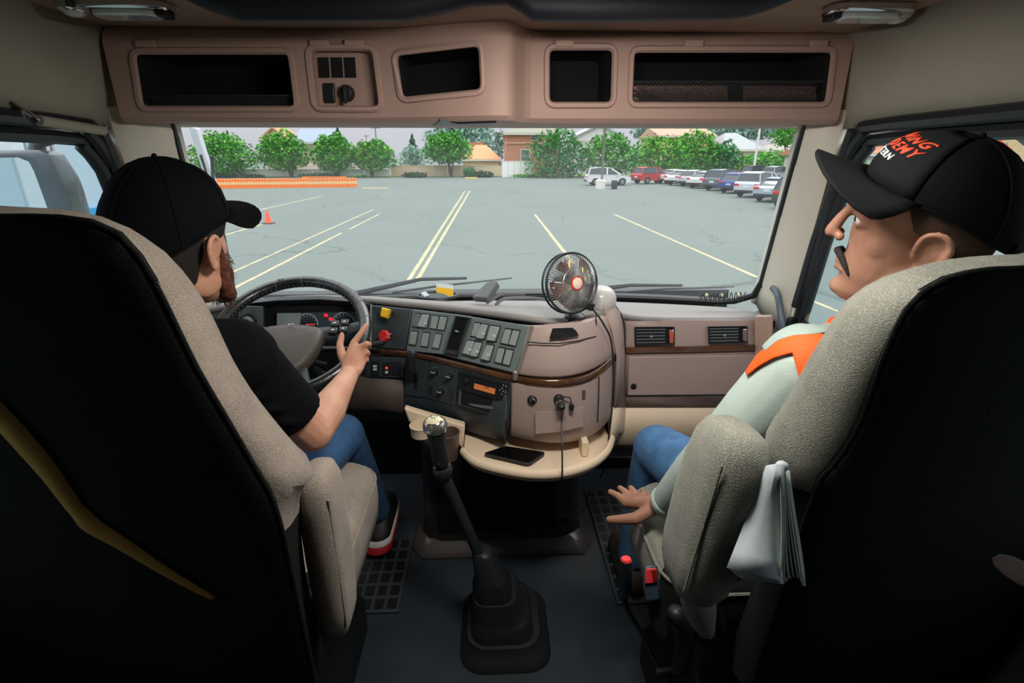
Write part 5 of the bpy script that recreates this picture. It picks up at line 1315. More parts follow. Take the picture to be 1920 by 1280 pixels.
# phone in tray
ph = empty('smartphone', aZ(980, 850, .55), 'black smartphone lying face up in the cream storage tray', 'phone')
q = [aZ(x, y, .548) for x, y in ((935, 838), (1000, 832), (1024, 850), (985, 868), (962, 862))]
q = [aZ(948, 835, .548), aZ(1024, 847, .548), aZ(992, 869, .548), aZ(905, 849, .548)]
b = MB(); b.prism(round_poly(q, .012), V((0, 0, -.009))); b.build('case', blackp, ph, bevel=.002)
b = MB(); c = sum(q, V()) / 4; b._f([b.bm.verts.new(c + (p - c) * .93 + V((0, 0, .0006))) for p in q]); b.build('screen', mat('screen_black', (8, 10, 12), .08), ph, smooth=False)
# ---- steering wheel
sw = empty('steering_wheel', aY(545, 640, 1.42), 'large black leather-wrapped steering wheel in front of the driver', 'steering wheel')
lea = mat('wheel_leather', (22, 26, 30), .32, bump=.6, bscale=60, spec=.7, coat=.25)
# plane of the wheel: top point and right point
wn = V((.02, -.52, .85)).normalized()       # faces the driver, tilted up
xd = V((1, 0, 0)); xd = (xd - wn * xd.dot(wn)).normalized(); yd = wn.cross(xd)
WR = .222
WC = aD(545, 624, 1.56)
wp = lambda r_, a, h=0: WC + (xd * math.cos(a) + yd * math.sin(a)) * r_ + wn * h
b = MB(); b.tube([wp(WR, 2 * math.pi * k / 64) for k in range(64)], .0185, 14, loop=True); rimo = b.build('rim', lea, sw)
b = MB()
for k in range(90):
    a = 2 * math.pi * k / 90; b.box(wp(WR - .0185, a, .003), (.0035, .0012, .0012), Matrix((-xd * math.sin(a) + yd * math.cos(a), xd * math.cos(a) + yd * math.sin(a), wn)).transposed())
o = b.build('stitching', mat('stitch_grey', (150, 156, 154), .6), rimo, smooth=False); o['kind'] = 'stuff'
for a in (1.05, 1.35, 1.62, 2.0, 2.35, .55, .25, -.6):
    b = MB(); M = Matrix((-xd * math.sin(a) + yd * math.cos(a), xd * math.cos(a) + yd * math.sin(a), wn)).transposed()
    b.tube([wp(WR, a, 0) + M @ V((rnd.uniform(-.001, .001), math.cos(t) * .0192, math.sin(t) * .0192)) for t in [2 * math.pi * k / 12 for k in range(12)]], .0007, 4, loop=True)
    b.build('crease', mat('crease_pale', (120, 130, 132), .3), rimo)
# tape tatter
b = MB()
for k in range(10):
    p = wp(WR + .004, 1.92 + rnd.uniform(-.03, .03), .017 + rnd.uniform(-.004, .004)); b.box(p, (.008, .0012, .003), Euler((rnd.random() * 3, rnd.random() * 3, 0)))
for k in range(10):
    p = wp(WR + .0, 2.32 + rnd.uniform(-.04, .04), .018 + rnd.uniform(-.004, .003)); b.box(p, (.008, .0012, .003), Euler((rnd.random() * 3, rnd.random() * 3, 0)))
o = b.build('peeling_flakes', mat('flake', (190, 200, 200), .4), rimo, smooth=False); o['kind'] = 'stuff'
hubm = mat('hub_taupe', (78, 72, 67), .5, bump=.2, bscale=600)
prof = [(-.115, .055), (-.09, .075), (0, .085), (.09, .075), (.115, .055), (.10, -.03), (.07, -.10), (.03, -.13), (-.03, -.13), (-.07, -.10), (-.10, -.03)]
b = MB(); b.loft([[WC + xd * x * k * .92 + yd * (y * k * .92 - .040) + wn * h for x, y in prof] for k, h in ((.9, -.05), (1, -.03), (1, -.01), (.94, .006), (.8, .014))]); b.build('hub', hubm, sw, sub=1)
for a, wd_ in ((.18, .05), (math.pi - .18, .05), (-1.15, .035), (-1.99, .035)):
    b = MB(); b.tube([wp(.08, a, -.02), wp(.15, a, -.02), wp(WR, a, -.004)], [(.012, wd_ * .5), (.010, wd_ * .42), (.008, wd_ * .35)], 8, up=wn); b.build('spoke', panel_d, sw)
btn = mat('button_black', (40, 46, 50), .35)
for r_, c_ in ((0, 0), (0, 1), (1, 0), (1, 1)):
    p = wp(.128 + c_ * .03, .18, 0) + yd * (.014 - r_ * .028) + wn * -.002
    b = MB(); b.box(p, (.026, .023, .014), Matrix((xd, yd, wn)).transposed()); o = b.build('wheel_button', btn, sw, bevel=.004)
    b = MB(); b.box(p + wn * .0075, (.008, .004, .001), Matrix((xd, yd, wn)).transposed()); b.build('icon', white_ink, o, smooth=False)
b = MB(); b.box(WC + yd * .02 + wn * .0165, (.018, .005, .002), Matrix((xd, yd, wn)).transposed()); b.build('emblem', chrome, sw, bevel=.001)
b = MB(); b.tube([WC - wn * .04, WC - wn * .12, WC - wn * .34], [.05, .045, .04], 14); b.build('column', panel_d, sw)
b = MB(); b.tube([WC - wn * .08 + xd * .04, WC - wn * .07 + xd * .15 - yd * .01, WC - wn * .06 + xd * .27 + yd * .01], [.006, .006, .009], 8); b.build('stalk', blackp, sw)
b = MB(); b.tube([WC - wn * .10 - yd * .03 + xd * .03, WC - wn * .09 - yd * .06 + xd * .10], [.008, .012], 8); b.build('tilt_lever', blackp, sw)
# ================================================================ SEATS
seat_l = fabric('seat_fabric_driver', (158, 148, 136), (96, 88, 80))
seat_r = fabric('seat_fabric_passenger', (142, 144, 132), (70, 74, 68))
seat_dk = fabric('seat_back_and_shade', (33, 36, 35), (18, 21, 21), 700)
plastic_d = mat('seat_plastic', (20, 24, 27), .5)
def seat(name, label, fab, axis, P_rear, seam, silh, cush, arm, cl):
    r = empty(name, (axis, .8, 0), label, 'seat', 'cab seats')
    def mir(p): return V((2 * axis - p.x, p.y, p.z))
    n = V((0, 1, 0)) 
    seamw = [P_rear.at(*p) for p in seam]; silw = [P_rear.at(*p, -.055) for p in silh]
    N = 40
    def resamp(P, ztop, zbot):
        # parameterise by arc: use catmull then uniform
        C = catmull(P, 8); L = [0]
        for a, c in zip(C, C[1:]): L.append(L[-1] + (c - a).length)
        out = []
        for i in range(N):
            t = L[-1] * i / (N - 1); j = max(k for k in range(len(L)) if L[k] <= t + 1e-9); j = min(j, len(C) - 2)
            out.append(C[j].lerp(C[j + 1], (t - L[j]) / max(1e-9, L[j + 1] - L[j])))
        return out
    # each from top centre down the inboard side to the bottom
    def ctr(P, dz=.01):
        q = V((axis, P[0].y - .005, P[0].z + dz)); return [q] + P
    def full(P, dz, bot):
        Q = resamp(ctr(P, dz) + bot, 0, 0); return Q + [mir(p) for p in Q[::-1]]
    Pn = -P_rear.n      # towards the front
    sb = seamw[-1]; lb = silw[-1]
    zb = cl['zb']
    def down(p, dx, z, dy=0): return V((p.x + dx, p.y + dy + (p.z - z) * .14, z))
    s_ = cl['s']
    A = full(seamw, .008, [down(sb, s_ * .01, lerp(sb.z, zb, .5)), down(sb, s_ * .02, zb)])
    Bq = full(silw, .012, [down(lb, s_ * .035, lb.z - .05), down(lb, s_ * .06, lerp(lb.z, zb, .6)), down(lb, s_ * .06, zb - .02)])
    mid = [a.lerp(c, .45) - Pn * .014 + (c - a).normalized() * .008 for a, c in zip(A, Bq)]
    cen = sum(Bq, V()) / len(Bq)
    F1 = [cen + (c - cen) * .93 + Pn * .045 for c in Bq]
    F2 = [cen + (c - cen) * .80 + Pn * .085 for c in Bq]
    b = MB(); b.loft([A, [a.lerp(m_, .25) - Pn * .003 for a, m_ in zip(A, mid)], mid, Bq, F1, F2], cap=True)
    for f in b.bm.faces:
        if f.calc_center_median().z < cl['zd']: f.material_index = 1  # shade low on the seatback put in as darker fabric
    sbk = b.build('seatback', [fab, seat_dk], r, angle=70)
    cA = sum(A, V()) / len(A)
    b = MB(); b.loft([[cA + (a - cA) * 1.0 + Pn * .006 for a in A], [a - Pn * .004 + (cA - a) * .012 for a in A], [cA + (a - cA) * .9 - Pn * .010 for a in A], [cA + (a - cA) * .5 - Pn * .018 for a in A]], cap=True)
    b.build('back_panel', seat_dk, sbk, angle=70)
    b = MB(); b.tube([a - Pn * .001 for a in A], .0028, 6, loop=True); b.build('piping', seat_dk, sbk)
    # cushion
    x0, x1, y0, y1, z0, z1 = cush
    b = MB(); P = []
    cx, cy = (x0 + x1) / 2, (y0 + y1) / 2; w_, d_ = x1 - x0, y1 - y0
    rg = lambda k, z, kk=.09: [V((cx + x * k, cy + y * k, z)) for x, y in rounded(w_, d_, kk, 6)]
    b.loft([rg(.93, z0), rg(.99, z0 + .02), rg(1, z0 + .07), rg(1, z1 - .045), rg(.985, z1 - .018), rg(.95, z1 - .004), rg(.86, z1), rg(.5, z1 - .006)])
    for f in b.bm.faces:
        q = f.calc_center_median()
        if q.y < y0 + .07 or q.z < z0 + .02: f.material_index = 1  # shaded rear and underside of the cushion coloured dark
    b.build('cushion', [fab, seat_dk], r, angle=80)
    b = MB(); b.tube([V((cx + x * .995, cy + y * .995, z1 - .022)) for x, y in rounded(w_, d_, .09, 6)], .0035, 6, loop=True); b.build('cushion_piping', fab, r)
    # base
    b = MB(); b.loft([[V((cx + x, cy + y, z)) for x, y in rounded(w_ * k, d_ * k, .04, 3)] for k, z in ((.78, .0), (.78, .1), (.6, .16), (.6, .3), (.84, z0 - .02), (.84, z0))]); b.build('pedestal', plastic_d, r, angle=50)
    b = MB(); b.tube([V((x0 + .02, y0 - .02, .24)), V((x1 - .02, y0 - .02, .24))], .012, 10); b.build('rear_bar', plastic_d, r)
    # armrest, folded up
    T, B_, w2, d2 = arm
    ax_ = (T - B_); L = ax_.length; M = frame(ax_, (1, 0, 0))
    prof = [(-.01, .5), (0, .72), (.025, .92), (.06, 1), (L * .5, 1.04), (L - .07, 1.02), (L - .03, .93), (L - .008, .75), (L, .5)]
    b = MB(); b.loft([[B_ + M @ V((x * k, y * k, h)) for x, y in rounded(w2, d2, min(w2, d2) * .42, 4)] for h, k in prof]); ar = b.build('armrest', fab, r, angle=70)
    e = rounded(w2, d2, .02, 3)
    b = MB(); sx = -cl['s'] 
    b.tube([B_ + M @ V((-cl['s'] * w2 * -.0 + (w2 * .5 - .004) * cl['in'], -d2 * .5 + .012, h)) for h in (.03, L * .3, L * .6, L - .04)], .002, 6); b.build('armrest_seam', fab, ar)
    b = MB(); b.cyl(B_ + V((cl['in'] * (-w2 * .4), 0, .03)), V((B_.x - cl['in'] * .07, B_.y + .02, B_.z + .02)), .03, seg=14); b.build('armrest_pivot', plastic_d, r)
    return r
PD = Plane(V((-1, .715, .5)), V((0, .715, .5)), V((-1, .60, 1.25)))
drv_seat = seat('truck_seat', 'grey-beige fabric driver seat with a dark back and raised armrest, on the left', seat_l, -.675, PD,
     [(0, 404), (90, 404), (180, 416), (240, 452), (290, 525), (330, 605), (372, 690), (420, 772), (472, 862), (522, 960)],
     [(-20, 384), (100, 391), (185, 404), (262, 438), (312, 483), (350, 528), (382, 578), (408, 630), (436, 690), (474, 752), (515, 806), (562, 862), (592, 893)],
     (-.97, -.325, .82, 1.31, .40, .555), (V((-.300, .765, .885)), V((-.302, .772, .53)), .060, .105), dict(zb=.42, zd=.84, s=-1, **{'in': 1}))
PPs = Plane(V((1, .66, .5)), V((0, .66, .5)), V((1, .56, 1.27)))
pas_seat = seat('truck_seat', 'grey-green fabric passenger seat with a dark back and papers beside it, on the right', seat_r, .715, PPs,
     [(1935, 500), (1850, 504), (1770, 522), (1712, 560), (1680, 610), (1650, 680), (1610, 790), (1565, 866), (1532, 905)],
     [(1935, 474), (1830, 480), (1752, 491), (1682, 514), (1612, 562), (1562, 636), (1522, 702), (1490, 762), (1462, 802), (1440, 838), (1436, 880)],
     (.35, .98, .78, 1.15, .42, .572), (aD(1383, 796, .735), aD(1292, 1092, .80), .085, .14), dict(zb=.42, zd=.93, s=1, **{'in': -1}))
# lower side bolster lobes on the passenger seatback
b = MB(); b.tube([aD(1302, 1085, .83), aD(1305, 1120, .86), aD(1322, 1165, .90), aD(1330, 1190, .92)], [.02, .032, .028, .012], 12); b.build('side_bolster', seat_r, pas_seat, sub=1)
b = MB(); b.tube([aD(1336, 1130, .86), aD(1345, 1160, .88), aD(1350, 1195, .90)], [.012, .018, .008], 10); b.build('side_bolster', seat_dk, pas_seat, sub=1)
# yellow light streak on the driver seat back, built as a mustard strip
b = MB(); must = mat('light_streak_strip', (150, 118, 48), .9, bump=.4, bscale=500)
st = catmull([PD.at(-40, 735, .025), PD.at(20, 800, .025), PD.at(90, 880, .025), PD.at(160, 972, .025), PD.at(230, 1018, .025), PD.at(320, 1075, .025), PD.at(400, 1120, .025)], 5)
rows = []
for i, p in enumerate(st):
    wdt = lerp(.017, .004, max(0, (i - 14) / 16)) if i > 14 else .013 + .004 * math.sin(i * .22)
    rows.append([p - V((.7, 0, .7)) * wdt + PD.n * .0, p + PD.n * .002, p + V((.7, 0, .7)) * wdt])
b.grid(rows); b.build('light_streak_strip', must, drv_seat, thick=.002)
# recline lever and buckle by passenger seat
lv = empty('seat_lever', aD(1175, 1080, .95), 'black seat lever handle with a red tip left of the passenger seat', 'lever')
b = MB(); b.tube([aD(1171, 1112, .955), aD(1172, 1100, .95), aD(1173, 1070, .94), aD(1174, 1049, .935)], [.009, .0125, .0125, .0105], 14); b.build('handle', mat('lever_black', (30, 36, 38), .25, coat=.6), lv)
b = MB(); b.tube([aD(1174, 1050, .935), aD(1174, 1046, .934)], [.0105, .008], 14); b.build('red_tip', mat('tip_red', (230, 50, 44), .4), lv)
b = MB(); b.tube(catmull([aD(1172, 1112, .955), aD(1176, 1140, .97), aD(1205, 1190, 1.05), aD(1234, 1245, 1.14), V((.42, .86, .2))], 4), .0055, 8); b.build('rod', plastic_d, lv)
bk = empty('seat_belt_buckle', aD(1222, 1085, .93), 'seat belt buckle with a bright red button beside the passenger seat', 'buckle')
bx_ = RGT; 
def card(q, t0, th, m, nm, par, bv=.002):
    P = [aD(x, y, t0) for x, y in q]; d = ray(sum(x for x, y in q) / len(q), sum(y for x, y in q) / len(q)).normalized()
    b = MB(); b.prism(P, d * th); return b.build(nm, m, par, bevel=bv, smooth=True)
card([(1207, 1061), (1233, 1059), (1237, 1095), (1238, 1126), (1210, 1130), (1205, 1096)], .925, .022, mat('buckle_frame', (52, 66, 78), .35), 'frame', bk, .004)
card([(1210, 1066), (1231, 1064), (1233, 1092), (1209, 1095)], .922, .004, mat('buckle_red', (226, 60, 62), .35), 'release_button', bk, .002)
card([(1221, 1068), (1231, 1067), (1232, 1090), (1224, 1088)], .9205, .003, mat('buckle_dkred', (120, 24, 26), .4), 'slot', bk, .001)
card([(1206, 1098), (1238, 1096), (1252, 1140), (1256, 1200), (1236, 1205), (1218, 1160)], .94, .03, plastic_d, 'stem', bk, .006)
b = MB(); b.tube([aD(1258, 1140, .96), aD(1275, 1160, .97), aD(1290, 1200, .99), aD(1268, 1270, 1.0)], [.018, .022, .02, .016], 10); tag(b.build('retractor_cover', plastic_d, sub=1), 'black ribbed retractor cover at the foot of the passenger seat', 'cover')
b = MB(); b.tube([aD(1230, 1262, 1.03), aD(1290, 1258, 1.03)], .010, 10); b.tube([aD(1285, 1240, 1.0), aD(1300, 1258, 1.0), aD(1310, 1290, 1.0)], .006, 8); b.build('floor_bracket', plastic_d, lv)
# papers
pp = empty('folded_newspaper', aD(1450, 980, .70), 'thick folded white papers hanging between the passenger armrest and seat back', 'papers')
pw = mat('paper_sheet', (176, 188, 192), .7, var=.04, vscale=20)
fold = []
def sheet(pts_l, nm='sheet', m=pw, th=.0012):
    b = MB(); b.grid(pts_l); return b.build(nm, m, pp, thick=th, angle=50)
for k in range(6):
    e = k * .0022; j = k * 2.2
    rows = []
    for v in [i / 6 for i in range(7)]:
        tt = .668 + e + .012 * math.sin(v * 3.1)
        l = (lerp(1437, 1362 + j * 2.2, v), lerp(872, 1064 + j * 1.8, v ** .97)); m_ = (lerp(1456, 1413 + j, v), lerp(869, 1078 + j * .9, v)); r_ = (lerp(1470, 1463 + j * .5, v), lerp(871, 1088 + j * .6, v))
        rows.append([aD(*l, tt + .012), aD(*m_, tt), aD(*r_, tt + .004)])
    sheet(rows)
for k in range(9):
    rows = []
    for v in [i / 8 for i in range(9)]:
        x0 = 1464 + k * 1.6; sway = 6 * math.sin(v * 3.1 + k * .7) * v
        a = (x0 + sway + v * (k * 3.2 - 2), lerp(874 + k * .8, 1082 + 14 * math.sin(k * .9) * .5 + k * 1.2, v)); tt = .672 + k * .0035
        rows.append([aD(a[0], a[1], tt), aD(a[0] + 5 + 2 * v, a[1] + 2, tt + .03)])
    sheet(rows, m=mat('paper_edge_%d' % (k % 3), ((176, 190, 180), (206, 214, 206), (150, 164, 156))[k % 3], .75))
b = MB(); b.tube([aD(1452, 872, .683), aD(1466, 872, .675), aD(1476, 877, .69)], [.006, .009, .006], 8); b.build('fold', pw, pp, sub=1)
# ================================================================ GEAR LEVER
gs = empty('gear_shift', (.03, 1.18, 0), 'tall black gear lever with a chrome-topped knob and ribbed rubber boot', 'gear lever')
bt = mat('boot_rubber', (30, 34, 37), .5, bump=.15, bscale=120); br = mat('stick_black', (36, 40, 43), .35)
def sq(cx, cy, z, w_, d_, r_, tx=0):
    return [V((cx + x, cy + y, z + x * tx)) for x, y in rounded(w_, d_, r_, 5)]
b = MB(); b.loft([sq(.03, 1.20, 0, .27, .30, .07), sq(.03, 1.20, .018, .265, .29, .07), sq(.03, 1.20, .03, .23, .26, .06), sq(.025, 1.20, .06, .215, .24, .06)]); b.build('boot_base', bt, gs, angle=50)
b = MB(); b.loft([sq(.022, 1.20, .045, .19, .22, .05), sq(.018, 1.195, .10, .175, .20, .05), sq(.016, 1.195, .112, .16, .185, .045), sq(.01, 1.19, .118, .148, .172, .045), sq(.002, 1.19, .17, .136, .158, .04), sq(.0, 1.185, .182, .12, .145, .035)]); b.build('boot_lower', bt, gs, angle=50)
b = MB(); b.loft([sq(-.002, 1.185, .17, .112, .135, .035), sq(-.012, 1.175, .24, .092, .112, .03), sq(-.014, 1.172, .252, .08, .10, .028), sq(-.018, 1.17, .258, .074, .09, .026), sq(-.034, 1.16, .335, .056, .066, .022), sq(-.038, 1.158, .345, .045, .05, .02)]); b.build('boot_upper', bt, gs, angle=50)
S = [aD(893, 1028, 1.425), aD(870, 975, 1.405), aD(848, 925, 1.385), aD(832, 890, 1.37)]
b = MB(); b.tube([V((-.03, 1.165, .30)), S[0], S[1], S[2], S[3]], [.016, .0155, .015, .0155, .016], 16); b.build('stick', br, gs)
c0, c1 = aD(832, 892, 1.368), aD(827, 866, 1.345)
b = MB(); ax_ = (c1 - c0).normalized(); b.lathe([(.014, -.012), (.022, 0), (.0265, .014), (.0265, .030), (.022, .036)], c0, ax_, 20); b.build('collar', br, gs)
g0, g1 = aD(827, 868, 1.345), aD(817, 806, 1.295)
axg = (g1 - g0).normalized(); Lg = (g1 - g0).length
b = MB(); b.lathe([(.021, 0), (.0225, .01), (.022, Lg * .5), (.0235, Lg * .85), (.025, Lg)], g0, axg, 22); b.build('grip', bt, gs)
b = MB(); b.lathe([(.0255, 0), (.0285, .008), (.029, .022), (.024, .034), (.015, .040), (.002, .0415)], g1 - axg * .004, axg, 24, sx=1.1); kn = b.build('knob', mat('knob_chrome', (206, 212, 206), .16, .9), gs, sub=1)
Mk = frame(axg, (1, 0, 0))
b = MB(); b.lathe([(.019, .0375), (.012, .0425), (.001, .0435)], g1 - axg * .003 - V((0, .004, 0)), axg, 20); b.build('shift_pattern_plate', mat('plate_cream', (214, 210, 176), .3), kn)
text_obj('lettering', 'R 1 3', .009, m4(Mk, g1 + axg * .0412 + V((0, .004, 0))), mat('ink_black', (20, 20, 20), .5), kn)
text_obj('lettering', '2 4', .008, m4(Mk, g1 + axg * .0412 + V((0, -.006, 0))), mat('ink_black', (20, 20, 20), .5), kn)
b = MB(); b.lathe([(.003, 0), (.002, .002)], g0 + axg * .012 + V((-.004, -.0215, 0)), (0, -1, 0), 8); b.build('screw', chrome, gs)
# ---- floor mats with square cells
def mat_cells(rows_, label):
    xs = [p.x for q in rows_ for p in q]; ys = [p.y for q in rows_ for p in q]
    r = empty('floor_mat', (sum(xs) / len(xs), sum(ys) / len(ys), 0), label, 'mat')
    b = MB(); b.box(((min(xs) + max(xs)) / 2, (min(ys) + max(ys)) / 2, .006), (max(xs) - min(xs) + .05, max(ys) - min(ys) + .06, .012)); b.build('rubber_sheet', mat('mat_rubber', (50, 58, 64), .6), r, bevel=.003)
    for q in rows_:
        for p in q:
            b = MB(); b.box((p.x, p.y, .0122), (.030, .040, .003)); b.build('recess_cell', mat('cell_dark', (12, 15, 18), .5), r, smooth=False)
c0 = aZ(1145, 900, 0)
mat_cells([[V((.425 + i * .042, 1.30 + j * .055, 0)) for i in range(6)] for j in range(11)], 'black rubber floor mat with square cells before the passenger seat')
c0 = aZ(690, 1080, 0)
mat_cells([[V((-.46 + i * .042, 1.30 + j * .055, 0)) for i in range(4)] for j in range(6)], 'black rubber floor mat with square cells under the driver foot')
# ================================================================ PEOPLE
def skin(name, c, c2):
    m = mat(name, c, .5, col2=c2, vscale=9, bump=.15, bscale=260, spec=.35)
    b = m.node_tree.nodes['Principled BSDF']; b.inputs['Subsurface Weight'].default_value = .06; b.inputs['Subsurface Radius'].default_value = (.012, .005, .003); b.inputs['Subsurface Scale'].default_value = .6
    return m
def cap_s(b, pts, rs, seg=12):
    """capsule chain: tapered limb with round ends (overlapping closed pieces)"""
    for i in range(len(pts) - 1):
        b.cyl(pts[i], pts[i + 1], rs[i], rs[i + 1], seg)
    for p, r_ in zip(pts, rs): b.ball(p, r_, seg, 8)
HEADP = [(-.118, .070, .020, .022), (-.110, .086, .0, .036), (-.095, .090, -.03, .047), (-.078, .084, -.045, .054), (-.060, .086, -.06, .060), (-.045, .084, -.07, .064), (-.025, .083, -.080, .068), (0, .084, -.09, .072), (.025, .082, -.097, .074), (.045, .090, -.10, .075), (.060, .088, -.102, .076), (.085, .078, -.10, .074), (.105, .060, -.088, .064), (.12, .035, -.06, .046), (.128, .01, -.03, .02)]
def head(b, M, s=1.0, ear=True):
    T = lambda x, y, z: M @ (V((x, y, z)) * s)
    rings = []
    for z, f, bk_, hw in HEADP:
        cy = (f + bk_) / 2; ry = (f - bk_) / 2; q = []
        for k in range(28):
            a = 2 * math.pi * k / 28; c_, s_ = math.cos(a), math.sin(a)
            e = 2.0; x = hw * math.copysign(abs(c_) ** .9, c_); y = cy + ry * math.copysign(abs(s_) ** .92, s_)
            q.append(T(x, y, z))
        rings.append(q)
    b.loft(rings)
    R3 = M.to_3x3()
    cap_s(b, [T(0, .088, .040), T(0, .101, .018), T(0, .110, -.004)], [.0075 * s, .009 * s, .0105 * s], 10)
    for sx in (-1, 1):
        b.ball(T(sx * .011, .097, -.009), .0078 * s, 10, 8)
        cap_s(b, [T(sx * .010, .091, .050), T(sx * .032, .088, .053), T(sx * .055, .072, .048)], [.008 * s, .009 * s, .007 * s], 8)
        b.ball(T(sx * .042, .040, -.004), (.024 * s, .025 * s, .030 * s), 12, 8, R3)
        cap_s(b, [T(sx * .018, .076, .032), T(sx * .030, .084, .0375), T(sx * .044, .074, .033)], [.0045 * s, .0055 * s, .0045 * s], 8)
        cap_s(b, [T(sx * .018, .076, .024), T(sx * .031, .080, .019), T(sx * .045, .070, .025)], [.0045 * s, .0048 * s, .0045 * s], 8)
        b.ball(T(sx * .052, .0, -.06), (.014 * s, .04 * s, .03 * s), 12, 8, R3)
        # ear
        ex = .0775
        hel = [(-.002, .012, -.012), (.006, .017, .008), (.010, .012, .028), (.016, -.002, .035), (.019, -.016, .028), (.018, -.021, .010), (.012, -.014, -.010), (.005, -.002, -.026), (.0, .006, -.027)]
        pts = catmull([T(sx * (ex + x), -.010 + y, z - .002) for x, y, z in hel], 3)
        b.tube(pts, [.0048 * s] * len(pts), 8)
        b.ball(T(sx * (ex + .001), -.004, -.024), (.006 * s, .009 * s, .010 * s), 10, 8, R3)
        q = [(x * .55 + .0, -.011 + y * .9, z * .9) for x, y, z in hel]
        ring0 = [T(sx * (ex + x + .003), y, z - .002) for x, y, z in q]; ring1 = [T(sx * (ex + x - .007), y, z - .002) for x, y, z in q]
        b.loft([ring0, ring1])
        cap_s(b, [T(sx * (ex + .008), -.015, .018), T(sx * (ex + .009), -.019, .002), T(sx * (ex + .005), -.010, -.012)], [.0032 * s] * 3, 6)
        b.ball(T(sx * (ex + .003), .007, -.004), .005 * s, 8, 6)
    # lips
    cap_s(b, [T(-.022, .082, -.052), T(0, .091, -.049), T(.022, .082, -.052)], [.0035 * s, .0058 * s, .0035 * s], 8)
    cap_s(b, [T(-.020, .081, -.062), T(0, .090, -.063), T(.020, .081, -.062)], [.004 * s, .0065 * s, .004 * s], 8)
    b.ball(T(0, .080, -.098), (.02 * s, .016 * s, .014 * s), 12, 8, R3)
def head_M(H, yaw_left, pitch, roll=0):
    return Matrix.Translation(H) @ Matrix.Rotation(yaw_left, 4, 'Z') @ Matrix.Rotation(pitch, 4, 'X') @ Matrix.Rotation(roll, 4, 'Y')
def crown(az, el, k=1.0):
    """point on the cap crown in head space; az 0 = front, +90 = right (x+)"""
    ce, se = math.cos(el), math.sin(el)
    y = math.cos(az) * ce; x = math.sin(az) * ce
    rb = .118 if y < 0 else .103
    return V((x * .090 * k, -.008 + y * rb * k, .052 + (se ** .9 if se > 0 else se) * .100 * k + (.010 if y > 0 else 0) * ce * y))
def cap(parent, M, m1, m2, s=1.0, mesh_m=None, bill_droop=.02, nm='cap', bill_len=.075, bill_up=.0, back_drop=.03, ch=1.0):
    T = lambda p: M @ (p * s)
    rows = []
    NA = 36
    def cr(az, el, k=1):
        p = crown(az, el, k); p.z = .052 + (p.z - .052) * (ch if p.z > .052 else 1)
        d = max(0, -math.cos(az)) ; p.z -= back_drop * d * math.cos(el) ** 2
        return p
    els = [-.06, 0, .15, .35, .55, .75, .95, 1.15, 1.35, 1.5]
    b = MB(); b.loft([[T(cr(2 * math.pi * k / NA, e)) for k in range(NA)] for e in els], cap=False)
    b._f([v for v in b.bm.verts[-NA:]]) if False else None
    top = b.bm.verts.new(T(V((0, -.008, .052 + .101 * ch)))); b.bm.verts.ensure_lookup_table()
    last = [b.bm.verts[len(els) * NA - NA + k] for k in range(NA)]
    for k in range(NA): b._f([last[k], last[(k + 1) % NA], top])
    c = b.build('crown', m1, parent, thick=.002, off=-1, angle=80)
    c.name = 'cap_crown'
    # front panel slightly proud
    if m2 is not None:
        b = MB(); b.grid([[T(cr(math.radians(a), e, 1.012)) for a in range(-62, 63, 8)] for e in (-.02, .15, .35, .55, .75, .95, 1.15, 1.3)]); b.build('front_panel', m2, c, thick=.0015, off=1, angle=80)
    for a in (0, 62, 120, 180, 240, 298):
        b = MB(); b.tube([T(cr(math.radians(a), e, 1.006)) for e in els[1:]], .0013, 4); b.build('seam', m1, c)
    b = MB(); b.ball(T(V((0, -.008, .052 + .102 * ch))), .0045 * s, 10, 6); b.build('button', m1, c)
    b = MB(); rows = []
    for r_ in (0, .25, .5, .75, .92, 1.0):
        row = []
        for a in range(-70, 71, 10):
            ar = math.radians(a); p = cr(ar, -.04); out = V((math.sin(ar) * .35, 1, 0)).normalized() * bill_len * (math.cos(ar * .95) ** .45 if abs(a) < 90 else 0) * r_
            p = p + out; p.z += -bill_droop * (p.x / .08) ** 2 * min(1, r_ * 1.6) + bill_up * r_ * math.cos(ar) - .0
            row.append(T(p))
        rows.append(row)
    b.grid(rows); b.build('bill', m1 if m2 is None else m2, c, thick=.0035, off=0, angle=80)
    # sweat band rim
    b = MB(); b.tube([T(cr(2 * math.pi * k / 36, -.06)) for k in range(36)], .0022, 5, loop=True); b.build('band_edge', m1, c)
    return c, cr
capm = mat('cap_black', (6, 9, 12), .85, spec=.12, bump=.3, bscale=900); capf = mat('cap_charcoal', (22, 26, 27), .85, spec=.12, bump=.3, bscale=900)
denim = mat('denim_blue', (44, 84, 124), .85, bump=.4, bscale=420, var=.22, vscale=22)
denim2 = mat('denim_light', (72, 118, 164), .85, bump=.4, bscale=420, var=.2, vscale=22)
eye_w = mat('eye_white', (220, 216, 210), .25, spec=.8); iris_m = mat('iris_brown', (44, 30, 24), .2)
def eyes(par, M, s=1.0):
    for sx in (-1, 1):
        b = MB(); c = M @ (V((sx * .031, .0725, .0285)) * s); b.ball(c, .0118 * s, 16, 12); e = b.build('eye', eye_w, par)
        d = (M.to_3x3() @ V((0, 1, 0)))
        b = MB(); b.ball(c + d * .0092 * s, (.0055 * s, .004 * s, .0055 * s), 12, 8, M.to_3x3()); b.build('iris', iris_m, e)
# ---------------- driver
dv = empty('person', (-.66, 1.0, .55), 'bearded man in black cap and black t-shirt driving with his right hand on the wheel', 'person')
sk1 = skin('skin_driver', (212, 164, 138), (194, 138, 112))
HM = head_M(V((-.596, 1.008, 1.220)), math.radians(-15), math.radians(4), math.radians(5))
b = MB(); head(b, HM, 1.03)
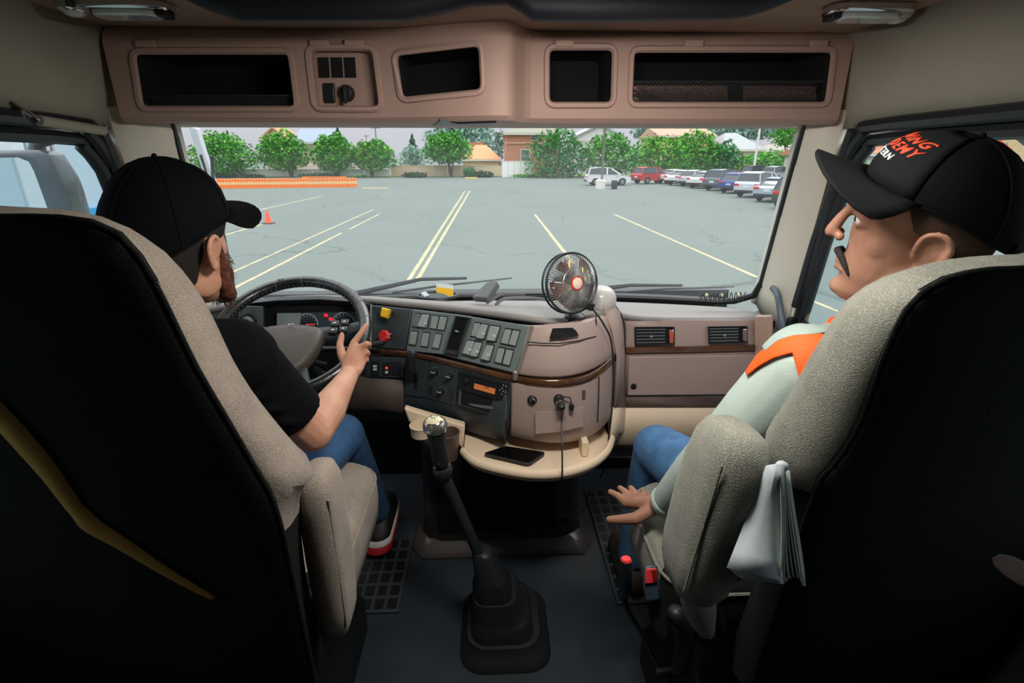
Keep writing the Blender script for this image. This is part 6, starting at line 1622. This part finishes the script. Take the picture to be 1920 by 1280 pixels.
# neck, torso, arms, legs
cap_s(b, [V((-.63, .95, 1.17)), V((-.645, .94, 1.08)), V((-.655, .93, 1.03))], [.055, .058, .07], 14)
cap_s(b, [V((-.66, .93, .98)), V((-.665, .90, .80)), V((-.665, .90, .66))], [.13, .135, .15], 16)
cap_s(b, [V((-.52, 1.0, .99)), V((-.80, .98, .99))], [.075, .075], 14)
cap_s(b, [V((-.525, 1.01, .985)), V((-.475, 1.05, .87)), V((-.425, 1.09, .765))], [.062, .052, .044], 14)
wrist = aD(655, 702, 1.47)
cap_s(b, [V((-.425, 1.09, .765)), V((-.425, 1.09, .765)).lerp(wrist, .35), V((-.425, 1.09, .765)).lerp(wrist, .7), wrist], [.044, .0455, .034, .0265], 16)
# hand: palm slab of five rays plus fingers
kn_ = [aD(664, 642, 1.510), aD(674, 652, 1.507), aD(680, 663, 1.507), aD(682, 674, 1.510)]
for k, p in enumerate(kn_):
    w0 = wrist + RGT * (.010 * (k - 1.5)) + (kn_[1] - wrist) * .12
    cap_s(b, [w0, w0.lerp(p, .5), p], [.0165, .0155, .0115 - k * .0006], 10)
cap_s(b, [kn_[0], aD(674, 628, 1.517), aD(682, 617, 1.525), aD(687, 609, 1.533)], [.0105, .0095, .0085, .0075], 10)
cap_s(b, [kn_[1], aD(687, 645, 1.505), aD(692, 646, 1.530), aD(682, 648, 1.560)], [.0105, .010, .009, .0075], 10)
cap_s(b, [kn_[2], aD(688, 661, 1.510), aD(690, 664, 1.533), aD(678, 662, 1.555)], [.010, .0095, .0085, .007], 10)
cap_s(b, [kn_[3], aD(687, 674, 1.515), aD(688, 676, 1.533), aD(677, 673, 1.550)], [.009, .0085, .0075, .0065], 10)
cap_s(b, [wrist + (kn_[0] - wrist) * .25 - RGT * .008, aD(641, 664, 1.507), aD(637, 647, 1.517), aD(640, 634, 1.527), aD(641, 627, 1.531)], [.016, .014, .011, .0095, .008], 10)
# left arm
cap_s(b, [V((-.80, 1.0, .985)), V((-.85, 1.06, .86)), V((-.87, 1.12, .77))], [.06, .05, .042], 12)
lw_ = WC + xd * (-WR * .96) - yd * .04 + wn * .03
cap_s(b, [V((-.87, 1.12, .77)), V((-.87, 1.12, .77)).lerp(lw_, .4), V((-.87, 1.12, .77)).lerp(lw_, .85)], [.042, .043, .027], 12)
for k in range(4):
    p = lw_ + xd * 0 + yd * (.03 - .02 * k); cap_s(b, [V((-.87, 1.12, .77)).lerp(lw_, .85) + yd * (.01 - .006 * k), p + wn * .004, p + yd * .005 - xd * .03 + wn * .0, p - xd * .028 - wn * .03], [.015, .0105, .009, .0075], 8)
cap_s(b, [V((-.87, 1.12, .77)).lerp(lw_, .85), lw_ + yd * .03 + xd * .03, lw_ + yd * .05 + xd * .02 + wn * .005], [.014, .011, .009], 8)
# legs
for sx, kx in ((1, -.455), (-1, -.84)):
    cap_s(b, [V((-.665 + sx * .085, .92, .63)), V((kx, 1.38, .585))], [.085, .056], 14)
    cap_s(b, [V((kx, 1.38, .585)), V((kx + .01, 1.52, .34)), V((kx + .02, 1.60, .14))], [.055, .045, .036], 12)
db = b.build('body', sk1, dv, remesh=.0034, relax=4)
eyes(dv, HM, 1.03)
# t-shirt
tsh = mat('tshirt_black', (9, 12, 15), .9, spec=.12, bump=.3, bscale=300)
b = MB()
cap_s(b, [V((-.66, .93, .985)), V((-.665, .90, .80)), V((-.665, .90, .64))], [.145, .15, .165], 18)
cap_s(b, [V((-.645, .945, 1.07)), V((-.65, .94, 1.03))], [.068, .085], 14)
cap_s(b, [V((-.525, 1.0, .99)), V((-.80, .98, .99))], [.087, .087], 16)
cap_s(b, [V((-.54, .97, 1.02)), V((-.64, .94, 1.05))], [.06, .06], 14)
S0, S1 = V((-.525, 1.01, .985)), V((-.437, 1.082, .79))
dS = (S1 - S0).normalized()
b.lathe([(.074, 0), (.076, .04), (.072, .10), (.070, .15), (.069, .187), (.05, .189)], S0, dS, 22)
b.lathe([(.072, 0), (.07, .06), (.062, .17), (.05, .175)], V((-.80, 1.0, .985)), V((-.05, .08, -.15)), 16)
for k in range(3):
    a0 = S0 + dS * (.05 + .045 * k); cap_s(b, [a0 + V((-.02, -.068, .0)), a0 + V((.03, -.066, -.015)), a0 + V((.064, -.03, -.03))], [.006, .010, .005], 8)
ts = b.build('t_shirt', tsh, dv, remesh=.005, relax=8)
# jeans
b = MB()
for sx, kx in ((1, -.455), (-1, -.84)):
    cap_s(b, [V((-.665 + sx * .085, .88, .635)), V((-.665 + sx * .085, .92, .63)).lerp(V((kx, 1.38, .585)), .5), V((kx, 1.385, .588))], [.10, .082, .068], 18)
    cap_s(b, [V((kx, 1.385, .585)), V((kx + .01, 1.52, .34)), V((kx + .02, 1.59, .16))], [.066, .058, .052], 14)
cap_s(b, [V((-.665, .88, .65)), V((-.665, .86, .62))], [.15, .14], 14)
jn = b.build('jeans', denim, dv, remesh=.006, relax=6)
# shoes
for kx in (-.425, -.82):
    sh = MB(); base = V((kx, 1.58, .03))
    def shring(z, k, ln): return [base + V((x * k, .05 + y * ln + z * .3, z)) for x, y in rounded(.095, .27, .045, 5)]
    sh.loft([shring(.015, 1, 1), shring(.05, .98, .98), shring(.08, .85, .8), shring(.12, .7, .5)]); so_ = sh.build('shoe', mat('shoe_black', (24, 24, 28), .6), dv, sub=1)
    sh = MB(); sh.loft([shring(0, 1.0, 1.0), shring(.005, 1.06, 1.03), shring(.022, 1.06, 1.03), shring(.03, 1.0, .99)]); s2_ = sh.build('sole', mat('sole_red', (206, 44, 52), .5), so_)
    sh = MB(); sh.loft([shring(.028, 1.0, .99), shring(.03, 1.05, 1.02), shring(.042, 1.04, 1.01), shring(.046, 1.0, .97)]); sh.build('sole_stripe', mat('sole_white', (230, 228, 226), .5), so_)
# beard and hair
T = lambda x, y, z: HM @ (V((x, y, z)) * 1.03)
def fuzz(b, pts, r_, n, rr): 
    pass
R3 = HM.to_3x3()
b = MB()
for sx in (-1, 1):
    cap_s(b, [T(sx * .0665, .030, -.012), T(sx * .062, .034, -.04), T(sx * .054, .036, -.070), T(sx * .045, .050, -.095), T(sx * .026, .074, -.112), T(0, .083, -.118)], [.007, .012, .016, .019, .019, .018], 10)
    cap_s(b, [T(sx * .045, .062, -.06), T(sx * .03, .076, -.08)], [.012, .014], 8)
    cap_s(b, [T(sx * .03, .080, -.050), T(sx * .012, .093, -.037), T(0, .096, -.037)], [.006, .007, .006], 8)
cap_s(b, [T(0, .085, -.09), T(0, .082, -.118)], [.014, .015], 10)
for sx in (-1, 1): cap_s(b, [T(sx * .0735, .018, .030), T(sx * .0715, .022, .008), T(sx * .068, .028, -.012)], [.004, .0055, .007], 8)
beard_m = mat('beard_brown', (74, 42, 30), .85, bump=1.0, bscale=330, col2=(120, 70, 46), vscale=120)
bd = b.build('beard', beard_m, dv, remesh=.004, relax=3)
b = MB()
for i in range(900):
    sx = rnd.choice((-1, 1)); t = rnd.random()
    P0 = V((sx * lerp(.064, .0, t), lerp(.034, .090, t), lerp(-.02, -.122, min(1, t * 1.3)))) + V((sx * rnd.uniform(.0, .012), rnd.uniform(-.012, .014), rnd.uniform(-.020, .010)))
    p = T(*P0); d = R3 @ V((sx * .4, .45, -1)).normalized() * rnd.uniform(.006, .013)
    b.cyl(p, p + d + V((rnd.uniform(-.002, .002),) * 3), .0006, .0002, 3, cap=False)
o = b.build('beard_hairs', beard_m, dv); o['kind'] = 'stuff'
# short hair shell at sides and nape
b = MB(); rows = []
for z, f, bk_, hw in [(-.060, -.03, -.075, .052), (-.03, -.015, -.088, .062), (0, .0, -.098, .071), (.02, .024, -.104, .0755), (.04, .045, -.108, .078), (.07, .045, -.108, .079)]:
    rows.append([T(hw * 1.015 * math.sin(a), lerp(f, bk_, (1 - math.cos(a)) / 2) * 1.0, z) for a in [math.radians(-180 + 360 * k / 30) for k in range(31)]])
rows = []
for z, yf, hw, yb in [(-.075, -.035, .046, -.058), (-.045, -.030, .058, -.082), (-.02, -.028, .066, -.094), (.005, -.020, .0715, -.1), (.025, .028, .0755, -.104), (.05, .040, .077, -.106), (.075, .040, .076, -.106)]:
    row = []
    for k in range(25):
        a = math.pi * k / 24          # from right front round the back to left front
        x = hw * math.cos(a); cyy = yf; y = yf + (yb - yf) * math.sin(a) ** .8
        row.append(T(x * 1.03, y, z))
    rows.append(row)
b.grid(rows); b.build('hair', mat('hair_dark', (30, 26, 25), .9, bump=.8, bscale=500), dv, thick=.003, off=0, angle=80)
cap(dv, HM, capm, None, 1.07, bill_droop=.012, bill_len=.078, bill_up=-.004, back_drop=.05)
# ---------------- passenger
pv = empty('person', (.64, .8, .57), 'moustached man in a dark cap and orange safety vest, turned sideways in the passenger seat', 'person')
sk2 = skin('skin_passenger', (172, 130, 108), (146, 104, 84))
HP = head_M(V((.654, .770, 1.270)), math.radians(58), math.radians(1), math.radians(-13))
HPC = HP @ Matrix.Translation((0, 0, .012)) @ Matrix.Rotation(math.radians(13), 4, 'X')
b = MB(); head(b, HP, 1.0)
Hc = HP.to_translation()
cap_s(b, [Hc + V((.0, -.01, -.05)), Hc + V((.01, -.01, -.12)), Hc + V((.015, -.01, -.19))], [.056, .058, .07], 14)
tc_ = V((.67, .78, 1.0))
cap_s(b, [tc_, V((.68, .79, .80)), V((.68, .80, .68))], [.13, .14, .15], 16)
shd = aD(1512, 688, .85); elb = aD(1345, 848, .99); wr2 = aD(1243, 945, 1.16)
cap_s(b, [shd, shd.lerp(elb, .5), elb], [.052, .048, .042], 14)
cap_s(b, [elb, elb.lerp(wr2, .4), wr2], [.045, .043, .028], 14)
cap_s(b, [shd + V((.02, 0, -.012)), V((.84, .80, .99))], [.05, .055], 12)
cap_s(b, [V((.84, .80, 1.03)), V((.87, .84, .86)), V((.86, .98, .72))], [.06, .05, .035], 12)
# hand resting on the cushion: fingers forward-left
pal = aD(1222, 962, 1.185); zc = .572
kk_ = []
for k in range(4):
    base = V((lerp(.318, .365, k / 3), 1.015 + .012 * math.sin(k), zc + .028))
    w0 = wr2 + V((.010 * (k - 1.5), .02, -.01))
    tip = base + V((-.022 + .012 * k, .062 + .006 * math.sin(k * 1.2), -.014))
    cap_s(b, [w0, w0.lerp(base, .55), base], [.017, .016, .0125], 10)
    cap_s(b, [base, base.lerp(tip, .5) + V((0, 0, .004)), tip], [.0105, .0095, .008], 10)
tb = V((.325, .955, zc + .03))
cap_s(b, [wr2 + V((-.005, .01, -.01)), tb, tb + V((-.032, .008, -.008)), tb + V((-.056, .016, -.014))], [.017, .0145, .0115, .009], 10)
for sx, kx in ((-1, .47), (1, .86)):
    cap_s(b, [V((.68 + sx * .09, .85, .655)), V((kx, 1.25, .60))], [.085, .058], 14)
    cap_s(b, [V((kx, 1.25, .60)), V((kx, 1.33, .34)), V((kx, 1.36, .1))], [.055, .045, .036], 12)
pb_ = b.build('body', sk2, pv, remesh=.0034, relax=4)
eyes(pv, HP, 1.0)
TP_ = lambda x, y, z: HP @ V((x, y, z))
hairm = mat('hair_black', (26, 24, 26), .8, bump=.8, bscale=400)
b = MB()
cap_s(b, [TP_(-.037, .074, -.062), TP_(-.031, .080, -.052), TP_(-.018, .089, -.040), TP_(0, .095, -.036), TP_(.018, .089, -.040), TP_(.030, .082, -.050), TP_(.034, .076, -.060)], [.0025, .0042, .0054, .0058, .0052, .004, .003], 8)
b.build('moustache', hairm, pv, remesh=.0018, relax=2)
for sx in (-1, 1):
    b = MB(); cap_s(b, [TP_(sx * .012, .0995, .052), TP_(sx * .03, .096, .058), TP_(sx * .052, .080, .054)], [.003, .0038, .002], 8); b.build('eyebrow', hairm, pv, remesh=.002, relax=2)
b = MB(); rows = []
for z, yf, hw, yb in [(-.07, -.036, .048, -.058), (-.045, -.032, .059, -.082), (-.02, -.030, .067, -.094), (.005, -.026, .0725, -.1), (.03, .014, .0762, -.104), (.06, .026, .078, -.106)]:
    rows.append([TP_(hw * math.cos(math.pi * k / 24) * 1.02, yf + (yb - yf) * math.sin(math.pi * k / 24) ** .8, z) for k in range(25)])
b.grid(rows); b.build('hair', mat('hair_stubble', (86, 66, 56), .9, bump=.6, bscale=500), pv, thick=.002, off=0, angle=80)
cpo, cr_ = cap(pv, HPC, capm, capf, 1.02, bill_droop=.020, bill_len=.078, bill_up=.012, back_drop=.045, ch=.80)
def cap_text(txt, az_c, el_c, size, m, sgn=1):
    cu = bpy.data.curves.new('t', 'FONT'); cu.body = txt; cu.size = size; cu.align_x = 'CENTER'; cu.align_y = 'CENTER'; cu.resolution_u = 2; cu.offset = size * .02; cu.space_character = 1.15
    to = bpy.data.objects.new('t', cu); me = bpy.data.meshes.new_from_object(to); bpy.data.objects.remove(to)
    for v in me.vertices:
        el = el_c + v.co.y / .100; az = az_c + (-v.co.x) / (.094 * math.cos(el))
        # viewed from the front, text runs from the cap's right (x+) to left
        v.co = HPC @ (cr_(az, el, 1.03) * 1.02)
    me.materials.clear(); me.materials.append(m)
    o = bpy.data.objects.new('lettering', me); COL.objects.link(o); o.parent = cpo; o.matrix_parent_inverse = Matrix.Identity(4)
    q = o.modifiers.new('s', 'SOLIDIFY'); q.thickness = .0012; q.offset = 0
    return o
orange_ink = mat('cap_ink_orange', (226, 70, 40), .7); 
cap_text('DRIVING', 0, .78, .024, orange_ink); cap_text('ACADEMY', 0, .56, .024, orange_ink); cap_text('WESTERN', 0, .36, .016, mat('cap_ink_white', (206, 214, 212), .7))
# strap gap hint at the back
b = MB(); b.tube([HPC @ (cr_(math.radians(a), .03, 1.01) * 1.02) for a in range(140, 221, 8)], [(.002, .007)] * 11, 6); b.build('back_strap', capm, cpo)
# shirt (long sleeve) pale grey green
shm = mat('shirt_sage', (178, 196, 188), .85, bump=.25, bscale=350)
b = MB()
cap_s(b, [tc_, V((.68, .79, .80)), V((.68, .80, .68))], [.142, .152, .16], 16)
cap_s(b, [shd + V((.02, 0, -.008)), V((.84, .80, 1.00))], [.066, .068], 14)
cap_s(b, [Hc + V((.012, -.01, -.165)), Hc + V((.015, -.01, -.2))], [.066, .08], 14)
mid_ = shd.lerp(elb, .5) + V((0, 0, -.008))
cap_s(b, [shd, mid_, elb], [.070, .066, .052], 18)
cap_s(b, [elb, elb.lerp(wr2, .35), elb.lerp(wr2, .7), wr2.lerp(elb, .05)], [.052, .048, .040, .033], 16)
ax_ = (elb - shd).normalized(); side_ = ax_.cross(V((0, 1, 0))).normalized()
for k in range(1, 6):
    t = .42 + k * .14; c = shd.lerp(elb, min(1, t)) if t < 1 else elb.lerp(wr2, (t - 1) * 1.6)
    R_ = lerp(.070, .051, min(1, t)) if t < 1 else .047
    cap_s(b, [c - V((1, 0, 0)) * R_ * .9 + V((0, -.02, .02)), c - V((.72, .72, 0)).normalized() * R_ * 1.0 + V((0, 0, .004)), c - V((.2, 1, 0)).normalized() * R_ + V((0, 0, -.016))], [.004, .0065, .003], 8)
cap_s(b, [V((.84, .80, 1.03)), V((.87, .84, .86)), V((.86, .98, .72))], [.075, .062, .045], 12)
shirt = b.build('long_sleeve_shirt', shm, pv, remesh=.005, relax=9)
b = MB(); M = frame((wr2 - elb), (1, 0, 0)); ce = wr2.lerp(elb, .03)
b.tube([ce + (wr2 - elb).normalized() * h for h in (-.022, -.012, 0, .006)], [.035, .0365, .0355, .033], 18); b.build('cuff', shm, pv, sub=1)
# vest
vm = mat('vest_orange', (255, 92, 16), .7, bump=.5, bscale=260)
b = MB()
cap_s(b, [tc_ + V((0, 0, -.01)), V((.68, .79, .80)), V((.68, .80, .70))], [.152, .162, .17], 18)
vest = b.build('safety_vest', vm, pv, remesh=.005, relax=7)
from mathutils.bvhtree import BVHTree
bpy.context.view_layer.update()
bvh = BVHTree.FromObject(shirt, bpy.context.evaluated_depsgraph_get())
def on_shirt(px, py, off):
    loc, nrm, _, _ = bvh.ray_cast(CAM, ray(px, py).normalized(), 1.15)
    if loc is None: loc, nrm, _, _ = bvh.find_nearest(aD(px, py, .87))
    return loc + nrm * off
def drape(cols, nm, m, par, off=.004, nv=6, nu=3):
    # cols: (top px, bottom px) along the piece, refined and laid on the shirt
    C = []
    for (a, c), (a2, c2) in zip(cols, cols[1:]):
        for k in range(nu):
            t = k / nu; C.append(((lerp(a[0], a2[0], t), lerp(a[1], a2[1], t)), (lerp(c[0], c2[0], t), lerp(c[1], c2[1], t))))
    C.append(cols[-1])
    b = MB(); b.grid([[on_shirt(lerp(a[0], c[0], k / nv), lerp(a[1], c[1], k / nv), off) for k in range(nv + 1)] for a, c in C])
    return b.build(nm, m, par, thick=.003, off=1, angle=80, sub=1)
drape([((1402, 700), (1406, 706)), ((1424, 668), (1426, 690)), ((1450, 645), (1452, 674)), ((1482, 632), (1486, 664)), ((1512, 628), (1512, 666)), ((1545, 630), (1545, 668))], 'shoulder_drape', vm, vest)
drape([((1486, 660), (1502, 716)), ((1512, 650), (1516, 718)), ((1545, 640), (1540, 722)), ((1575, 632), (1560, 722))], 'side_panel', vm, vest, .0045)
drape([((1434, 654), (1440, 662)), ((1458, 630), (1464, 642)), ((1490, 612), (1492, 634)), ((1525, 602), (1525, 632)), ((1560, 597), (1560, 628)), ((1600, 594), (1600, 618))], 'shoulder_yoke', mat('yoke_grey', (150, 168, 162), .6), vest, .005)
drape([((1535, 601), (1538, 606)), ((1570, 596), (1570, 604)), ((1610, 592), (1610, 604))], 'neck_trim', vm, vest, .008)
# jeans
b = MB()
for sx, kx in ((-1, .47), (1, .86)):
    cap_s(b, [V((.68 + sx * .09, .84, .66)), V((.68 + sx * .09, .85, .655)).lerp(V((kx, 1.25, .60)), .5), V((kx, 1.25, .60))], [.095, .082, .070], 18)
    cap_s(b, [V((kx, 1.25, .60)), V((kx, 1.33, .34)), V((kx, 1.36, .13))], [.068, .06, .055], 14)
cap_s(b, [V((.68, .84, .70)), V((.68, .84, .66))], [.15, .14], 14)
b.build('jeans', denim2, pv, remesh=.006, relax=6)
for kx in (.47, .86):
    sh = MB(); base = V((kx, 1.34, .0))
    def shring(z, k, ln): return [base + V((x * k, .08 + y * ln, z)) for x, y in rounded(.10, .28, .045, 5)]
    sh.loft([shring(.0, 1, 1), shring(.05, .98, .98), shring(.09, .85, .8), shring(.13, .7, .5)]); sh.build('boot', mat('boot_brown', (60, 46, 38), .6), pv, sub=1)
# dim orange bag strap at far right behind passenger seat
b = MB(); b.ball(aD(1915, 1075, .60), (.022, .03, .010)); tag(b.build('orange_cloth_bundle', mat('cloth_dim', (18, 12, 11), .9)), 'small dull orange and grey cloth bundle at the far right behind the passenger seat', 'cloth')
